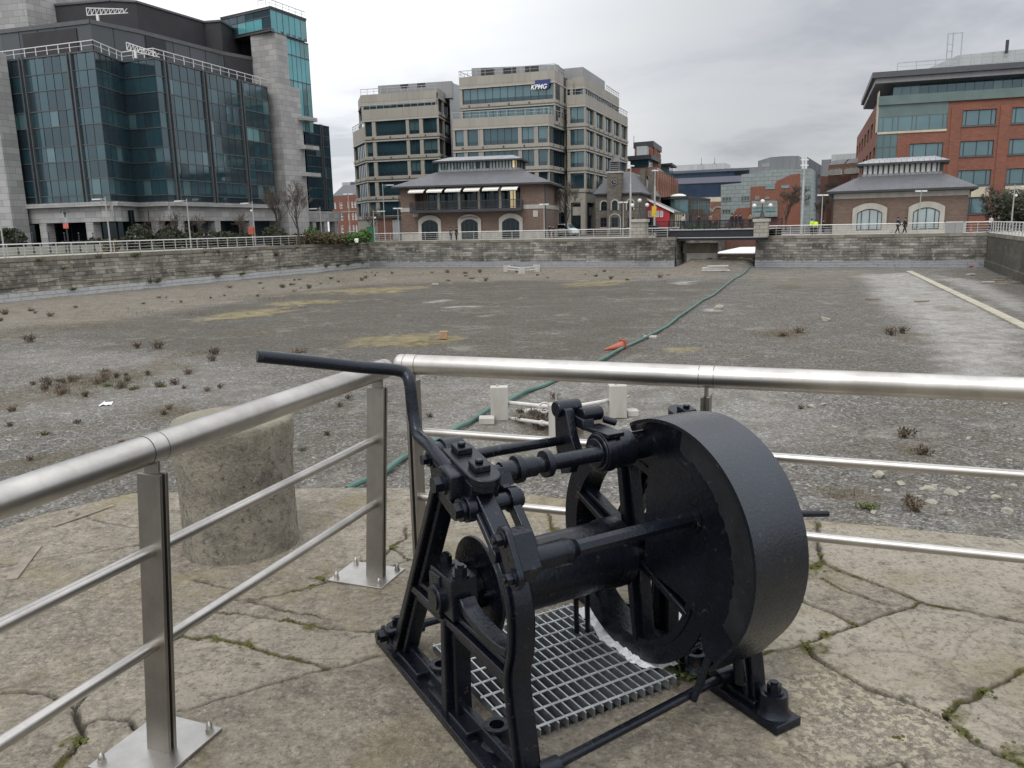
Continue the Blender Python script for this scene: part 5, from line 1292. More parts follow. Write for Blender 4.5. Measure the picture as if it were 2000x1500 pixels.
# ------------------------------------------------------------------ quayside pavilions with hipped roofs and glazed monitors
def arch_pts(c, w_, spring, rise, n=14):
    """outline of an opening w_ wide with segmental head; returns list of (u, z) from bottom left round to bottom right"""
    r = (w_ * w_ / 4 + rise * rise) / (2 * rise); zc_ = spring + rise - r; a = math.asin(w_ / 2 / r); out = []
    for i in range(n + 1):
        t = -a + 2 * a * i / n; out.append((c + r * math.sin(t), zc_ + r * math.cos(t)))
    return out
def arched_opening(parent, P, D, c, wo, wi, z0, sp_o, rise_o, sp_i, rise_i, gl, nm, split, name='door', rows=(), label=None, framew=.09):
    N = nrm(D); sm = MB(); oo = [(c - wo / 2, z0)] + arch_pts(c, wo, sp_o, rise_o) + [(c + wo / 2, z0)]; ii = [(c - wi / 2, z0)] + arch_pts(c, wi, sp_i, rise_i) + [(c + wi / 2, z0)]
    def q(p, off): return P + D * p[0] + N * off + UP(p[1])
    for k in range(len(oo) - 1):
        a, b, c_, d = oo[k], oo[k + 1], ii[k + 1], ii[k]
        sm.face([q(a, .16), q(b, .16), q(c_, .16), q(d, .16)], nm); sm.face([q(a, 0), q(b, 0), q(b, .16), q(a, .16)], nm); sm.face([q(d, -.05), q(c_, -.05), q(c_, .16), q(d, .16)], nm)
    dm = MB(); dm.face([q(p, .02) for p in ii], gl)
    so_ = sm.build('surround', parent)
    top = lambda u: max(z for (uu, z) in [(x_[0], x_[1]) for x_ in arch_pts(c, wi, sp_i, rise_i, 60)] if abs(uu - u) < wi / 50 + .02)
    for s_ in split:
        u = c + wi * (s_ - .5); u = min(max(u, c - wi / 2 + framew / 2), c + wi / 2 - framew / 2); slab(dm, P, D, u - framew / 2, u + framew / 2, z0, top(u), .09, 'mullion_dark', back=-.025)
    for zr in rows: slab(dm, P, D, c - wi / 2, c + wi / 2, zr - framew / 2, zr + framew / 2, .08, 'mullion_dark', back=-.03)
    ar = arch_pts(c, wi, sp_i, rise_i)
    for a, b in zip(ar[:-1], ar[1:]): dm.prism([q(a, .02), q(b, .02), q((b[0], b[1] - framew), .02), q((a[0], a[1] - framew), .02)], N * .07, 'mullion_dark')
    return dm.build(name, parent)
def hip(mb, P, D, L, W_, z0, z1, inset_u, inset_w, over, mat, soffit='metal_dark'):
    Bk = -nrm(D); a = [P - D * over - Bk * over, P + D * (L + over) - Bk * over, P + D * (L + over) + Bk * (W_ + over), P - D * over + Bk * (W_ + over)]
    b = [P + D * inset_u + Bk * inset_w, P + D * (L - inset_u) + Bk * inset_w, P + D * (L - inset_u) + Bk * (W_ - inset_w), P + D * inset_u + Bk * (W_ - inset_w)]
    for i in range(4):
        j = (i + 1) % 4; mb.face([a[i] + UP(z0 + .25), a[j] + UP(z0 + .25), b[j] + UP(z1), b[i] + UP(z1)], mat); mb.face([a[i] + UP(z0), a[j] + UP(z0), a[j] + UP(z0 + .25), a[i] + UP(z0 + .25)], soffit)
    mb.face([p + UP(z0) for p in a], soffit); mb.face([p + UP(z1) for p in b], mat); return b
def monitor(o, P, D, L, W_, iu, iw, z0, z1, z2, npane, zb, lit=()):
    Bk = -nrm(D); c = [P + D * (iu + .3) + Bk * (iw + .3)]; Lm = L - 2 * iu - .6; Wm = W_ - 2 * iw - .6; rg = random.Random(int(P.x))
    mb = MB(); poly_block(mb, [c[0], c[0] + D * Lm, c[0] + D * Lm + Bk * Wm, c[0] + Bk * Wm], z0 - .1, zb, 'slate_pale')
    mb.build('monitor_base', o)
    for (Pm, Dm, Lx, n) in ((c[0], D, Lm, npane), (c[0] + D * Lm, Bk, Wm, 5)):
        w = MB()
        for i in range(n):
            mt = 'warm' if (i in lit and Dm is D) else rg.choice(['gl_white'] * 4 if npane < 18 else ['gl_grey', 'gl_pale', 'gl_pale', 'gl_dark'])
            u0, u1 = Lx * i / n + .08, Lx * (i + 1) / n - .08; slab(w, Pm, Dm, u0, u1, zb, z1, -.04, mt, back=.1)
        for i in range(n + 1): slab(w, Pm, Dm, Lx * i / n - .09, Lx * i / n + .09, zb, z1, .03, 'mullion_dark', back=.3)
        w.build('clerestory_window', o)
    rf = MB(); q = hip(rf, c[0], D, Lm, Wm, z1, z2, min(Lm * .1, Wm * .45), Wm * .42, .7, 'slate_pale'); rf.build('monitor_roof', o)
def pavilion_left():
    P = xy(783, 420, 121.2); E = xy(1064, 420, 117.0); D = (E - P).normalized(); L = (E - P).length; N = nrm(D); Wd = 15.5; Bk = -N
    o = thing('pavilion', P, 'brown brick quayside pavilion with a dark balcony under white awnings', 'building')
    ze = 7.55; zs = lambda px, py: zh(px, py, P + D * hit(px, py, P, D))
    b0, b1 = hit(806, 400, P, D), hit(1022, 400, P, D); zf, zt = 4.35, 7.25
    mb = MB(); wall(mb, P, D, L, 0, ze, [(b0 + .4, b1 - .4, zf, zt)], 'brick_brown', 2.2)
    R_ = P + D * L; wall(mb, R_, Bk, Wd, 0, ze, [], 'brick_brown'); wall(mb, P + Bk * Wd, -Bk, Wd, 0, ze, [], 'brick_brown'); mb.face([P + Bk * Wd, R_ + Bk * Wd, R_ + Bk * Wd + UP(ze), P + Bk * Wd + UP(ze)], 'brick_brown')
    mb.build('wall', o)
    mb = MB()
    for a, b in ((0, b0 - .02), (b1 + .02, L + .1)): slab(mb, P, D, a, b, 4.15, 4.75, .07, 'surround')
    slab(mb, R_, Bk, 0, Wd, 4.15, 4.75, .07, 'surround'); slab(mb, P, D, 0, L, .0, .95, .08, 'surround'); slab(mb, R_, Bk, 0, Wd, 0, .95, .08, 'surround'); mb.build('string_course', o)
    rf = MB(); iu, iw = 4.3, 4.6; hip(rf, P, D, L, Wd, ze, 10.0, iu, iw, 1.0, 'slate'); rf.build('roof', o)
    monitor(o, P, D, L, Wd, iu, iw, 10.0, 11.35, 12.35, 25, 10.35, lit=(23, 24))
    # balcony
    ba = MB(); slab(ba, P, D, b0, b1, zf - .42, zf + .0, 1.55, 'metal_dark'); bo = ba.build('balcony', o)
    rl = MB(); F_ = P + N * 1.5
    for z in (zf + .12, zf + 1.1): slab(rl, F_, D, b0, b1, z, z + .07, .03, 'metal_dark', back=.03)
    for i in range(100): u = b0 + (b1 - b0) * i / 99; slab(rl, F_, D, u - .025, u + .025, zf + .1, zf + 1.1, .02, 'metal_dark')
    for e in (b0, b1):
        q = P + D * e
        for i in range(8): rl.bar(q + N * (.2 * i) + UP(zf), q + N * (.2 * i) + UP(zf + 1.1), .04, .04, 'metal_dark')
    rl.build('balustrade', bo)
    for px in (857, 897, 936, 977): u = hit(px, 395, P, D); c = MB(); slab(c, P, D, u - .16, u + .16, zf, zt, .15, 'surround', back=.2); c.build('balcony_post', bo)
    bg_ = MB(); S = P - N * 2.15; bg_.face([S + D * b0 + UP(zf), S + D * b1 + UP(zf), S + D * b1 + UP(zt), S + D * b0 + UP(zt)], 'gl_dark')
    for i in range(19): u = b0 + (b1 - b0) * i / 18; slab(bg_, S, D, u - .05, u + .05, zf, zt, .1, 'mullion_dark')
    slab(bg_, S, D, b1 - 2.3, b1 - 1.5, zf, zf + 2.5, .04, 'warm'); slab(bg_, S, D, b0, b0 + 1.6, zf, zt, .05, 'brick_brown'); bg_.build('balcony_glazing', o)
    for i in range(6):
        a = b0 - .1 + (b1 - b0) * i / 6; w = (b1 - b0) / 6 - .45; m_ = MB(); p_ = P + D * a + N * .12
        A_ = [p_ + UP(7.42), p_ + D * w + UP(7.42), p_ + D * w + N * 1.6 + UP(6.92), p_ + N * 1.6 + UP(6.92)]
        m_.prism(A_, UP(.05), 'awning'); m_.prism([A_[3] - UP(.16), A_[2] - UP(.16), A_[2] - UP(.003), A_[3] - UP(.003)], N * .03, 'awning'); m_.build('awning', o)
    cs = [hit(px, 440, P, D) for px in (840, 917.5, 998)]
    for i, c in enumerate(cs):
        arched_opening(o, P + N * .085, D, c, 3.5, 2.55, .0, 2.85, .75, 2.3, .62, 'gl_dark', 'surround', [0, .22, .5, .78, 1], 'door', (.62,))
    # dark lettering on the middle arch (too small in the photo to read)
    lt = MB(); wds = [(-.78, 5), (-.2, 8), (.62, 4)]
    for a0, n in ((-1.28, 6), (-.42, 7), (.66, 5)):
        for i in range(n):
            u = a0 + i * .135; zz = 3.22 - .26 * (u / 1.4) ** 2; slab(lt, P + N * .245, D, cs[1] + u, cs[1] + u + .085, zz - .09, zz + .09, .02, 'metal_dark')
    lt.build('lettering', o)
    for px, w_, z0, z1 in ((1046, .35, 3.0, 3.9), (812, .4, 3.45, 4.1)): sgn = MB(); u = hit(px, 424, P, D); slab(sgn, P + N * .003, D, u - w_, u + w_, z0, z1, .06, 'conc_pale'); sgn.build('wall_plaque', o)
    for q in (R_ + D * .12 - Bk * .12, R_ + D * .15 + Bk * Wd, P - D * .12 - Bk * .12): dp = MB(); dp.tube([q, q + UP(7.4)], .08, 'metal_dark', 8); dp.build('downpipe', o)
    # brick shed and gate on its left
    s0 = xy(737, 430, 124); s1 = xy(766, 430, 123.3); Ds = (s1 - s0).normalized(); Ls = (s1 - s0).length
    t = thing('shed', s0, 'low brick store with a flat roof left of the balcony pavilion', 'shed'); mb = MB(); poly_block(mb, [s0, s1, s1 + Bk * 5, s0 + Bk * 5], 0, 3.3, 'brick_dark'); mb.build('wall', t)
    mb = MB(); s2 = xy(783, 430, 122.8); poly_block(mb, [s0 - Ds * .3 + N * .3, s2 + N * .3, s2 + Bk * 5, s0 - Ds * .3 + Bk * 5.2], 3.302, 3.65, 'metal_dark'); mb.build('roof', t)
    mb = MB(); Dg = (s2 - s1).normalized(); Lg = (s2 - s1).length
    for i in range(10): slab(mb, s1 - N * .1, Dg, Lg * i / 10 + .02, Lg * (i + 1) / 10 - .02, .1, 3.1, .05, 'metal_light')
    mb.build('gate', t)
pavilion_left()
def pavilion_right():
    P = xy(1627, 420, 98.6); E = xy(1889, 420, 92.2); D = (E - P).normalized(); L = (E - P).length; N = nrm(D); Wd = 10.5; Bk = -N
    o = thing('pavilion', P, 'single storey brown brick pavilion with two arched windows and a slate hipped roof', 'building'); ze = 4.75; R_ = P + D * L
    mb = MB(); wall(mb, P, D, L, 0, ze, [], 'brick_brown'); wall(mb, R_, Bk, Wd, 0, ze, [], 'brick_brown'); wall(mb, P + Bk * Wd, -Bk, Wd, 0, ze, [], 'brick_brown'); mb.face([P + Bk * Wd, R_ + Bk * Wd, R_ + Bk * Wd + UP(ze), P + Bk * Wd + UP(ze)], 'brick_brown'); mb.build('wall', o)
    mb = MB(); slab(mb, P, D, -.1, L + .1, 4.1, 4.7, .08, 'surround'); slab(mb, P, D, 0, L, 0, 1.0, .08, 'surround'); slab(mb, P + Bk * Wd, -Bk, 0, Wd, 4.1, 4.7, .08, 'surround'); mb.build('string_course', o)
    rf = MB(); iu, iw = 2.5, 3.0; hip(rf, P, D, L, Wd, ze, 6.75, iu, iw, .85, 'slate'); rf.build('roof', o)
    monitor(o, P, D, L, Wd, iu, iw, 6.75, 8.0, 8.9, 15, 7.02)
    for px in (1698.5, 1809): c = hit(px, 420, P, D); arched_opening(o, P + N * .085, D, c, 3.75, 2.75, .35, 2.9, .62, 2.35, .50, 'gl_pale', 'surround', [0, .18, .5, .82, 1], 'window', (.45,))
    st = MB()
    for px in (1698.5, 1809): c = hit(px, 420, P, D); slab(st, P, D, c - 2.4, c + 2.4, 0, .18, 1.0, 'conc_pale'); slab(st, P, D, c - 2.3, c + 2.3, .19, .34, .6, 'conc_pale')
    st.build('step', o)
    for q in (P - D * .1 + N * .1, R_ + D * .12 + N * .1): dp = MB(); dp.tube([q, q + UP(4.7)], .07, 'metal_dark', 8); dp.build('downpipe', o)
pavilion_right()

# ------------------------------------------------------------------ red brick office on the right
def brick_office():
    P = xy(1716, 217, 119.2); E = xy(2000, 199, 113.6); D = (E - P).normalized(); L = (E - P).length * 1.45; N = nrm(D); Bk = -N
    o = thing('office_building', P, 'red brick office block with green glass corner and wide dark eaves, right edge', 'office building')
    G = xy(1672, 300, 172.0); Dg = (P - G).normalized(); Lg = (P - G).length
    rowsz = [(2.1, 4.3), (6.0, 8.1), (10.0, 12.05), (14.1, 16.2)]
    H_ = lambda px: hit(px, 250, P, D)
    colpx = [(1779, 1845), (1878, 1944), (1974, 2042), (2074, 2142)]
    ops = []; ws = []
    for k, (z0, z1) in enumerate(rowsz):
        for i, (a, b) in enumerate(colpx):
            if i == 0 and k == 3: continue
            u0, u1 = H_(a), H_(b); ops.append((u0, u1, z0, z1)); ws.append((u0, u1, z0, z1))
    gtop = 17.5; gu1, gu2 = H_(1849), H_(1755)
    ops.append((0, gu1, 13.85, gtop)); ops.append((0, gu2, 9.9, 13.85))
    mb = MB(); wall(mb, P, D, L, 0, 18.3, ops, 'brick', .28)
    mb.build('wall', o)
    pil = MB()
    for px in (1866, 1961, 2058): u = H_(px); slab(pil, P, D, u - .62, u + .62, 0, 16.6, .14, 'brick')
    u = H_(1763); slab(pil, P, D, u - .6, u + .6, 0, 12.3, .14, 'brick')
    slab(pil, P, D, 0, gu1, 13.55, 13.86, .12, 'cream'); slab(pil, P, D, 0, gu2, 9.55, 9.88, .12, 'cream')
    for a, b in colpx[1:]: slab(pil, P, D, H_(a), H_(b), 4.4, 5.8, .06, 'cream')
    pil.build('pilaster', o)
    for u0, u1, z0, z1 in ws: window(o, P, D, u0, u1, z0, z1, .22, 'gl_teal2', 4, 1, 'mullion_dark', .09, sill='mullion', split=[0, .12, .5, .86, 1])
    window(o, P, D, 0, gu1, 13.86, gtop, .05, 'gl_teal2', 7, 1, 'mullion', .08, split=[0, .08, .22, .3, .5, .56, .75, .94, 1], low=.0)
    window(o, P, D, 0, gu2, 9.9, 13.55, .05, 'gl_grey', 3, 2, 'mullion', .08)
    mb = MB(); slab(mb, P, D, 0, gu1, 15.9, gtop, .03, 'glgreen', back=.0); slab(mb, P, D, -.1, L, gtop + .02, 18.75, .30, 'glgreen'); mb.build('glass_band', o)
    S = P + D * 2.0 + Bk * 2.2; zt = 20.5; tr = [(18.3, zt, 'v')]; curtain(o, S, D, L - 2, tr, 1.15, seed=51, palette=['gl_teal', 'gl_teal2', 'gl_grey', 'gl_teal', 'gl_teal', 'gl_grey', 'gl_lit', 'gl_teal'])
    mb = MB(); poly_block(mb, [P - D * 1.2 + N * .9, P + D * L + N * .9, P + D * L + Bk * 45, P - D * 1.0 - Dg * Lg * .5], 21.2, 21.95, 'mulldark', 'mulldark'); poly_block(mb, [P - D * .7 + N * .4, P + D * L + N * .4, P + D * L + Bk * 44, P - D * .6 - Dg * Lg * .5], 20.5, 21.18, 'metal_grey', 'metal_grey'); mb.build('roof', o)
    rr = [P + D * 2 + N * .6, P + D * L + N * .6]; roof_rail(o, rr, 22.0, 1.0, 2.4, 'metal_light', .05)
    # left side
    zs = 18.3; mb = MB(); nb = 7; ops = [];
    for z0, z1 in rowsz:
        for i in range(nb): ops.append((Lg * (i + .22) / nb, Lg * (i + .78) / nb, z0, z1))
    wall(mb, G, Dg, Lg, 0, zs, ops, 'brick', .35); slab(mb, G, Dg, Lg - 3, Lg + .02, 13.9, 19.5, .1, 'cream'); mb.build('wall', o)
    for u0, u1, z0, z1 in ops: window(o, G, Dg, u0, u1, z0, z1, .3, 'gl_dark', 2, 1, 'mullion_pale', .12)
    core = MB(); poly_block(core, [P + D * .4 + Bk * .5, P + D * L + Bk * .5, P + D * L + Bk * 40, G + D * .8], .1, 18.2, 'gl_sp'); poly_block(core, [S + Bk * .3, S + D * (L - 2) + Bk * .3, P + D * L + Bk * 40, P + D * 2.0 - Dg * Lg * .9], 18.3, 20.5, 'gl_sp'); core.build('structure_core', o)
    a = xy(1822, 122, 128); b = xy(1872, 110, 127); c = xy(2090, 92, 121); zr = zat(1865, 108, 127)
    pr = MB(); poly_block(pr, [a + Bk * 14, b, c, c + Bk * 16], 22.0, zr, 'metal_light', 'metal_grey'); poly_block(pr, [xy(1800, 150, 134), xy(1826, 122, 127.6), b - D * .01 + N * .01, b + Bk * 12], 22.0, zr - 1.7, 'metal_light', 'metal_grey'); pr.build('plant_room', o)
    ld = MB(); l0 = xy(1848, 120, 126.5)
    for dx in (0, .7, 1.9): ld.bar(l0 + D * dx + UP(22), l0 + D * dx + UP(28.6), .12, .12, 'metal_light')
    for z in (23, 24, 25, 26, 27, 28.5): ld.bar(l0 + UP(z), l0 + D * (1.9 if z > 28 else .7) + UP(z), .09, .09, 'metal_light')
    ld.build('roof_ladder', o); fl = MB(); q = xy(1967, 90, 124); fl.tube([q + UP(zr - .4), q + UP(zr + 1.4)], .22, 'metal_dark', 10); fl.build('flue', o)
MT['glgreen'] = mk('green_grey_panel', (.11, .16, .15), .35, 0, .12, .5)
brick_office()

# ------------------------------------------------------------------ chapel with a clock tower
def chapel():
    Y = 141.; P = xy(1163, 420, Y + 1.5); E = xy(1248, 420, Y - .8); D = (E - P).normalized(); L = (E - P).length; N = nrm(D); Bk = -N
    o = thing('chapel', P, 'small grey stone chapel with a slim clock tower and arched windows', 'chapel'); ze = zh(1175, 381, P)
    mb = MB(); wall(mb, P, D, L, 0, ze, [], 'rubble'); wall(mb, P + D * L, Bk, 26, 0, ze, [], 'rubble'); mb.build('wall', o)
    rf = MB(); hip(rf, P, D, L, 26, ze, ze + 4.0, 2.2, 3.7, .4, 'slate'); rf.build('roof', o)
    t0, t1 = hit(1188, 400, P, D), hit(1215, 400, P, D); zt = zh(1200, 336, P); T = P + D * t0 + N * 1.2; w = t1 - t0
    tw = MB(); poly_block(tw, [T, T + D * w, T + D * w + Bk * w, T + Bk * w], 0, zt, 'rubble', 'slate'); poly_block(tw, [T - D * .12 + N * .12, T + D * (w + .12) + N * .12, T + D * (w + .12) + Bk * (w + .12), T - D * .12 + Bk * (w + .12)], zt - .3, zt + .02, 'surround'); to = tw.build('clock_tower', o)
    c = T + D * w / 2 + Bk * w / 2; lw = w * .34; zl = zh(1203, 318, P)
    la = MB(); poly_block(la, [c - D * lw + N * lw, c + D * lw + N * lw, c + D * lw + Bk * lw, c - D * lw + Bk * lw], zt, zl, 'louvre')
    for sx, sy in ((-1, 1), (1, 1), (1, -1), (-1, -1)): q = c + D * lw * sx + N * lw * sy; la.bar(q + UP(zt), q + UP(zl), .26, .26, 'bluegrey')
    for i in range(5): slab(la, c - D * lw + N * lw, D, 0, 2 * lw, zt + .25 + i * .34, zt + .36 + i * .34, .06, 'mullion_pale')
    for i, (rr, zz) in enumerate(((lw * 1.5, zl), (lw * 1.35, zl + .2), (lw * .7, zl + .65), (lw * .2, zl + 1.25))):
        if i: la.mesh([c + Vector((r_ * math.cos(a * math.pi / 4 + DANG), r_ * math.sin(a * math.pi / 4 + DANG), z_)) for r_, z_ in ((pr, pz), (rr, zz)) for a in range(8)], [(a, (a + 1) % 8, 8 + (a + 1) % 8, 8 + a) for a in range(8)], 'slate')
        pr, pz = rr, zz
    la.build('lantern', to)
    ck = MB(); cc = T + D * w / 2 + N * .02 + UP(zh(1201, 357, P)); ck.tube([cc, cc + N * .1], .62, 'metal_dark', 24); ck.tube([cc + N * .1, cc + N * .12], .42, 'louvre', 24); ck.bar(cc + N * .13, cc + N * .13 + UP(.36), .07, .03, 'hv_letter'); ck.bar(cc + N * .13, cc + N * .13 + D * .3, .03, .07, 'hv_letter')
    for a in range(12): q = cc + N * .125 + D * (.5 * math.cos(a * math.pi / 6)) + UP(.5 * math.sin(a * math.pi / 6)); ck.tube([q - N * .01, q + N * .01], .05, 'hv_letter', 6)
    ck.build('clock', to)
    for (px, base, pt, wd, par) in ((1180, P, 392, 1.15, o), (1201, T, 391, 1.1, to), (1231, P, 390, 1.15, o)):
        u = hit(px, 400, base, D); za = zh(px, 411, P); zb_ = zh(px, pt, P); arched_opening(par, base + N * .0, D, u, wd + .35, wd - .1, za, zb_ - .5, .62, zb_ - .62, .52, 'gl_dark', 'surround', [0, .5, 1], 'window', (za + .8,), framew=.07)
    for (px, base, par) in ((1179, P, o), (1201, T, to), (1232, P, o)):
        u = hit(px, 435, base, D); za = zh(px, 444, P); zb_ = zh(px, 425, P); window(par, base, D, u - .55, u + .55, max(za, .4), zb_, -.04, 'gl_dark', 2, 2, 'mullion_dark', .08, sill='surround')
    ar = MB(); u = hit(1201, 435, T, D); oo = [(u - 1.05, 0)] + arch_pts(u, 2.1, 2.7, .85) + [(u + 1.05, 0)]; ii = [(u - .9, 0)] + arch_pts(u, 1.8, 2.65, .72) + [(u + .9, 0)]
    for k in range(len(oo) - 1): ar.prism([T + D * p[0] + UP(p[1]) for p in (oo[k], oo[k + 1], ii[k + 1], ii[k])], N * .1, 'surround')
    ar.build('blind_arch', to)
    ch = MB(); q = xy(1256, 345, 150)
    for px in (1256, 1272): q = xy(px, 350, 152); ch.box(q + UP(5), 1.0, 1.0, 6.6, 'rubble', DANG)
    ch.build('chimney', o)
chapel()

# ------------------------------------------------------------------ red fronted building and glass bar beyond the bridge
def red_house():
    Y = 150.; P = xy(1250, 420, Y); E = xy(1308, 420, Y - 1.5); D = (E - P).normalized(); L = (E - P).length; N = nrm(D); Bk = -N
    o = thing('restaurant', P, 'low building with a bright red gable front and sloping grey roof behind the bridge', 'building')
    zl, zr_ = zh(1251, 386, P), zh(1306, 414, P); mb = MB(); mb.prism([P, P + D * L, P + D * L + UP(zr_), P + UP(zl)], Bk * 16, 'red'); mb.build('wall', o)
    rf = MB(); a, b = P + UP(zl + .1), P + D * (L + .8) + UP(zr_ - .25); rf.prism([a, b, b + UP(.3), a + UP(.3)], Bk * 18, 'slate'); rf.build('roof', o); br = MB(); br.prism([a + N * .25, b + N * .25, b + N * .25 + UP(.42), a + N * .25 + UP(.42)], N * .12, 'white'); br.build('barge_board', o)
    for px in (1254, 1261, 1269, 1284, 1292): u = hit(px, 420, P, D); window(o, P, D, u - .28, u + .28, zh(px, 424, P), zh(px, 412, P), -.05, 'gl_pale', 1, 1, 'white', .07)
    dk_ = MB(); slab(dk_, P, D, .2, L - 2.5, 0, zh(1260, 426, P), .06, 'gl_dark'); dk_.build('shop_front', o)
    em = MB(); c = P + D * hit(1262, 401, P, D) + N * .02 + UP(zh(1262, 401, P))
    for a in (-35, 0, 35): em.bar(c, c + D * (math.sin(R(a)) * .7) + UP(math.cos(R(a)) * .8), .12, .05, 'cream')
    em.build('emblem', o)
    an = MB(); q0 = xy(1309, 420, Y - 1); q1 = xy(1338, 420, Y - 1); Dn = (q1 - q0).normalized(); Ln = (q1 - q0).length; z_ = zh(1320, 416, q0); poly_block(an, [q0, q1, q1 + Bk * 10, q0 + Bk * 10], 0, z_, 'rubble')
    for i in range(6): slab(an, q0, Dn, .9 + i * .33, 1.08 + i * .33, .3, z_ - .3, .06, 'cream')
    an.build('annexe', o)
    # glass bar
    P2 = xy(1310, 400, 182); E2 = xy(1344, 400, 181); E3 = xy(1386, 400, 205); o2 = thing('bar_pavilion', P2, 'two storey glass bar pavilion with dark frame and projecting roof', 'building')
    zt = zh(1340, 383, P2)
    for (a, b, sd) in ((P2, E2, 61), (E2, E3, 62)): D = (b - a).normalized(); Lb = (b - a).length; curtain(o2, a, D, Lb, [(0, 3.5, 'v'), (3.5, zt - .6, 'v')], 2.2, seed=sd, palette=['gl_grey', 'gl_teal2', 'gl_grey', 'gl_teal2', 'gl_grey', 'gl_teal', 'gl_grey', 'gl_teal'], mull='metal_dark')
    mb = MB(); poly_block(mb, [P2 + N * .7, E2 + N * .7 + D * .4, E3 + D * 1.0, E3 + Vector((-8, 8, 0)), P2 + Vector((-2, 12, 0))], zt - .6, zt, 'metal_dark', 'slate_pale'); poly_block(mb, [P2 + Vector((.3, .6, 0)), E2 + Vector((-.3, .6, 0)), E3 + Vector((-.8, -.2, 0)), E3 + Vector((-8, 7, 0)), P2 + Vector((-1, 10, 0))], 0, zt - .7, 'gl_sp'); mb.build('roof', o2)
    sa = MB(); q = xy(1325, 382, 188); sa.ball(q + UP(zt + .1), 1.9, 'awning', 14, 6, .35); sa.build('roof_umbrella', o2)
red_house()

# ------------------------------------------------------------------ buildings further back
def far_left_brick():
    P = xy(650, 420, 212); E = xy(698, 420, 206); D = (E - P).normalized(); L = (E - P).length; Bk = -nrm(D); zt = zh(680, 384, P)
    o = thing('brick_house', P, 'red brick street house with pale windows between the glass block and the tan block', 'house')
    cols = [(.08, .16), (.30, .42), (.62, .70), (.78, .86), (.9, .97)]; ops = []
    for z0, z1 in ((1.0, 3.0), (4.2, 6.0), (7.2, 8.8)):
        for a, b in cols: ops.append((L * a, L * b, z0, z1))
    mb = MB(); wall(mb, P, D, L, 0, zt, ops, 'brick', .2); slab(mb, P, D, 0, L, 6.2, 6.4, .1, 'surround'); mb.build('wall', o)
    for a in ops: window(o, P, D, *a, .15, 'gl_dark', 2, 2, 'white', .14)
    rf = MB(); rf.prism([P + UP(zt), P + D * L + UP(zt), P + D * L + Bk * 4 + UP(zt + 2.8), P + Bk * 4 + UP(zt + 2.8)], UP(.2), 'slate'); poly_block(rf, [P + Bk * .3, P + D * L + Bk * .3, P + D * L + Bk * 8, P + Bk * 8], .1, zt - .02, 'brick_dark'); rf.build('roof', o)
    q = xy(671, 360, 260); t = thing('tower_block', q, 'distant grey block rising above the brick house', 'building'); mb = MB(); a = xy(668, 356, 260); b = xy(684, 356, 260); c = xy(702, 356, 262)
    poly_block(mb, [a, b, b + Vector((3, 12, 0)), a + Vector((0, 12, 0))], 0, zat(676, 356, 260), 'metal_light', 'metal_grey'); poly_block(mb, [b + Vector((.02, 0, 0)), c, c + Vector((0, 12, 0)), b + Vector((3, 12, 0))], 0, zat(690, 355, 260), 'bluegrey', 'metal_grey'); mb.build('wall', t)
    r = MB(); a = xy(664, 371, 235); b = xy(700, 371, 235); poly_block(r, [a, b, b + Vector((0, 8, 0)), a + Vector((0, 8, 0))], zat(680, 375, 235), zat(680, 371.5, 235), 'metal_dark'); r.build('roof_slab', t)
far_left_brick()
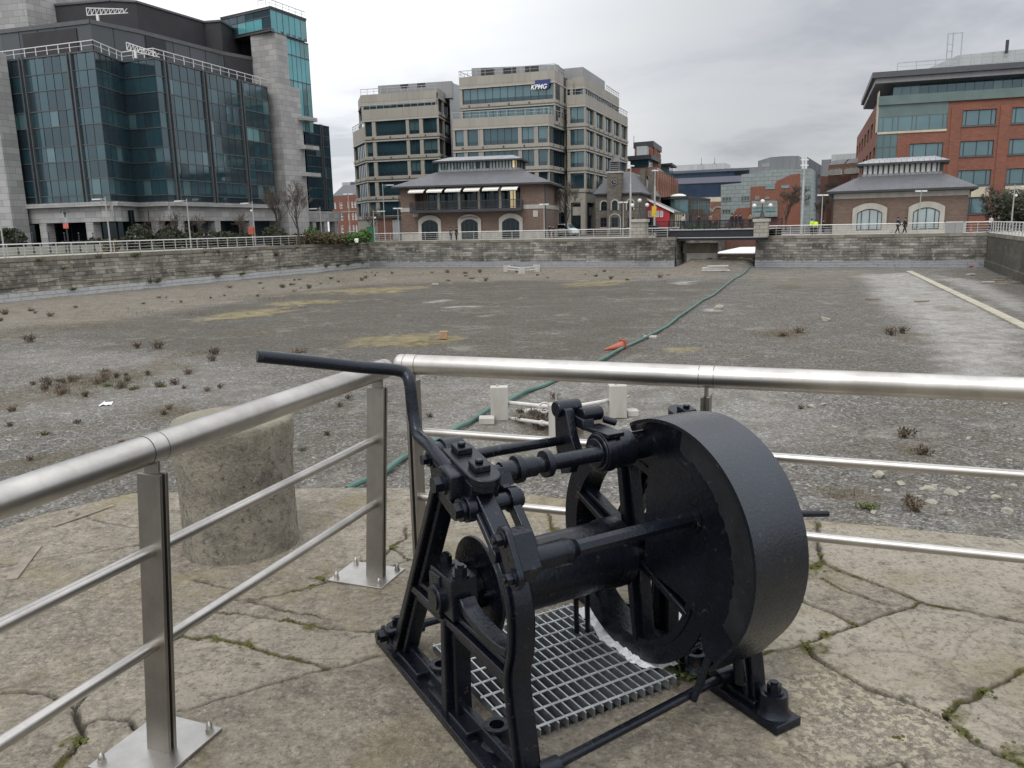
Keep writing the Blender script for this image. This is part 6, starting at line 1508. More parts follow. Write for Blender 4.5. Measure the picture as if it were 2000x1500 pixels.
def centre_brick():
    P = xy(1224, 350, 184); E = xy(1283, 350, 180); D = (E - P).normalized(); L = (E - P).length; N = nrm(D); S = xy(1322, 380, 222); Ds = (S - E).normalized(); Ls = (S - E).length; Bk = -N
    o = thing('office_building', E, 'red brick office with dark roof boxes and ribbed side, right of the clock tower', 'office building')
    z1 = zh(1270, 326, E); z2 = zh(1268, 303, E); z3 = zh(1262, 282, E); z4 = zh(1262, 272, E)
    zsd = zh(1283, 333, E)
    ops = [(L * .5, L * .6, 9.5, 12), (L * .66, L * .82, 8.5, 12)]
    mb = MB(); wall(mb, P, D, L, 0, z1, ops, 'brick', .2); mb.build('wall', o)
    for a in ops: window(o, P, D, *a, .15, 'gl_dark', 2, 1, 'mullion_dark', .1)
    n = 9; ops = []
    for z0, za in ((2, 4.2), (5.4, 7.6), (9.0, 11.3)):
        for i in range(n): ops.append((Ls * (i + .16) / n, Ls * (i + .84) / n, z0, za))
    mb = MB(); wall(mb, E, Ds, Ls, 0, zsd, ops, 'terra', .3); mb.build('wall', o, label='orange brick side wall with rows of windows')
    for a in ops: window(o, E, Ds, *a, .22, 'gl_dark', 2, 1, 'mullion_pale', .1)
    fin = MB()
    for i in range(n + 1): slab(fin, E, Ds, Ls * i / n - .3, Ls * i / n + .3, 0, zsd + .3, .3, 'terra')
    fin.build('fin', o)
    mb = MB(); poly_block(mb, [P + Bk * .3, E + Bk * .3 - D * .3, S - D * .6, S - D * 6, P + Ds * 30], .1, z1 - .05, 'gl_sp'); mb.build('structure_core', o)
    g0, g1 = P + D * (L * .12), P + D * (L * .72); mb = MB(); poly_block(mb, [g0, g1, g1 + Ds * 12, g0 + Ds * 12], z1, z2 - .8, 'gl_teal'); poly_block(mb, [g0 - D * .4 + N * 1.2, g1 + D * 1.2 + N * 1.2, g1 + D * 1.2 + Ds * 14, g0 + Ds * 14], z2 - .8, z2 + .1, 'metal_dark')
    slab(mb, g1, Ds, .5, 11, z1 + .3, z2 - .9, .06, 'gl_pale'); mb.build('roof_storey', o)
    h0, h1 = P + D * (L * .28) + Ds * 2, P + D * (L * .62) + Ds * 2; mb = MB(); poly_block(mb, [h0, h1, h1 + Ds * 14, h0 + Ds * 14], z2 + .1, z3, 'metal_light', 'metal_grey'); mb.build('plant_room', o)
    k0, k1 = P + D * (L * .08) + Ds * 6, P + D * (L * .76) + Ds * 6; mb = MB(); poly_block(mb, [k0, k1, k1 + Ds * 16, k0 + Ds * 16], z3 + .05, z4 + .3, 'metal_dark'); poly_block(mb, [k0 + D * .3, k1 - D * .3, k1 - D * .3 + Ds * 15, k0 + D * .3 + Ds * 15], z1, z3, 'brick')
    for i in range(5): slab(mb, k1 - D * .3, Ds, 2 + i * 2.6, 2.9 + i * 2.6, z1, z3 - .5 * i * .3, .4, 'terra')
    mb.build('roof_block', o)
    e0 = E + Ds * (Ls * .55); mb = MB(); poly_block(mb, [e0 - D * 4, e0, e0 + Ds * 10, e0 - D * 4 + Ds * 10], zsd, zsd + 2.6, 'gl_teal2'); poly_block(mb, [e0 - D * 5, e0 + D * .8 - Ds * 1, e0 + D * .8 + Ds * 11, e0 - D * 5 + Ds * 11], zsd + 2.6, zsd + 3.1, 'metal_dark'); mb.build('roof_storey', o)
    an = MB(); q = xy(1238, 272, 195); an.bar(q + UP(z4), q + UP(z4 + 2.4), .1, .1, 'mullion'); an.build('aerial', o)
centre_brick()
def far_blue():
    P = xy(1296, 360, 305); E = xy(1486, 350, 290); D = (E - P).normalized(); L = (E - P).length; Bk = -nrm(D); N = nrm(D)
    o = thing('office_building', P, 'long blue grey office building in the distance behind the bridge', 'office building')  # slight distance haze is painted into the blue grey colours
    zz = lambda py: zh(1390, py, P + D * L / 2)
    mb = MB(); poly_block(mb, [P, E, E + Bk * 25, P + Bk * 25], 0, zz(332), 'bluegrey', 'metal_grey'); slab(mb, P, D, 0, L, zz(336), zz(331), .8, 'bluegrey'); slab(mb, P, D, 0, L, zz(357), zz(346), .5, 'bluegrey2'); slab(mb, P, D, 0, L, zz(402), zz(385.5), .5, 'cream'); slab(mb, P, D, 0, L, .2, zz(402) - .1, .8, 'brick'); mb.build('wall', o)
    for za, zb, sd in ((zz(346) + .1, zz(336) - .1, 71), (zz(385) + .1, zz(357) - .1, 72)): curtain(o, P + N * .1, D, L, [(za, zb, 'v')], 2.4, seed=sd, palette=['gl_blue'] * 7 + ['gl_dark'], mull='bluegrey')
    mb = MB(); a = P + D * hit(1312, 325, P, D) + Bk * 4; b = P + D * hit(1411, 325, P, D) + Bk * 4; poly_block(mb, [a, b, b + Bk * 12, a + Bk * 12], zz(332), zz(318), 'metal_light', 'metal_light'); a2 = P + D * hit(1412, 325, P, D) + Bk * 5; b2 = P + D * hit(1427, 325, P, D) + Bk * 5; poly_block(mb, [a2, b2, b2 + Bk * 8, a2 + Bk * 8], zz(332), zz(328), 'metal_light', 'metal_light'); mb.build('plant_room', o)
    for px in (1368.5, 1394.5):
        q = P + D * hit(px, 325, P, D) + Bk * 1; t = MB(); t.box(q + UP(zz(331.5)), 1.5, 1.5, 1.9, 'metal_light', DANG); t.tube([q + UP(zz(331.5) + 1.9), q + UP(zz(331.5) + 2.6)], [.5, .1], 'metal_grey', 8); t.bar(q + UP(zz(331.5) + 2.6), q + UP(zz(331.5) + 4.4), .12, .12, 'mullion'); t.build('roof_vent', o)
    ar = MB(); Q = xy(1368, 410, 232); Qe = xy(1414, 410, 230); Dq = (Qe - Q).normalized(); Lq = (Qe - Q).length
    w = thing('brick_wall', Q, 'brick wall with a wavy white arch motif beside the green grey building', 'wall'); mb = MB(); zt = zh(1390, 394, Q); poly_block(mb, [Q, Qe, Qe - nrm(Dq) * 3, Q - nrm(Dq) * 3], 0, zt, 'terra'); mb.build('masonry', w)
    for k in range(2):
        c = Lq * (.25 + .5 * k); pts = arch_pts(c, Lq * .46, zt - 3.2, 1.7, 10)
        for a, b in zip(pts[:-1], pts[1:]): ar.bar(Q + Dq * a[0] + nrm(Dq) * .1 + UP(a[1]), Q + Dq * b[0] + nrm(Dq) * .1 + UP(b[1]), .2, .4, 'surround')
    ar.build('arch_motif', w)
MT['bluegrey2'] = mk('lavender_grey', (.17, .175, .225), .5, 0, .06)
far_blue()
def green_office():
    P = xy(1408, 400, 219); E = xy(1588, 400, 209); D = (E - P).normalized(); L = (E - P).length; N = nrm(D); Bk = -N
    o = thing('office_building', P, 'grey green clad office with stepped red brick panels and curved metal roof', 'office building')
    def uz(px, py): u = hit(px, py, P, D); return (u, zh(px, py, P + D * u))
    def shape(name, pts, d0, d1, mat, lab=None):
        mb = MB(); Q = [P + D * u + N * d0 + UP(z) for u, z in pts]; mb.prism(Q, N * (d1 - d0), mat); r = mb.build(name, o)
        if lab: r['label'] = lab
        return r
    g = lambda *p: [uz(*q) for q in p]
    shape('wall', g((1408, 460), (1408, 361), (1448, 357), (1448, 341), (1512, 332), (1584, 329), (1584, 460)), -14, 0, 'tealclad')
    shape('brick_panel', g((1466, 445), (1466, 365), (1513, 362), (1517, 354), (1545, 341), (1563, 339), (1563, 447)), .02, .25, 'brick')
    shape('brick_panel', g((1410, 450), (1440, 407), (1466, 405), (1466, 450)), .02, .22, 'brick')
    shape('glass_bay', g((1470, 425), (1470, 393), (1520, 392), (1520, 423)), .26, 1.6, 'tealclad')
    for (x0, y0, x1, y1, off) in ((1475, 413, 1493, 404, 1.62), (1498, 413, 1515, 404, 1.62), (1495, 370, 1514, 362, .27), (1526, 368, 1542, 361, .27), (1410, 394, 1429, 384, .02), (1447, 393, 1465, 382, .02), (1410, 417, 1428, 408, .02), (1475, 390, 1484, 383, .27), (1495, 389, 1503, 384, .27), (1565, 372, 1583, 362, .02), (1565, 400, 1583, 380, .02)):
        (u0, z0), (u1, z1) = uz(x0, y0), uz(x1, y1); window(o, P + N * off, D, min(u0, u1), max(u0, u1), z0, z1, -.05, 'gl_sky' if x0 in (1475, 1498, 1495, 1526) else 'gl_teal2', 3, 1, 'mullion_pale', .18)
    rf = g((1477, 332), (1477, 313), (1500, 306), (1525, 303.5), (1558, 303), (1558, 330)); shape('curved_roof', rf, -10, -3, 'zinc'); shape('roof_step', g((1462, 340), (1462, 327), (1556, 325), (1556, 332)), -8, -1.5, 'zinc')
    (u0, z0), (u1, z1) = uz(1484, 325), uz(1500, 317); mb = MB(); slab(mb, P - N * 2.98, D, u0, u1, z0, z1, .05, 'metal_grey'); mb.build('louvre_panel', o)
    shape('zinc_wedge', g((1566, 460), (1566, 299), (1604, 322), (1604, 460)), -24, -14.1, 'zincwedge')
    for i in range(3):
        for j in range(2): (u0, z0), (u1, z1) = uz(1588 + j * 8, 340 + i * 22), uz(1593 + j * 8, 335 + i * 22); window(o, P - N * 14.0, D, u0, u1, z0, z1, -.1, 'gl_dark', 1, 1, 'mullion', .12)
MT['zincwedge'] = panel('dark_zinc', (.105, .108, .125), 1.2, 12, .04, .06, .5, .2)
green_office()
def flats():
    P = xy(1617, 350, 168); E = xy(1683, 350, 161); D = (E - P).normalized(); L = (E - P).length; N = nrm(D); Bk = -N
    o = thing('apartment_building', P, 'brick apartment block with cream balconies, between the zinc wedge and the red office', 'apartment block')
    z = lambda py: zh(1640, py, P)
    zt = z(322); mb = MB(); ops = [(L * .05, L * .42, z(342), z(328)), (L * .52, L * .92, z(342), z(328))] + [(L * (.12 + .08 * i), L * (.17 + .08 * i), z(360), z(351)) for i in range(3)] + [(L * (.60 + .08 * i), L * (.65 + .08 * i), z(360), z(351)) for i in range(3)]
    wall(mb, P, D, L, 0, zt, ops, 'brick_dark', .5, 'cream'); mb.build('wall', o)
    for i, a in enumerate(ops): window(o, P, D, *a, 0.45 if i < 2 else .2, 'cream' if i < 2 else 'gl_pale', 3 if i < 2 else 1, 1, 'white', .12)
    for u0, u1, _, _ in ops[:2]:
        b = MB(); slab(b, P, D, u0, u1, z(342) + .02, z(342) + .9, .5, 'mullion_pale', back=-.44); b.build('balcony', o)
    rf = MB()
    for a, b in ((0, .46), (.5, 1.0)): rf.prism([P + D * (L * a) + UP(zt), P + D * (L * b) + UP(zt), P + D * (L * b) + Bk * 1.2 + UP(z(313)), P + D * (L * a) + Bk * 1.2 + UP(z(313))], Bk * 6, 'slate')
    poly_block(rf, [P + Bk * 1.5, P + D * L + Bk * 1.5, P + D * L + Bk * 10, P + Bk * 10], .1, zt - .1, 'brick_dark'); rf.build('roof', o)
    Q = xy(1604, 330, 185); q2 = xy(1622, 330, 184); q3 = xy(1690, 330, 180); mb = MB(); poly_block(mb, [Q, q2, q2 + Bk * 10, Q + Bk * 10], 0, zat(1610, 312, 185), 'zinc'); poly_block(mb, [q2 + D * .1, q3, q3 + Bk * 10, q2 + D * .1 + Bk * 10], 0, zat(1650, 301, 183), 'metal_light', 'metal_grey'); mb.build('rear_block', o)
    mb = MB(); q = xy(1602, 360, 160); q2 = xy(1617, 360, 160); poly_block(mb, [q, q2, q2 + Bk * 8, q + Bk * 8], 0, zat(1610, 344, 160), 'brick_dark', 'slate_pale'); mb.build('side_wing', o)
flats()
# ------------------------------------------------------------------ far quay railings
def far_rail(a_pt, b_pt, label, step=1.5, z=1.12, mat='steel_far', grp='railings along the far quays'):
    P, E = Vector(a_pt), Vector(b_pt); L = (E - P).length; D = (E - P) / L; mid = (P + E) / 2
    o = thing('quay_railing', mid, label, 'railing', grp); n = max(2, round(L / step))
    n = min(n, 96)
    top = MB(); top.tube([P + UP(z), E + UP(z)], .048, 'lamp_white' if mat == 'steel_far' else mat, 8); top.build('handrail', o, smooth=True)
    for zz in (.28, .56, .84): r = MB(); r.tube([P + UP(zz), E + UP(zz)], .020, mat, 6); r.build('rail', o, smooth=True)
    pm = MB(); pm.box((0, 0, 0), .05, .09, z, mat); proto = pm.build('post', o, loc=None); proto.data.transform(Matrix.Translation(BASE[o]))
    proto.location = P - mid; proto.rotation_euler = (0, 0, math.atan2(D.y, D.x))
    for i in range(1, n + 1):
        c = proto.copy(); COL.objects.link(c); c.parent = o; c.location = P + D * (L * i / n) - mid
    return o
far_rail(dk(-.45, -70), dk(-.45, -.3), 'long steel railing on the left dock wall in front of the glass office')
far_rail(dk(-.3, .45), dk(43.4, .45), 'steel railing on the far dock wall in front of the balcony pavilion', 1.9)
far_rail(dk(43.4, .5), dk(43.6, 7), 'short end railing turning back towards the bridge, left of the channel', 1.3)
far_rail(dk(54.6, .45), dk(73.5, .45), 'pale steel railing above the dark wall in front of the two window pavilion', 1.6)
far_rail(dk(54.7, .5), dk(54.7, 6), 'short end railing turning back towards the bridge, right of the channel', 1.3)
far_rail(dk(75.4, .45), dk(77.9, .45), 'short steel railing beside the parked bicycles at the dock corner', 1.6)
far_rail(dk(78.05, -60), dk(78.05, .2), 'steel railing on the brown concrete wall at the right edge', 1.8)
pg = thing('screen_panel', dk(74.45, .5), 'grey solid screen panel closing the gap in the railing right of the pavilion', 'screen'); m_ = MB()
m_.box(dk(74.45, .5), 1.7, .06, 1.1, 'metal_grey', DANG); m_.build('panel', pg); m_ = MB(); m_.tube([dk(73.6, .5, 1.15), dk(75.3, .5, 1.15)], .04, 'steel_far', 8); m_.build('top_rail', pg)

# ------------------------------------------------------------------ bridge over the channel mouth
def bridge():
    A_, B_ = xy(1284, 440, 101.5), xy(1502, 440, 93.5); D = (B_ - A_).normalized(); L = (B_ - A_).length; N = nrm(D); Wd = 5.0; Bk = -N
    o = thing('footbridge', (A_ + B_) / 2, 'dark steel road bridge with solid girders over the channel mouth', 'bridge')
    zd, zb = .86, -.45; g = MB()
    for off in (0, Wd): slab(g, A_ - N * off, D, 0, L, zb, zd - .08, .25, 'girder')
    g.build('girder', o); d = MB(); slab(d, A_, D, -.3, L + .3, zd - .08, zd + .0, .40, 'pole', back=Wd + .3); d.build('deck', o)
    p = MB(); p.tube([A_ + N * .34 + UP(-.12), B_ + N * .34 + UP(-.12)], .06, 'pole', 8); p.build('service_pipe', o)
    for off in (-.1, Wd):
        b = MB(); q = A_ - N * off; slab(b, q, D, 0, L, zd + 1.0, zd + 1.09, .05, 'girder', back=.05)
        for z in (.16, .58): slab(b, q, D, 0, L, zd + z, zd + z + .05, .03, 'girder', back=.03)
        for i in range(int(L / .16)): slab(b, q, D, i * .16, i * .16 + .045, zd + .1, zd + 1.0, .02, 'girder')
        for i in range(10): slab(b, q, D, L * i / 9 - .05, L * i / 9 + .05, zd, zd + 1.15, .09, 'girder')
        b.build('parapet', o)
    for px0, px1, py in ((1236, 1263, 428), (1474, 1501, 427)):
        a, b = xy(px0, 440, 98.6 if px0 < 1300 else 91.4), xy(px1, 440, 98 if px0 < 1300 else 90.9); c = (a + b) / 2; w_ = (b - a).length; t = thing('gate_pier', c, 'pale stone gate pier carrying a lamp at the %s end of the dark bridge' % ('left' if px0 < 1300 else 'right'), 'pier', 'stone piers at the bridge ends')
        m_ = MB(); zt = zat((px0 + px1) / 2, py, c.y); m_.box(c, w_, w_, zt - .35, 'surroundblock', DANG); m_.build('shaft', t); m_ = MB(); m_.box(c + UP(zt - .347), w_ + .25, w_ + .25, .35, 'surround', DANG); m_.build('cap', t)
    end = thing('channel_wall', dk(49, 20), 'dark brick wall at the back of the channel under the bridge', 'wall'); m_ = MB(); poly_block(m_, [dk(44.45, 37), dk(54.05, 37), dk(54.05, 38), dk(44.45, 38)], -3.9, -.02, 'brick_dark'); m_.build('masonry', end)
    q = xy(1372, 480, 101.5); t = thing('concrete_block', q, 'stepped concrete abutment block under the bridge', 'concrete block'); m_ = MB(); m_.box(Vector((q.x, q.y, -3.3)), 3.6, 2.2, 1.25, 'conc_block', DANG + .1); m_.build('lower_block', t); m_ = MB(); m_.box(Vector((q.x - .1, q.y + .4, -2.047)), 4.2, 2.2, 1.2, 'concrete_dark', DANG + .1); m_.build('upper_block', t)
    q = dk(50.6, 20); t = thing('pontoon', q, 'white topped pontoon moored under the bridge', 'pontoon'); m_ = MB(); m_.box(Vector((q.x, q.y, -2.85)), 6.2, 27, .5, 'timber', DANG); m_.build('hull', t); m_ = MB(); m_.box(Vector((q.x, q.y, -2.347)), 6.0, 26.6, .1, 'white', DANG); m_.build('deck', t)
MT['surroundblock'] = panel('pier_stone', (.33, .31, .27), .9, .42, .03, .14, .85, .3)
bridge()

# ------------------------------------------------------------------ lamp posts
def lamp_single(loc, h, rz, label, cam_=False, grp='single arm lamps along the quay'):
    o = thing('street_lamp', loc, label, 'street lamp', grp); X = Vector((math.cos(rz), math.sin(rz), 0)); p = MB(); L = Vector(loc)
    p.tube([L, L + UP(h * .4), L + UP(h)], [.085, .07, .05], 'pole', 8); p.build('pole', o, smooth=True)
    a = MB(); a.tube([L + UP(h - .25), L + X * .5 + UP(h - .16), L + X * 1.0 + UP(h - .18)], .03, 'pole', 6); a.tube([L + UP(h - .6), L + X * .75 + UP(h - .24)], .02, 'pole', 6); a.build('arm', o, smooth=True)
    hd = MB(); c = L + X * 1.25 + UP(h - .26); hd.prism([c - X * .65 + Vector((-X.y, X.x, 0)) * .13, c + X * .45 + Vector((-X.y, X.x, 0)) * .10, c + X * .45 - Vector((-X.y, X.x, 0)) * .10, c - X * .65 - Vector((-X.y, X.x, 0)) * .13], UP(.11), 'lamp_white'); hd.build('lamp_head', o)
    if cam_: cb = MB(); cb.ball(L + X * .22 + UP(h - 1.1), .15, 'lamp_white', 8, 5); cb.build('camera_dome', o)
    return o
def lamp_double(loc, h, label, grp='double headed lamps on the far quay'):
    o = thing('street_lamp', loc, label, 'street lamp', grp); L = Vector(loc); p = MB(); p.tube([L, L + UP(h)], [.08, .05], 'pole', 8); p.build('pole', o, smooth=True)
    for s in (-1, 1):
        hd = MB(); X = Vector((1, .1, 0)) * s; c = L + X * .36 + UP(h - .15); hd.prism([c - X * .3 + Vector((0, .12, 0)), c + X * .3 + Vector((0, .1, 0)), c + X * .3 - Vector((0, .1, 0)), c - X * .3 - Vector((0, .12, 0))], UP(.16), 'lamp_white'); hd.build('lamp_head', o)
    return o
def mast(loc, h, label, bars):
    o = thing('floodlight_mast', loc, label, 'mast', 'tall lighting masts'); L = Vector(loc); p = MB(); p.tube([L, L + UP(h * .72), L + UP(h * .75), L + UP(h)], [.16, .14, .08, .07], 'pole', 10); p.build('pole', o, smooth=True)
    for z in bars:
        b = MB(); b.bar(L + UP(z) - Vector((.45, 0, 0)), L + UP(z) + Vector((.45, 0, 0)), .14, .16, 'lamp_white'); b.build('crossbar', o)
    return o
def lamp_at(px, pyt, Y, kind='single', **k):
    b = xy(px, 460, Y); h = zh(px, pyt, b)
    return b, h
wl0 = dk(-1.3, 0)
def left_lamp(pxb, pyt, rz, label, cam_=False):
    b = wl0 + DU * hit(pxb, 488, wl0, DU); b.z = 0; h = zh(pxb, pyt, b); lamp_single(b, h, rz, label, cam_)
left_lamp(217, 384, math.pi + DANG, 'grey single arm street lamp in front of the glass office colonnade, its arm pointing left')
left_lamp(374, 388, math.pi + DANG, 'grey single arm street lamp above the two people leaning on the left railing')
left_lamp(8, 408, math.pi + DANG, 'grey street lamp standing at the left edge of the picture')
left_lamp(500, 393, math.pi + DANG, 'grey pole with cameras above the red lifebuoy box', True)
left_lamp(601, 400, math.pi + DANG, 'slim street lamp in front of the granite stair tower')
for px, pyt, Y, lb in ((684, 378, 118, 'double headed street lamp in front of the red brick street house'), (779, 406, 119, 'double headed lamp at the left corner of the balcony pavilion'), (1063, 398, 113.5, 'double headed lamp before the right corner of the balcony pavilion'), (1217, 394, 112, 'double headed lamp in front of the chapel tower'), (1603, 380, 97, 'double headed lamp left of the two window pavilion'), (1793, 372, 90.5, 'double headed lamp between the two arched windows')):
    b = xy(px, 455, Y); lamp_double(b, zh(px, pyt, b), lb)
b = xy(752, 455, 121); lamp_single(b, zh(752, 359, b), -.1, 'tall white street lamp left of the balcony pavilion, arm pointing right')
b = xy(731, 455, 116); lamp_single(b, zh(731, 410, b), 0.0, 'short grey camera pole beside the green box', True)
b = xy(628, 455, 108); lamp_single(b, zh(628, 404, b), math.pi + DANG, 'slim street lamp near the right end of the glass office')
b = xy(1974, 450, 86); lamp_single(b, zh(1974, 361, b), .05, 'grey camera pole with a long arm at the right edge beside the bicycles', True)
b = xy(1231, 455, 109); mast(b, zh(1231, 322, b), 'tall white mast in front of the chapel roof', [zh(1231, 324, b)])
b = xy(1278, 450, 118); mast(b, zh(1278, 330, b), 'tall white mast right of the chapel chimneys', [zh(1278, 333, b)])
b = xy(1565, 450, 97); mast(b, zh(1567, 309, b), 'tallest floodlight mast with two crossbars left of the two window pavilion', [zh(1567, 312, b), zh(1567, 323, b)])
def globe_lamp(b, h, label):
    o = thing('ornate_lamp', b, label, 'street lamp', 'ornate black lamps at the bridge'); L = Vector(b); z0 = b[2]; p = MB(); p.tube([L, L + UP(.4), L + UP(.9), L + UP(h)], [.3, .22, .07, .05], 'metal_dark', 10); p.bar(L - Vector((.9, 0, 0)) + UP(h * .7), L + Vector((.9, 0, 0)) + UP(h * .7), .06, .06, 'metal_dark'); p.build('column', o, smooth=True)
    for dx, z in ((0, h), (-.9, h * .72), (.9, h * .72)):
        g = MB(); g.ball(L + Vector((dx, 0, z + .2)), .24, 'lamp_white', 10, 6); g.build('globe', o, smooth=True)
c = xy(1249, 430, 98.3); globe_lamp(c + UP(zat(1249, 428, c.y)), zat(1249, 395, c.y) - zat(1249, 428, c.y), 'ornate black lamp with white globes on the left bridge pier')
c = xy(1488, 430, 91.2); globe_lamp(c + UP(zat(1488, 427, c.y)), zat(1488, 397, c.y) - zat(1488, 427, c.y), 'ornate black lamp with white globes on the right bridge pier')
b = xy(1276, 450, 112); t = thing('hanging_banner', b, 'yellow banner hanging on the mast in front of the red gable', 'banner'); m_ = MB(); m_.box(b + Vector((-.0, -.35, zh(1276, 423, b))), .62, .05, zh(1276, 403, b) - zh(1276, 423, b), 'yellow', 0); m_.build('cloth', t)

# signs and lifebuoys
b = wl0 + DU * hit(231, 480, wl0, DU) - DV * 7; b.z = 0
t = thing('sign_post', b, 'black lamp standard carrying a pale blue sign and a red notice', 'sign'); m_ = MB(); zt = zh(229, 408, b); m_.tube([b, b + UP(zt)], .07, 'metal_dark', 8); m_.tube([b + UP(zt) + Vector((.42 * math.cos(a * .35), 0, .42 * math.sin(a * .35) - .3)) for a in range(10)], .04, 'metal_dark', 6); m_.ball(b + UP(zt - .25), .16, 'metal_dark'); m_.build('column', t)
m_ = MB(); m_.box(b + Vector((.12, -.12, zh(231, 433, b))), .42, .05, zh(231, 422, b) - zh(231, 433, b), 'gl_pale', DANG); m_.build('sign_panel', t, label='pale blue sign panel'); m_ = MB(); m_.box(b + Vector((.02, -.12, zh(231, 444, b))), .72, .05, zh(231, 433.5, b) - zh(231, 444, b), 'redsign', DANG); m_.build('sign_panel', t, label='red notice panel')
b = wl0 + DU * hit(496, 480, wl0, DU); b.z = 0; b = b + Vector((.0, -.2, 0)); t = thing('lifebuoy_box', b, 'red lifebuoy housing on the camera pole by the left railing', 'lifebuoy'); m_ = MB(); z0, z1 = zh(496, 458, b), zh(496, 443, b); m_.box(b + Vector((-.1, 0, z0)), .78, .3, z1 - z0, 'orange', DANG); m_.build('housing', t, bevel=.06, merge=True); m_ = MB(); m_.box(b + UP(0), .08, .08, z0, 'pole'); m_.build('stand', t)
b = xy(724, 455, 117); t = thing('utility_box', b, 'green metal utility cabinet at the end of the hedge', 'cabinet'); m_ = MB(); m_.box(b, 1.0, .5, zh(724, 444, b), 'green_box', DANG); m_.build('body', t, bevel=.03, merge=True); m_ = MB(); m_.box(b + UP(zh(724, 444, b) + .002), 1.1, .6, .06, 'green_box', DANG); m_.build('lid', t)
b = xy(696, 462, 109); t = thing('litter_bag', b, 'white bag lying behind the railing by the hedge', 'litter'); m_ = MB(); rb = random.Random(3); m_.mesh([b + Vector((math.cos(a * .9) * rb.uniform(.12, .34), math.sin(a * .9) * .2, z_ + rb.uniform(-.08, .08))) for z_ in (.05, .25, .5) for a in range(7)], [(r * 7 + i, r * 7 + (i + 1) % 7, r * 7 + 7 + (i + 1) % 7, r * 7 + 7 + i) for r in range(2) for i in range(7)] + [(14, 15, 16, 17, 18, 19, 20)], 'white'); o_ = m_.build('bag', t)
for i, px in enumerate((33, 64, 96, 127, 155, 183)):
    q0 = dk(-9.8, 0); b = q0 + DU * hit(px, 470, q0, DU); b.z = 0; h = zh(px, 453, b); o_ = MB(); o_.tube([b, b + UP(h * .86)], .05, 'metal_dark', 8); o_.ball(b + UP(h * .93), .10, 'metal_dark', 8, 5); o_.tube([b, b + UP(.35)], .10, 'metal_dark', 8); o_.build('bollard', loc=b, label='slim black post in the row in front of the glass office hedge', category='bollard', group='black posts before the hedge')
pl = thing('planter_wall', dk(-10.6, -40), 'low pale planter wall in front of the glass office hedge', 'wall'); m_ = MB(); poly_block(m_, [dk(-10.3, -80), dk(-10.3, -14), dk(-10.9, -14), dk(-10.9, -80)], 0, .75, 'conc_pale', 'conc_pale'); m_.build('masonry', pl)

# ------------------------------------------------------------------ people
PROTO = {}
def skin_mesh(name, V, E, mat, sub=1):
    me = bpy.data.meshes.new(name); ks = list(V); me.from_pydata([V[k][:3] for k in ks], [(ks.index(a), ks.index(b)) for a, b in E], [])
    o = bpy.data.objects.new('tmp', me); COL.objects.link(o); o.modifiers.new('s', 'SKIN')
    for k, sv in zip(ks, me.skin_vertices[0].data): sv.radius = (V[k][3], V[k][4] if len(V[k]) > 4 else V[k][3])
    me.skin_vertices[0].data[0].use_root = True
    if sub: ss = o.modifiers.new('u', 'SUBSURF'); ss.levels = sub; ss.render_levels = sub
    bpy.context.view_layer.update(); r = bpy.data.meshes.new_from_object(o.evaluated_get(bpy.context.evaluated_depsgraph_get())); bpy.data.objects.remove(o)
    r.materials.clear(); r.materials.append(MT[mat]); r.polygons.foreach_set('use_smooth', [True] * len(r.polygons)); r.name = name; return r
def skeleton(pose):
    s = {'stand': 0., 'walk': .24, 'lean': .05}[pose]; y = -.10 if pose == 'lean' else 0
    V = {'pelvis': (0, 0, .93, .15, .11), 'waist': (0, y * .5, 1.10, .14, .10), 'chest': (0, y, 1.30, .17, .11), 'neck0': (0, y * 1.2, 1.46, .075), 'neck': (0, y * 1.4, 1.53, .055), 'head': (0, y * 1.5 - .015, 1.64, .085, .095), 'crown': (0, y * 1.5, 1.73, .06)}
    E = [('pelvis', 'waist'), ('waist', 'chest'), ('chest', 'neck0'), ('neck0', 'neck'), ('neck', 'head'), ('head', 'crown')]
    for n, sg in (('l', 1), ('r', -1)):
        f = s * sg; V.update({'hip' + n: (.09 * sg, 0, .86, .085), 'knee' + n: (.10 * sg, -f * .55 - .02, .48, .062), 'ank' + n: (.10 * sg, -f + (.05 if f < 0 else 0), .09, .042), 'toe' + n: (.11 * sg, -f - .15, .04, .038),
            'sh' + n: (.185 * sg, y, 1.40, .065), 'elb' + n: (.235 * sg, y + f * .4 + .02, 1.13, .048), 'wri' + n: (.225 * sg, y + f * .5 - .10, .91, .035), 'han' + n: (.215 * sg, y + f * .5 - .14, .82, .036, .022)})
        E += [('pelvis', 'hip' + n), ('hip' + n, 'knee' + n), ('knee' + n, 'ank' + n), ('ank' + n, 'toe' + n), ('chest', 'sh' + n), ('sh' + n, 'elb' + n), ('elb' + n, 'wri' + n), ('wri' + n, 'han' + n)]
    return V, E
def grow(V, keep, E, k): W = {n: (*V[n][:3], *[r * k + .012 for r in V[n][3:]]) for n in keep}; return W, [(a, b) for a, b in E if a in W and b in W]
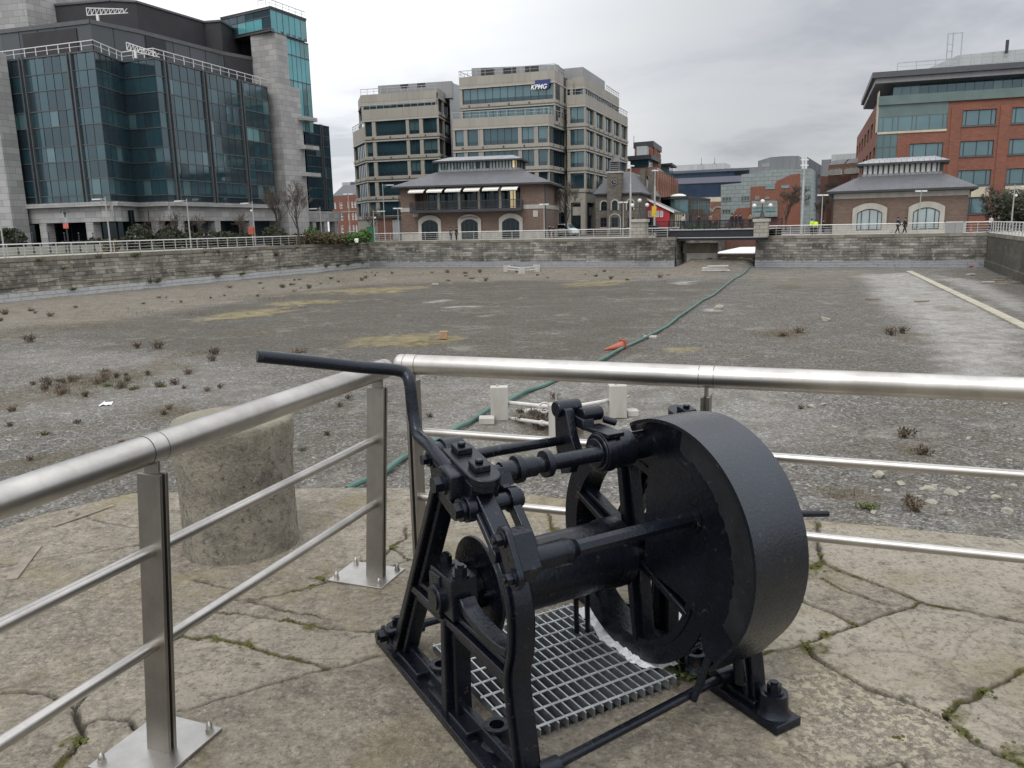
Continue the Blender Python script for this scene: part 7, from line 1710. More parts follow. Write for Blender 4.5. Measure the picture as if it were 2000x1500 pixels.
def person(loc, rz, label, pose, top, legs, hood=False, h=1.0, coat=False, bag=None):
    V, E = skeleton(pose); key = pose
    if key not in PROTO: PROTO[key] = skin_mesh('person', V, E, 'skin')
    o = bpy.data.objects.new('person', PROTO[key]); COL.objects.link(o); o.location = loc; o.rotation_euler = (0, 0, rz); o.scale = (h, h, h); tag(o, label, 'person')
    def child(name, me): c = bpy.data.objects.new(name, me); COL.objects.link(c); c.parent = o
    def part(nm, keep, k, mat):
        kk = (pose, nm, mat)
        if kk not in PROTO: PROTO[kk] = skin_mesh(nm, *grow(V, keep, E, k), mat)
        child(nm, PROTO[kk])
    part('jacket', ['pelvis', 'waist', 'chest', 'neck0', 'shl', 'elbl', 'wril', 'shr', 'elbr', 'wrir'] + (['hipl', 'hipr'] if coat else []), 1.16, top)
    part('trousers', ['pelvis', 'hipl', 'hipr', 'kneel', 'kneer', 'ankl', 'ankr'], 1.10, legs)
    part('shoe', ['ankl', 'toel'], 1.0, 'cloth_black'); part('shoe', ['ankr', 'toer'], 1.0, 'cloth_black')
    kk = (pose, 'hair', hood)
    if kk not in PROTO:
        m_ = MB(); hx, hy, hz = V['head'][:3]; m_.ball(Vector((hx, hy + .025, hz + .045)), .108, 'hair', 12, 8, 1.05); t = m_.build('hair', loc=(0, 0, 0)); PROTO[kk] = t.data; bpy.data.objects.remove(t)
    child('hair', PROTO[kk])
    return o
def pat(px, Y, z=0): return xy(px, 450, Y) + UP(z)
lw_ = dk(-.95, 0)
def lp_(px): q = lw_ + DU * hit(px, 478, lw_, DU); q.z = 0; return q
person(wl0 + DU * hit(299, 478, wl0, DU) - DV * 2.4, DANG + math.pi / 2, 'person in a long black coat walking along the left quay', 'walk', 'cloth_black', 'cloth_black', coat=True)
person(lp_(398), DANG + 1.9, 'person in a dark jacket leaning on the left railing, left one of the pair', 'lean', 'cloth_black', 'cloth_jean')
person(lp_(408), DANG + 1.2, 'person in a navy jacket at the left railing, right one of the pair', 'lean', 'cloth_navy', 'cloth_black')
person(pat(880.5, 112.2), 1.2, 'person in a black top with pale sleeves standing left of the middle arched door', 'stand', 'cloth_navy', 'cloth_jean')
person(pat(891, 111.6), -1.0, 'person all in black standing beside the middle arched door', 'stand', 'cloth_black', 'cloth_black', h=1.03)
person(pat(1073, 111.5), 1.0, 'person in a dark coat by the white van, the left and taller one', 'stand', 'cloth_black', 'cloth_jean', h=1.07, coat=True)
person(pat(1080.5, 110.8), -.6, 'person in black by the white van, right one of two', 'stand', 'cloth_black', 'cloth_black')
person(pat(1585, 95.6), .4, 'person in a yellow high visibility jacket by the right railing, left one of two', 'stand', 'hivis', 'cloth_black', h=1.05)
person(pat(1592.5, 95.0), -.5, 'person in a yellow high visibility jacket by the right railing, right one of two', 'stand', 'hivis', 'cloth_black')
person(pat(1608, 99), .8, 'person in black standing at the corner of the two window pavilion', 'stand', 'cloth_black', 'cloth_black')
person(pat(1753, 89.5), math.pi / 2, 'person in dark clothes walking below the arched windows, left one of two', 'walk', 'cloth_navy', 'cloth_black', h=1.04)
person(pat(1767, 88.9), -math.pi / 2, 'person in black walking below the arched windows, right one of two', 'walk', 'cloth_black', 'cloth_black')
zdk = .94
for px, Y, top, pose, lb in ((1334, 101.5, 'cloth_pale', 'walk', 'person in a pale coat crossing the bridge near its left end'), (1364, 100.6, 'cloth_navy', 'walk', 'person in navy crossing the bridge, right of the pale coat'), (1387, 99.8, 'cloth_tan', 'stand', 'person with a light brown top standing on the bridge'), (1429, 98.4, 'cloth_black', 'walk', 'person in black leading the group on the bridge'), (1437, 98.1, 'cloth_black', 'stand', 'person in a black coat in the middle of the bridge group'), (1445, 97.9, 'cloth_navy', 'walk', 'person in dark blue at the back of the bridge group'), (1464, 97.1, 'cloth_tan', 'walk', 'person in a tan coat walking behind the bridge group'), (1489, 96.2, 'cloth_jean', 'walk', 'person in grey at the right end of the bridge')):
    person(pat(px, Y, zdk), math.pi / 2 + .2, lb, pose, top, 'cloth_black', coat=top == 'cloth_pale')
person(pat(1948, 88.5), .5, 'person in black standing behind the parked bicycles', 'stand', 'cloth_black', 'cloth_black')
person(pat(1934, 90), .2, 'person in a pale top standing at the left end of the bicycle stands', 'stand', 'cloth_pale', 'cloth_jean')

# ------------------------------------------------------------------ vehicles
def vehicle(loc, rz, label, kind, paint):
    L = Vector(loc); o = thing('van' if kind == 'van' else 'car', loc, label, kind); o.rotation_euler = (0, 0, rz); BASE[o] = Vector((0, 0, 0))
    if kind == 'van': prof = [(-2.4, .45), (-2.4, 1.75), (-2.2, 1.95), (.9, 1.95), (1.75, 1.22), (2.35, 1.05), (2.45, .80), (2.45, .40)]; w = .9
    else: prof = [(-2.1, .45), (-2.15, .85), (-1.9, .95), (-1.3, 1.40), (.3, 1.45), (1.1, .98), (2.0, .82), (2.15, .45)]; w = .86
    body = MB(); body.prism([Vector((x, -w, z)) for x, z in prof], (0, 2 * w, 0), paint); body.build('body', o, bevel=.07, merge=True, smooth=True)
    wm = MB(); top = 1.85 if kind == 'van' else 1.38; bot = 1.25 if kind == 'van' else .98
    side = [(-2.1, bot), (-2.05, top - .05), (.75, top - .05), (1.45, bot)] if kind == 'van' else [(-1.6, bot), (-1.2, top), (.25, top), (.9, bot)]
    for s in (-1, 1): wm.prism([Vector((x, s * (w + .003), z)) for x, z in side], (0, .012 * s, 0), 'gl_dark')
    wm.build('side_window', o)
    ws = MB(); a, b = ((.98, 1.90), (1.70, 1.26)) if kind == 'van' else ((.36, 1.42), (1.05, 1.0)); off = Vector((.012, 0, .012)); ws.face([Vector((a[0], -w * .88, a[1])) + off, Vector((a[0], w * .88, a[1])) + off, Vector((b[0], w * .92, b[1])) + off, Vector((b[0], -w * .92, b[1])) + off], 'gl_grey'); ws.build('windscreen', o)
    for x in (-1.45, 1.5):
        for s in (-1, 1):
            t = MB(); t.tube([Vector((x, s * (w - .16), .34)), Vector((x, s * (w + .03), .34))], .34, 'tyre', 20); to = t.build('wheel', o, smooth=True); r = MB(); r.tube([Vector((x, s * (w + .031), .34)), Vector((x, s * (w + .045), .34))], .20, 'chrome', 14); r.build('rim', to)
    for s in (-1, 1): h = MB(); xx = 2.38 if kind == 'van' else 2.08; h.box((xx, s * .66, .78), .14, .3, .18, 'lamp_white'); h.build('headlight', o)
    return o
vehicle(xy(1101, 455, 131), -.75, 'white van parked right of the balcony pavilion', 'van', 'car_white')
vehicle(xy(688, 455, 135), 2.9, 'white car half hidden behind the green hedge by the brick house', 'car', 'car_white')
vehicle(xy(1281, 450, 112), -.2, 'black car behind the railing at the left end of the bridge', 'car', 'car_black')

# ------------------------------------------------------------------ bicycles
def make_bike(label, grp):
    o = thing('bicycle', (0, 0, 0), label, 'bicycle', grp)
    for x in (-.52, .52):
        w = MB(); w.tube([Vector((x + .33 * math.cos(a * math.pi / 10), 0, .35 + .33 * math.sin(a * math.pi / 10))) for a in range(21)], .024, 'tyre', 6, cap=False); wo_ = w.build('wheel', o, smooth=True)
        r = MB(); r.tube([Vector((x + .30 * math.cos(a * math.pi / 10), 0, .35 + .30 * math.sin(a * math.pi / 10))) for a in range(21)], .014, 'chrome', 6, cap=False)
        for a in range(8): r.bar((x, 0, .35), (x + .3 * math.cos(a * math.pi / 4), 0, .35 + .3 * math.sin(a * math.pi / 4)), .008, .008, 'chrome')
        r.build('rim', wo_)
    f = MB(); P = dict(bb=(-.05, 0, .33), st=(-.18, 0, .85), ht=(.36, 0, .85), hb=(.40, 0, .68), rw=(-.52, 0, .35), fw=(.52, 0, .35))
    for a, b in (('bb', 'st'), ('bb', 'hb'), ('st', 'ht'), ('bb', 'rw'), ('st', 'rw'), ('hb', 'fw'), ('ht', 'hb')): f.bar(P[a], P[b], .036, .036, 'cloth_navy')
    f.build('frame', o); s = MB(); s.box((-.2, 0, .93), .26, .14, .06, 'tyre'); s.bar((-.18, 0, .85), (-.2, 0, .94), .03, .03, 'chrome'); s.build('saddle', o)
    h = MB(); h.bar((.34, -.28, 1.0), (.34, .28, 1.0), .03, .03, 'tyre'); h.bar((.36, 0, .85), (.34, 0, 1.0), .03, .03, 'chrome'); h.build('handlebar', o); return o
bk0 = make_bike('dark bicycle in the stands at the right edge behind the corner railing', 'bicycles parked at the right edge')
for i, (px, Y, rz) in enumerate(((1937, 86.5, .3), (1951, 86.0, .5), (1963, 85.4, .2), (1976, 84.9, .6), (1990, 84.3, .25), (2004, 83.8, .5))):
    if i == 0: bk0.location = pat(px, Y); bk0.rotation_euler = (0, 0, rz)
    else: dup(bk0, pat(px, Y), rz)
dup(bk0, pat(1256, 104.8), .1, label='bicycle leaning by the left bridge pier, left one of two', group='bicycles at the left bridge pier'); dup(bk0, pat(1274, 103.9), -.2, label='bicycle by the end railing of the left quay, right one of two', group='bicycles at the left bridge pier')
b = xy(1291, 455, 102.2); t = thing('planter', b, 'round concrete planter beside the bicycles at the left bridge end', 'planter'); m_ = MB(); m_.tube([b, b + UP(.15), b + UP(.8)], [.42, .42, .62], 'conc_pale', 16); m_.build('tub', t); m_ = MB(); m_.tube([b + UP(.80), b + UP(.86)], .66, 'conc_pale', 16); m_.build('rim', t)

# ------------------------------------------------------------------ trees without leaves
def bare_tree(loc, h, spread, seed, label, lean=0., mat='bark', dens=1., lv=6, grp='bare winter trees', twig=.014):
    rg = random.Random(seed); L = Vector(loc); o = thing('bare_tree', loc, label, 'tree', grp); tr = MB(); cr = MB()
    def grow_(p, d, ln, r, k, mb):
        n = 3; pts = [p]; q = p; dd = d.copy()
        for i in range(n):
            dd = (dd + Vector((rg.gauss(0, .13), rg.gauss(0, .13), rg.gauss(.05, .08)))).normalized(); q = q + dd * ln / n; pts.append(q)
        r2 = max(r * .66, twig); mb.tube(pts, [r + (r2 - r) * i / n for i in range(n + 1)], mat if k < 3 else 'twig', 6 if k < 3 else 4, cap=False)
        if k >= lv: return
        nb = rg.choice((2, 3, 3)) if k < 4 else rg.choice((2, 3, 4)); nb = max(2, round(nb * dens))
        for j in range(nb):
            t = rg.uniform(.45, 1.) if j else 1.; base = pts[0] + (pts[-1] - pts[0]) * t if j else pts[-1]
            if j: base = pts[min(n, max(1, int(t * n + .5)))]
            a = rg.uniform(0, 2 * math.pi); tilt = rg.uniform(.30, .85) * spread; ax = dd.orthogonal().normalized(); ax = Matrix.Rotation(a, 3, dd) @ ax; nd = (dd * math.cos(tilt) + ax * math.sin(tilt)); nd = (nd + Vector((0, 0, .12))).normalized()
            grow_(base, nd, ln * rg.uniform(.60, .82), r2 * rg.uniform(.6, .85), k + 1, cr)
    d0 = Vector((lean, 0, 1)).normalized(); q = L + d0 * h * .24; tr.tube([L - UP(.1), L + d0 * h * .1, q], [h * .026, h * .019, h * .017], mat, 8)
    for j in range(3): a = rg.uniform(0, 6.3) + j * 2.1; nd = (d0 + Vector((math.cos(a), math.sin(a), 0)) * .38 * spread).normalized(); grow_(q - d0 * .1 * j, nd, h * .25, h * .012, 1, cr)
    grow_(q, d0, h * .28, h * .015, 1, cr); tr.build('trunk', o, smooth=True); cr.build('crown', o, smooth=True); return o
def tree_at(px, pyt, Y, spread, seed, label, **k): b = xy(px, 455, Y); return bare_tree(b, zh(px, pyt, b) * 1.05, spread, seed, label, **k)
tree_at(583, 366, 103, .85, 3, 'bare tree in front of the granite stair tower, the right one', lv=6)
tree_at(546, 366, 102, .75, 8, 'bare tree at the right end of the glass facade, left of the granite tower', lv=6)
tree_at(311, 415, 93, 1.1, 11, 'small spreading bare tree in the hedge below the glass corner', lv=5)
tree_at(388, 415, 96, 1.2, 13, 'small gnarled bare tree behind the pair at the left railing', lv=5)
tree_at(347, 415, 97, 1.0, 19, 'small bare shrub tree between the street lamp and the glass corner', lv=5)
tree_at(465, 413, 99, 1.0, 15, 'thin bare tree left of the red lifebuoy box', lv=5)
tree_at(1106, 352, 128, .95, 21, 'large bare tree behind the white van', lv=7, dens=1.0)
tree_at(728, 405, 128, 1.0, 25, 'dark bare tree behind the brick store', lv=6)
tree_at(1534, 366, 128, 1.0, 31, 'bushy bare tree in front of the green grey office', lv=7)
tree_at(1606, 385, 118, 1.0, 37, 'bare tree behind the left end of the two window pavilion', lv=7)
tree_at(1640, 352, 140, .8, 41, 'tall bare tree in front of the brick apartments', lv=7)
tree_at(1938, 372, 100, .95, 43, 'dark bare tree before the red brick office, right of the pavilion', lv=7)
tree_at(1398, 432, 150, 1.0, 47, 'low bare tree behind the bridge', lv=6)

# ------------------------------------------------------------------ hedges and evergreens (leaf clumps through the whole volume)
def leaf_mass(mb, c, rx, ry, rz_, n, mat, rg, size, flat=0.):
    for _ in range(n):
        while True:
            p = Vector((rg.uniform(-1, 1), rg.uniform(-1, 1), rg.uniform(-1, 1)))
            if .35 < p.length < 1.08: break
        p = Vector((p.x * rx, p.y * ry, p.z * rz_)); q = c + p
        if q.z < .02: q.z = rg.uniform(.02, .3)
        u = Vector((rg.gauss(0, 1), rg.gauss(0, 1), rg.gauss(0, 1))).normalized(); v = u.orthogonal().normalized(); s = size * rg.uniform(.6, 1.4)
        mb.face([q - u * s - v * s * .5, q + u * s - v * s * .5, q + u * s * .8 + v * s * .5, q - u * s * .8 + v * s * .5], mat, [(0, 0)] * 4)
def hedge(path, w, h, mat, label, seed, size=.16, name='hedge', dens=1., lumps=.25, cat='hedge'):
    rg = random.Random(seed); P = [Vector(p) for p in path]; mid = sum(P, Vector()) / len(P); o = thing(name, Vector((mid.x, mid.y, 0)), label, cat, 'planting round the dock'); mb = MB(); core = MB()
    for a, b in zip(P[:-1], P[1:]):
        L = (b - a).length; n = max(1, int(L / (w * .7)))
        for i in range(n):
            c = a + (b - a) * ((i + .5) / n); hh = h * rg.uniform(1 - lumps, 1 + lumps * .6); leaf_mass(mb, c + UP(hh * .5), w * .62, w * .62, hh * .52, int(150 * dens * w * hh), mat, rg, size)
            core.ball(c + UP(hh * .45), w * .40, mat, 8, 5, hh / w * .95)
    mb.build('foliage', o); core.build('stems', o); return o
def hp(px, Y): return xy(px, 450, Y)
hedge([hp(105, 88), hp(200, 91), hp(262, 92)], 1.8, 1.35, 'hedge', 'low clipped green hedge before the left colonnade of the glass office', 1, dens=.8)
hedge([hp(300, 93.5), hp(360, 95), hp(420, 98), hp(500, 102)], 2.6, 2.0, 'hedge', 'long ragged hedge below the glass facade, left of the lifebuoy box', 2)
hedge([hp(18, 86), hp(22, 86.2)], 2.2, 2.7, 'hedge', 'rounded dark bush at the foot of the left granite pier', 3, name='bush', cat='bush', lumps=.05)
hedge([hp(268, 92), hp(276, 92.2)], 2.2, 2.9, 'hedge', 'rounded bush in front of the colonnade, left of the small bare trees', 4, name='bush', cat='bush', lumps=.05)
hedge([hp(205, 84), hp(222, 85)], 1.5, 1.3, 'hedge3', 'small tawny bush at the foot of the black sign post', 5, name='bush', cat='bush')
hedge([hp(527, 101), hp(542, 102)], 2.4, 2.3, 'hedge', 'big rounded dark shrub left of the granite stair tower', 6, name='bush', cat='bush', lumps=.1)
hedge([hp(552, 103), hp(610, 106), hp(668, 109.5)], 1.6, 1.55, 'hedge3', 'russet hedge below the granite stair tower', 7)
hedge([hp(668, 110), hp(718, 113.5)], 1.6, 1.5, 'hedge2', 'bright green hedge left of the green cabinet', 8)
hedge([hp(606, 108), hp(612, 108.3)], 1.7, 2.3, 'hedge2', 'pale green bush behind the russet hedge', 9, name='bush', cat='bush')
hedge([hp(1960, 97), hp(1988, 96), hp(2030, 95)], 4.5, 4.8, 'hedge', 'dark evergreen hedge behind the bicycles at the right edge', 10, size=.2, dens=.45)
hedge([hp(1345, 150), hp(1400, 152)], 1.8, 1.7, 'hedge2', 'green shrubs behind the bridge in front of the glass bar', 11, dens=.6)

# ------------------------------------------------------------------ things lying in the dock
def on_floor(px, py): return gp(px, py, -3.6)
hz = [(752, 930), (800, 895), (850, 868), (905, 838), (960, 806), (1020, 775), (1075, 752), (1130, 728), (1175, 706), (1230, 678), (1290, 648), (1330, 620), (1370, 592), (1400, 575), (1430, 550), (1448, 537), (1470, 517)]
rg = random.Random(4); pts = []
for i, p in enumerate(hz): q = on_floor(*p); k = q.y / 550; pts.append((q.x + rg.uniform(-k, k), q.y, -3.50))
q0 = on_floor(735, 945); pts = [(q0.x - .5, q0.y - .6, -3.5)] + pts
sm = smooth_pts(pts, 6); m_ = MB(); m_.tube([Vector((p[0], p[1], p[2] + .02 * math.sin(i * .9))) for i, p in enumerate(sm)], .066, 'hose', 8); m_.build('hose', loc=tuple(sm[len(sm) // 2]), smooth=True, label='long green hose snaking across the dock floor', category='hose')
# traffic cones
def cone(loc, rot, label, grp='traffic cones'):
    o = thing('traffic_cone', (0, 0, 0), label, 'traffic cone', grp); m_ = MB(); m_.tube([Vector((0, 0, .03)), Vector((0, 0, .72)), Vector((0, 0, .75))], [.16, .035, .02], 'orange', 20); m_.build('body', o, smooth=True); m_ = MB(); m_.box((0, 0, 0), .42, .42, .04, 'orange' if rot else 'tyre'); m_.build('base', o, bevel=.01, merge=True)
    o.location = loc; o.rotation_euler = rot or (0, 0, 0); return o
c = on_floor(1218, 682); cone(c + UP(.17), (R(97), 0, R(-68)), 'faded orange traffic cone lying on its side against the green hose').scale = (1.25, 1.25, 1.25)
c = on_floor(1119, 521); cone(c, None, 'small red and white cone standing at the foot of the far wall')
c = xy(1896, 455, 91); cone(c, None, 'orange cone beside the grey screen panel on the right quay')
# concrete anchor blocks with pipe frame
def block(px0, px1, pyt, pyb, label, pin=False):
    a, b = on_floor(px0, pyb), on_floor(px1, pyb); c = (a + b) / 2; w = (b - a).length; zt = zh((px0 + px1) / 2, pyt, c); t = thing('concrete_block', c, label, 'concrete block', 'concrete blocks of the pipe frame'); m_ = MB(); m_.box(c + Vector((0, w * .35, 0)), w, w * .7, zt + 3.6, 'conc_block', 0.); m_.build('block', t, bevel=.015, merge=True)
    m_ = MB(); m_.tube([c + Vector((-.05, w * .35, zt + 3.6)), c + Vector((-.05, w * .35, zt + 3.6 + (.42 if pin else .06)))], .028, 'steel_far', 8); m_.build('pin', t); return c, zt
c1, z1_ = block(959, 993, 757, 822, 'concrete block at the left end of the pale pipe frame')
c2, z2_ = block(1073, 1110, 791, 862, 'concrete block in the middle of the pipe frame, with a steel pin on top', True)
c3, z3_ = block(1190, 1225, 754, 817, 'concrete block at the right end of the pale pipe frame')
def small(px, py, w, d, h, mat, label, nm='concrete_block', rot=0.): c = on_floor(px, py); m_ = MB(); m_.box(c, w, d, h, mat, rot); return m_.build(nm, loc=c, bevel=.01, merge=True, label=label, category=nm.replace('_', ' '))
small(951, 826, .42, .4, .17, 'conc_block', 'small flat concrete slab beside the left block of the pipe frame'); small(1235, 811, .30, .35, .16, 'conc_block', 'small flat concrete slab beside the right block of the pipe frame')
pf = thing('pipe_structure', (c1 + c2 + c3) / 3, 'pale plastic pipes joined between the three concrete blocks', 'pipe frame')
def pp(px, py, Y): p = at(px, py, Y); return p
for k, (p, q, r_) in enumerate(((pp(990, 786, c1.y + .3), pp(1074, 795, c2.y + .5), .055), (pp(1190, 782, c3.y + .3), pp(1108, 797, c2.y + .5), .055), (pp(994, 817, c1.y + .3), pp(1074, 828, c2.y + .5), .05))):
    m_ = MB(); m_.tube([p, q], r_, 'pipe_white', 10); m_.tube([p + (q - p) * .8, p + (q - p) * .86], r_ * 1.5, 'pipe_white', 10); m_.build('pipe', pf, smooth=True)
for px in (1063, 1112): p = pp(px, 796, c2.y + .45); m_ = MB(); m_.tube([p + Vector((.13 * math.cos(a * .52), 0, .13 * math.sin(a * .52))) for a in range(13)], .022, 'pipe_white', 6); m_.build('ring', pf, smooth=True)
c = on_floor(1046, 803); m_ = MB(); m_.box(c, .75, .35, .06, 'conc_block', .3); m_.build('slab', pf)
# second, distant frame of blocks and boards
for px, w, h, lb in ((990, .8, .75, 'far concrete block left of the low pipe barrier near the far wall'), (1019, .8, .7, 'far concrete block in front of the low pipe barrier near the far wall'), (1048, .8, .8, 'far concrete block right of the low pipe barrier near the far wall')): small(px, 535 if px == 1019 else 531, w, .6, h, 'conc_block', lb)
m_ = MB(); a, b, c = on_floor(991, 531), on_floor(1019, 534), on_floor(1047, 531)
for z in (.3, .6): m_.tube([a + UP(z), b + UP(z), c + UP(z)], .07, 'pipe_white', 6)
m_.build('pipe_barrier', loc=b, label='low pipe barrier strung between the far concrete blocks', category='barrier')
t = thing('timber_stack', on_floor(1400, 530), 'stack of pale boards lying on the dock floor below the bridge', 'timber'); rg = random.Random(9)
for i in range(4): c = on_floor(1398 + rg.uniform(-4, 4), 531); m_ = MB(); m_.box(c + UP(.12 + .16 * i), 3.0 - .25 * i, .3, .09, 'pipe_white', rg.uniform(-.08, .08)); m_.build('board', t)
for dx in (-.9, .9): m_ = MB(); m_.box(on_floor(1398, 531) + Vector((dx, 0, 0)), .3, .5, .115, 'timber'); m_.build('bearer', t)
for px, py, ln, rz, mat, lb in ((1748, 516, 2.0, 1.2, 'redpipe', 'red plastic pipe leaning on the dark wall below the pavilion'), (1893, 522, 2.6, .3, 'redpipe', 'red plastic pipe lying in the dark corner of the dock'), (1905, 518, 2.4, .9, 'redpipe', 'orange red pipe propped up in the dark corner of the dock'), (1535, 520, 1.6, 1.3, 'pipe_white', 'short white post leaning on the wall right of the channel'), (729, 515, 2.0, 1.45, 'pipe_white', 'thin white pipe standing in the far left corner of the dock')):
    c = on_floor(px, py); m_ = MB(); d = Vector((math.cos(rz), .1, math.sin(rz) if rz > .5 else .06)) * ln; m_.tube([c + UP(.08), c + d * .5 + UP(.1), c + d + UP(.08)], .07, mat, 8); m_.build('loose_pipe', loc=c, smooth=True, label=lb, category='pipe')
c = on_floor(865, 662); m_ = MB(); m_.prism([c + Vector(p) for p in ((-.2, -.1, 0), (.2, -.12, 0), (.22, .12, 0), (-.16, .14, 0))], (.03, .02, .38), 'timberblock'); m_.build('timber_block', loc=c, bevel=.02, merge=True, label='light brown block standing on the yellow sandy patch', category='block')
# loose rocks
def rock(c, s, seed, mat='rock'):
    rg = random.Random(seed); bm = bmesh.new(); bmesh.ops.create_icosphere(bm, subdivisions=2, radius=1.)
    ax = [Vector((rg.gauss(0, 1), rg.gauss(0, 1), rg.gauss(0, 1))).normalized() for _ in range(11)]; lim = [rg.uniform(.42, .85) for _ in ax]
    for v in bm.verts:
        for a, l in zip(ax, lim):
            d = v.co.dot(a)
            if d > l: v.co -= a * (d - l)
        v.co = Vector((v.co.x * s * rg.uniform(.97, 1.03), v.co.y * s * .75, v.co.z * s * .5))
    me = bpy.data.meshes.new('rock'); bm.to_mesh(me); bm.free(); me.materials.append(MT[mat]); o = bpy.data.objects.new('rock', me); COL.objects.link(o); o.location = c + UP(s * .22); o.rotation_euler = (rg.uniform(-.2, .2), rg.uniform(-.2, .2), rg.uniform(0, 6)); return o
big = [(1858, 968, .20, 'pale angular rock, largest of the rubble heap beyond the right railing'), (1815, 958, .17, 'pale rock on the left of the rubble heap beyond the right railing'), (1820, 985, .15, 'whitish round rock just below the rubble heap, right side'), (1715, 932, .20, 'buff rock left of the rubble heap, touching a weed'), (1758, 946, .15, 'flat grey rock between the buff rock and the rubble heap'), (1630, 837, .12, 'pale flat stone behind the gear guard, above the middle rail'), (1585, 797, .20, 'grey white flat rock below the right handrail'), (1607, 793, .14, 'dark grey rock next to the flat rock below the right handrail'), (1966, 1003, .17, 'dark rock near the quay edge at the right'), (1945, 978, .18, 'pale rock at the far right of the rubble'), (1625, 979, .09, 'small white stone just right of the gear guard'), (1613, 627, .42, 'flat cream slab lying alone on the open dock floor'), (1405, 604, .4, 'white flat slab right of the green hose')]
for i, (px, py, s, lb) in enumerate(big): o_ = rock(on_floor(px, py), s, 100 + i); tag(o_, lb, 'rock')
rg = random.Random(77)
rk = [rock(Vector((0, 0, 0)), 1., 200 + i) for i in range(4)]
for k in range(70):
    if k < 34: px, py = rg.gauss(1860, 75), rg.gauss(955, 24)
    elif k < 54: px, py = rg.uniform(1180, 2000), rg.uniform(770, 1000)
    else: px, py = rg.uniform(0, 700), rg.uniform(760, 930)
    c = on_floor(min(px, 2050), py); s = rg.uniform(.035, .11)
    if k < 4: o_ = rk[k]; o_.location = c + UP(s * .2)
    else: o_ = rk[k % 4].copy(); COL.objects.link(o_); o_.location = c + UP(s * .2)
    o_.scale = (s, s, s); o_.rotation_euler = (0, 0, rg.uniform(0, 6.3)); tag(o_, 'small loose stone lying on the dock gravel', 'stone', 'small loose stones')
# flat slabs near the right wall and mid dock
for i, (px, py) in enumerate(((1897, 537), (1960, 543), (1950, 548), (1930, 552), (1990, 553), (1952, 557), (1760, 540), (1705, 585), (1800, 590), (1270, 660), (560, 604), (590, 600), (850, 556), (880, 555), (935, 552))):
    small(px, py, .9 if px > 1500 else .6, .35, .10, 'timber' if i % 3 else 'conc_block', 'flat board or slab fragment lying on the dock floor', 'slab_fragment', rg.uniform(-.5, .5))['group'] = 'scattered slab fragments'
c = on_floor(190, 797); m_ = MB(); rg2 = random.Random(2); m_.mesh([c + Vector((x * .09 + rg2.uniform(-.03, .03), y * .10, .05 + rg2.uniform(0, .10))) for y in range(4) for x in range(5)], [(y * 5 + x, y * 5 + x + 1, y * 5 + x + 6, y * 5 + x + 5) for y in range(3) for x in range(4)], 'paper'); m_.build('plastic_bag', loc=c, label='crumpled white plastic scrap on the gravel at the left', category='litter')
# cable drooping along the left wall
m_ = MB(); pts = []
for i in range(60):
    b_ = -62 + i * 1.06; s_ = (i % 12) / 12; zz = -2.55 + .9 * (i / 60) * 0 + .55 * (abs(s_ - .5) * 2) ** 2; pts.append(dk(.30, b_, zz))
m_.tube(pts, .022, 'cloth_black', 5); m_.build('cable', loc=pts[30], label='thin black cable drooping along the left dock wall', category='cable')

# ------------------------------------------------------------------ dry weeds
def weed_mesh(seed, mat, h, w, n, tip=True):
    rg = random.Random(seed); m_ = MB()
    for _ in range(n):
        a = rg.uniform(0, 6.3); l = h * rg.uniform(.45, 1.1); d = Vector((math.cos(a), math.sin(a), 0)) * rg.uniform(.1, 1) * w; b = Vector((rg.gauss(0, w * .25), rg.gauss(0, w * .25), 0)); t = .006 + .005 * rg.random(); q = b + d * .5 + UP(l * .6); e = b + d + UP(l)
        sd = Vector((-math.sin(a), math.cos(a), 0)) * t
        m_.face([b - sd, b + sd, q + sd * .8, q - sd * .8], mat, [(0, 0)] * 4); m_.face([q - sd * .8, q + sd * .8, e], mat, [(0, 0)] * 3)
        for k in range(4):
            p = b + (e - b) * rg.uniform(.45, 1.); u = Vector((rg.gauss(0, 1), rg.gauss(0, 1), rg.gauss(0, 1))).normalized() * rg.uniform(.015, .035); v = u.orthogonal().normalized() * u.length * .6; m_.face([p - u, p + v, p + u, p - v], mat, [(0, 0)] * 4)
    o = m_.build('weed', loc=(0, 0, 0)); me = o.data; bpy.data.objects.remove(o); return me
WM = [weed_mesh(1, 'dryweed', .22, .17, 46), weed_mesh(2, 'greyweed', .20, .17, 36), weed_mesh(3, 'greyweed', .26, .24, 44), weed_mesh(4, 'dryweed', .15, .26, 50), weed_mesh(5, 'greenweed', .13, .22, 44)]
def weed(c, k, s, label, grp): o = bpy.data.objects.new('weed', WM[k]); COL.objects.link(o); o.location = c; o.scale = (s, s, s); o.rotation_euler = (0, 0, random.random() * 6.3); tag(o, label, 'weed', grp); return o
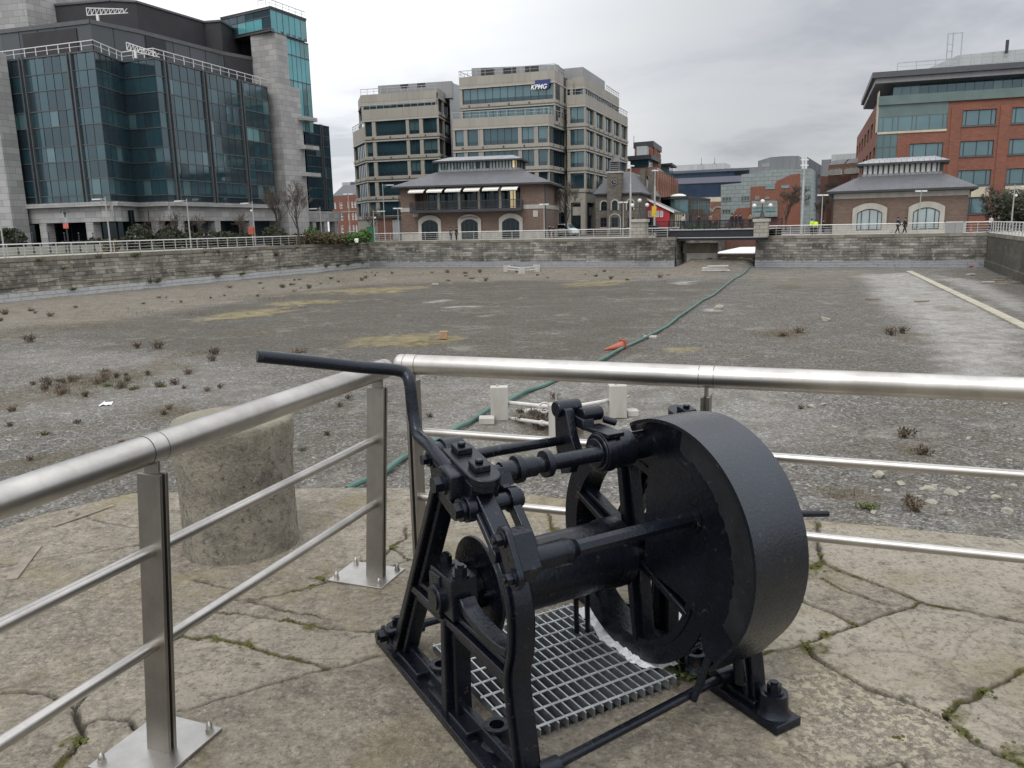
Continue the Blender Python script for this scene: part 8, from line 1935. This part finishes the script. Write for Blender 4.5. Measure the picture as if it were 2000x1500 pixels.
nw = [(167, 775, 0, 1.1), (115, 770, 0, 1.1), (24, 805, 0, 1.2), (233, 760, 1, 1), (250, 745, 1, 1.2), (288, 732, 1, 1.2), (190, 750, 2, 1.2), (205, 730, 2, 1.2), (140, 745, 2, 1.1), (90, 745, 2, 1), (330, 800, 0, 1.0), (320, 810, 1, 1), (405, 765, 0, 1.), (430, 758, 1, 1), (360, 760, 1, .9), (415, 705, 2, 1.3), (268, 680, 0, 1.2), (59, 668, 2, 1.5), (308, 680, 2, 1.5), (420, 693, 2, 1.2), (663, 795, 0, 1), (680, 780, 1, 1), (585, 690, 3, 1.3), (1785, 1000, 0, .9), (1775, 985, 1, .9), (1690, 995, 4, .9), (1765, 856, 1, 1.3), (1800, 890, 1, 1.2), (1565, 800, 1, .6), (1060, 820, 1, 1.2), (1085, 832, 2, 1.2), (1050, 836, 1, 1.2), (1100, 810, 0, 1.1), (1140, 815, 2, 1.1), (1020, 825, 1, 1.), (1740, 655, 2, 1.4), (1762, 652, 1, 1.5), (1530, 655, 3, 1.4), (1560, 650, 2, 1.2), (150, 830, 1, 1), (20, 835, 1, 1), (90, 850, 4, 1), (240, 870, 1, .9), (60, 900, 1, .8), (590, 880, 4, .8), (840, 815, 1, .9), (700, 880, 1, .8), (640, 850, 1, .8)]
for px, py, k, s in nw: weed(on_floor(px, py), k, s * (1.1 if py < 700 or px > 1000 else .8), 'dry brown weed tuft on the gravel of the dock', 'dry weeds in the dock')
rg = random.Random(12)
for k in range(100):
    if k < 60: px = rg.uniform(0, 1320); f = rg.random(); lo = 600 - 72 * min(px, 730) / 730; py = lo + f * (44 - 22 * min(px, 730) / 730)
    elif k < 80: px, py = rg.gauss(190, 70), rg.gauss(748, 14)
    else: px, py = rg.gauss(1085, 45), rg.gauss(822, 18)
    c = on_floor(px, py); weed(c, rg.choice((0, 1, 2, 2, 3, 4)), (rg.uniform(.5, 1.7) if k < 60 else rg.uniform(.6, 1.2)), 'dry brown weed tuft on the gravel of the dock', 'dry weeds in the dock')
# thin dry ground cover: far too many stalks to count
rg = random.Random(55); gc_ = MB()
for px, py, rx, ry, n in ((190, 745, 110, 18, 3200), (130, 765, 70, 12, 700), (60, 830, 90, 14, 300), (420, 840, 120, 25, 300), (1080, 822, 52, 24, 500), (330, 803, 45, 8, 120), (400, 692, 60, 8, 250), (1540, 652, 55, 6, 200), (1790, 880, 45, 12, 150), (120, 640, 100, 9, 350), (300, 612, 160, 9, 500), (520, 583, 150, 8, 400), (650, 548, 110, 8, 300), (950, 535, 240, 6, 500), (1250, 532, 110, 6, 250), (60, 890, 80, 20, 200), (1640, 965, 50, 10, 150), (1400, 512, 60, 5, 350), (1900, 545, 60, 6, 120)):
    for _ in range(n):
        c = on_floor(px + rg.gauss(0, rx * .55), py + rg.gauss(0, ry * .55)); k = max(1., c.y / 28); h = rg.uniform(.04, .13) * k ** .6; wd = .006 * k; a = rg.uniform(0, 6.3); d = Vector((math.cos(a), math.sin(a), 0)); tip = c + d * h * rg.uniform(.2, 1.2) + UP(h)
        sd_ = Vector((-d.y, d.x, 0)) * wd; gc_.face([c - sd_ - UP(.02), c + sd_ - UP(.02), tip], rg.choice(('dryweed', 'greyweed', 'greyweed', 'greenweed')), [(0, 0)] * 3)
gc_.build('dry_ground_cover', loc=tuple(on_floor(600, 640)), kind='stuff', label='thin dry stalks covering patches of the dock floor', category='ground cover')
# plants in the wall joints
rg = random.Random(21)
for k in range(26):
    b_ = rg.uniform(-58, -2); z_ = rg.choice((-.35, -.4, -2.9, -3.1, -3.4, -1.2)); o_ = weed(dk(.1 + (.22 if z_ < -2 else .03), b_, z_), 4 if rg.random() < .6 else 2, rg.uniform(1.2, 2.6), 'small plant growing from the joints of the left dock wall', 'plants on the left dock wall')
c = gp(1345, 1322); weed(Vector((c.x, c.y, -.01)), 4, .5, 'small green weed growing beside the grating under the gear guard', None)
# moss cushions in the joints of the near paving
rg = random.Random(31); mm = MB()
for px, py, r_, n in ((1588, 1112, .075, 60), (1603, 1085, .03, 14), (1590, 1262, .05, 40), (1612, 1243, .03, 16), (1868, 1398, .05, 34), (1880, 1428, .03, 18), (1668, 1219, .025, 12), (1985, 1475, .05, 24), (608, 1148, .02, 8), (628, 1131, .025, 14), (425, 1250, .03, 16), (482, 1260, .035, 20), (560, 1212, .014, 8), (612, 1226, .025, 14), (150, 1447, .04, 24), (767, 1069, .025, 10), (1085, 1035, .04, 16), (1922, 1352, .025, 12), (1760, 1440, .02, 6)):
    c = gp(px, py)
    for _ in range(n):
        q = c + Vector((rg.gauss(0, r_ * .5), rg.gauss(0, r_ * .55), 0)); s = rg.uniform(.004, .011); mm.ball(Vector((q.x, q.y, -.004 + s * .3)), s, 'moss', 7, 4, .7)
mm.build('moss_cushions', loc=tuple(gp(1590, 1200)), smooth=True, kind='stuff', label='green moss cushions growing in the joints of the quay paving', category='moss')
# bird in the sky far off? none built: too small to make out
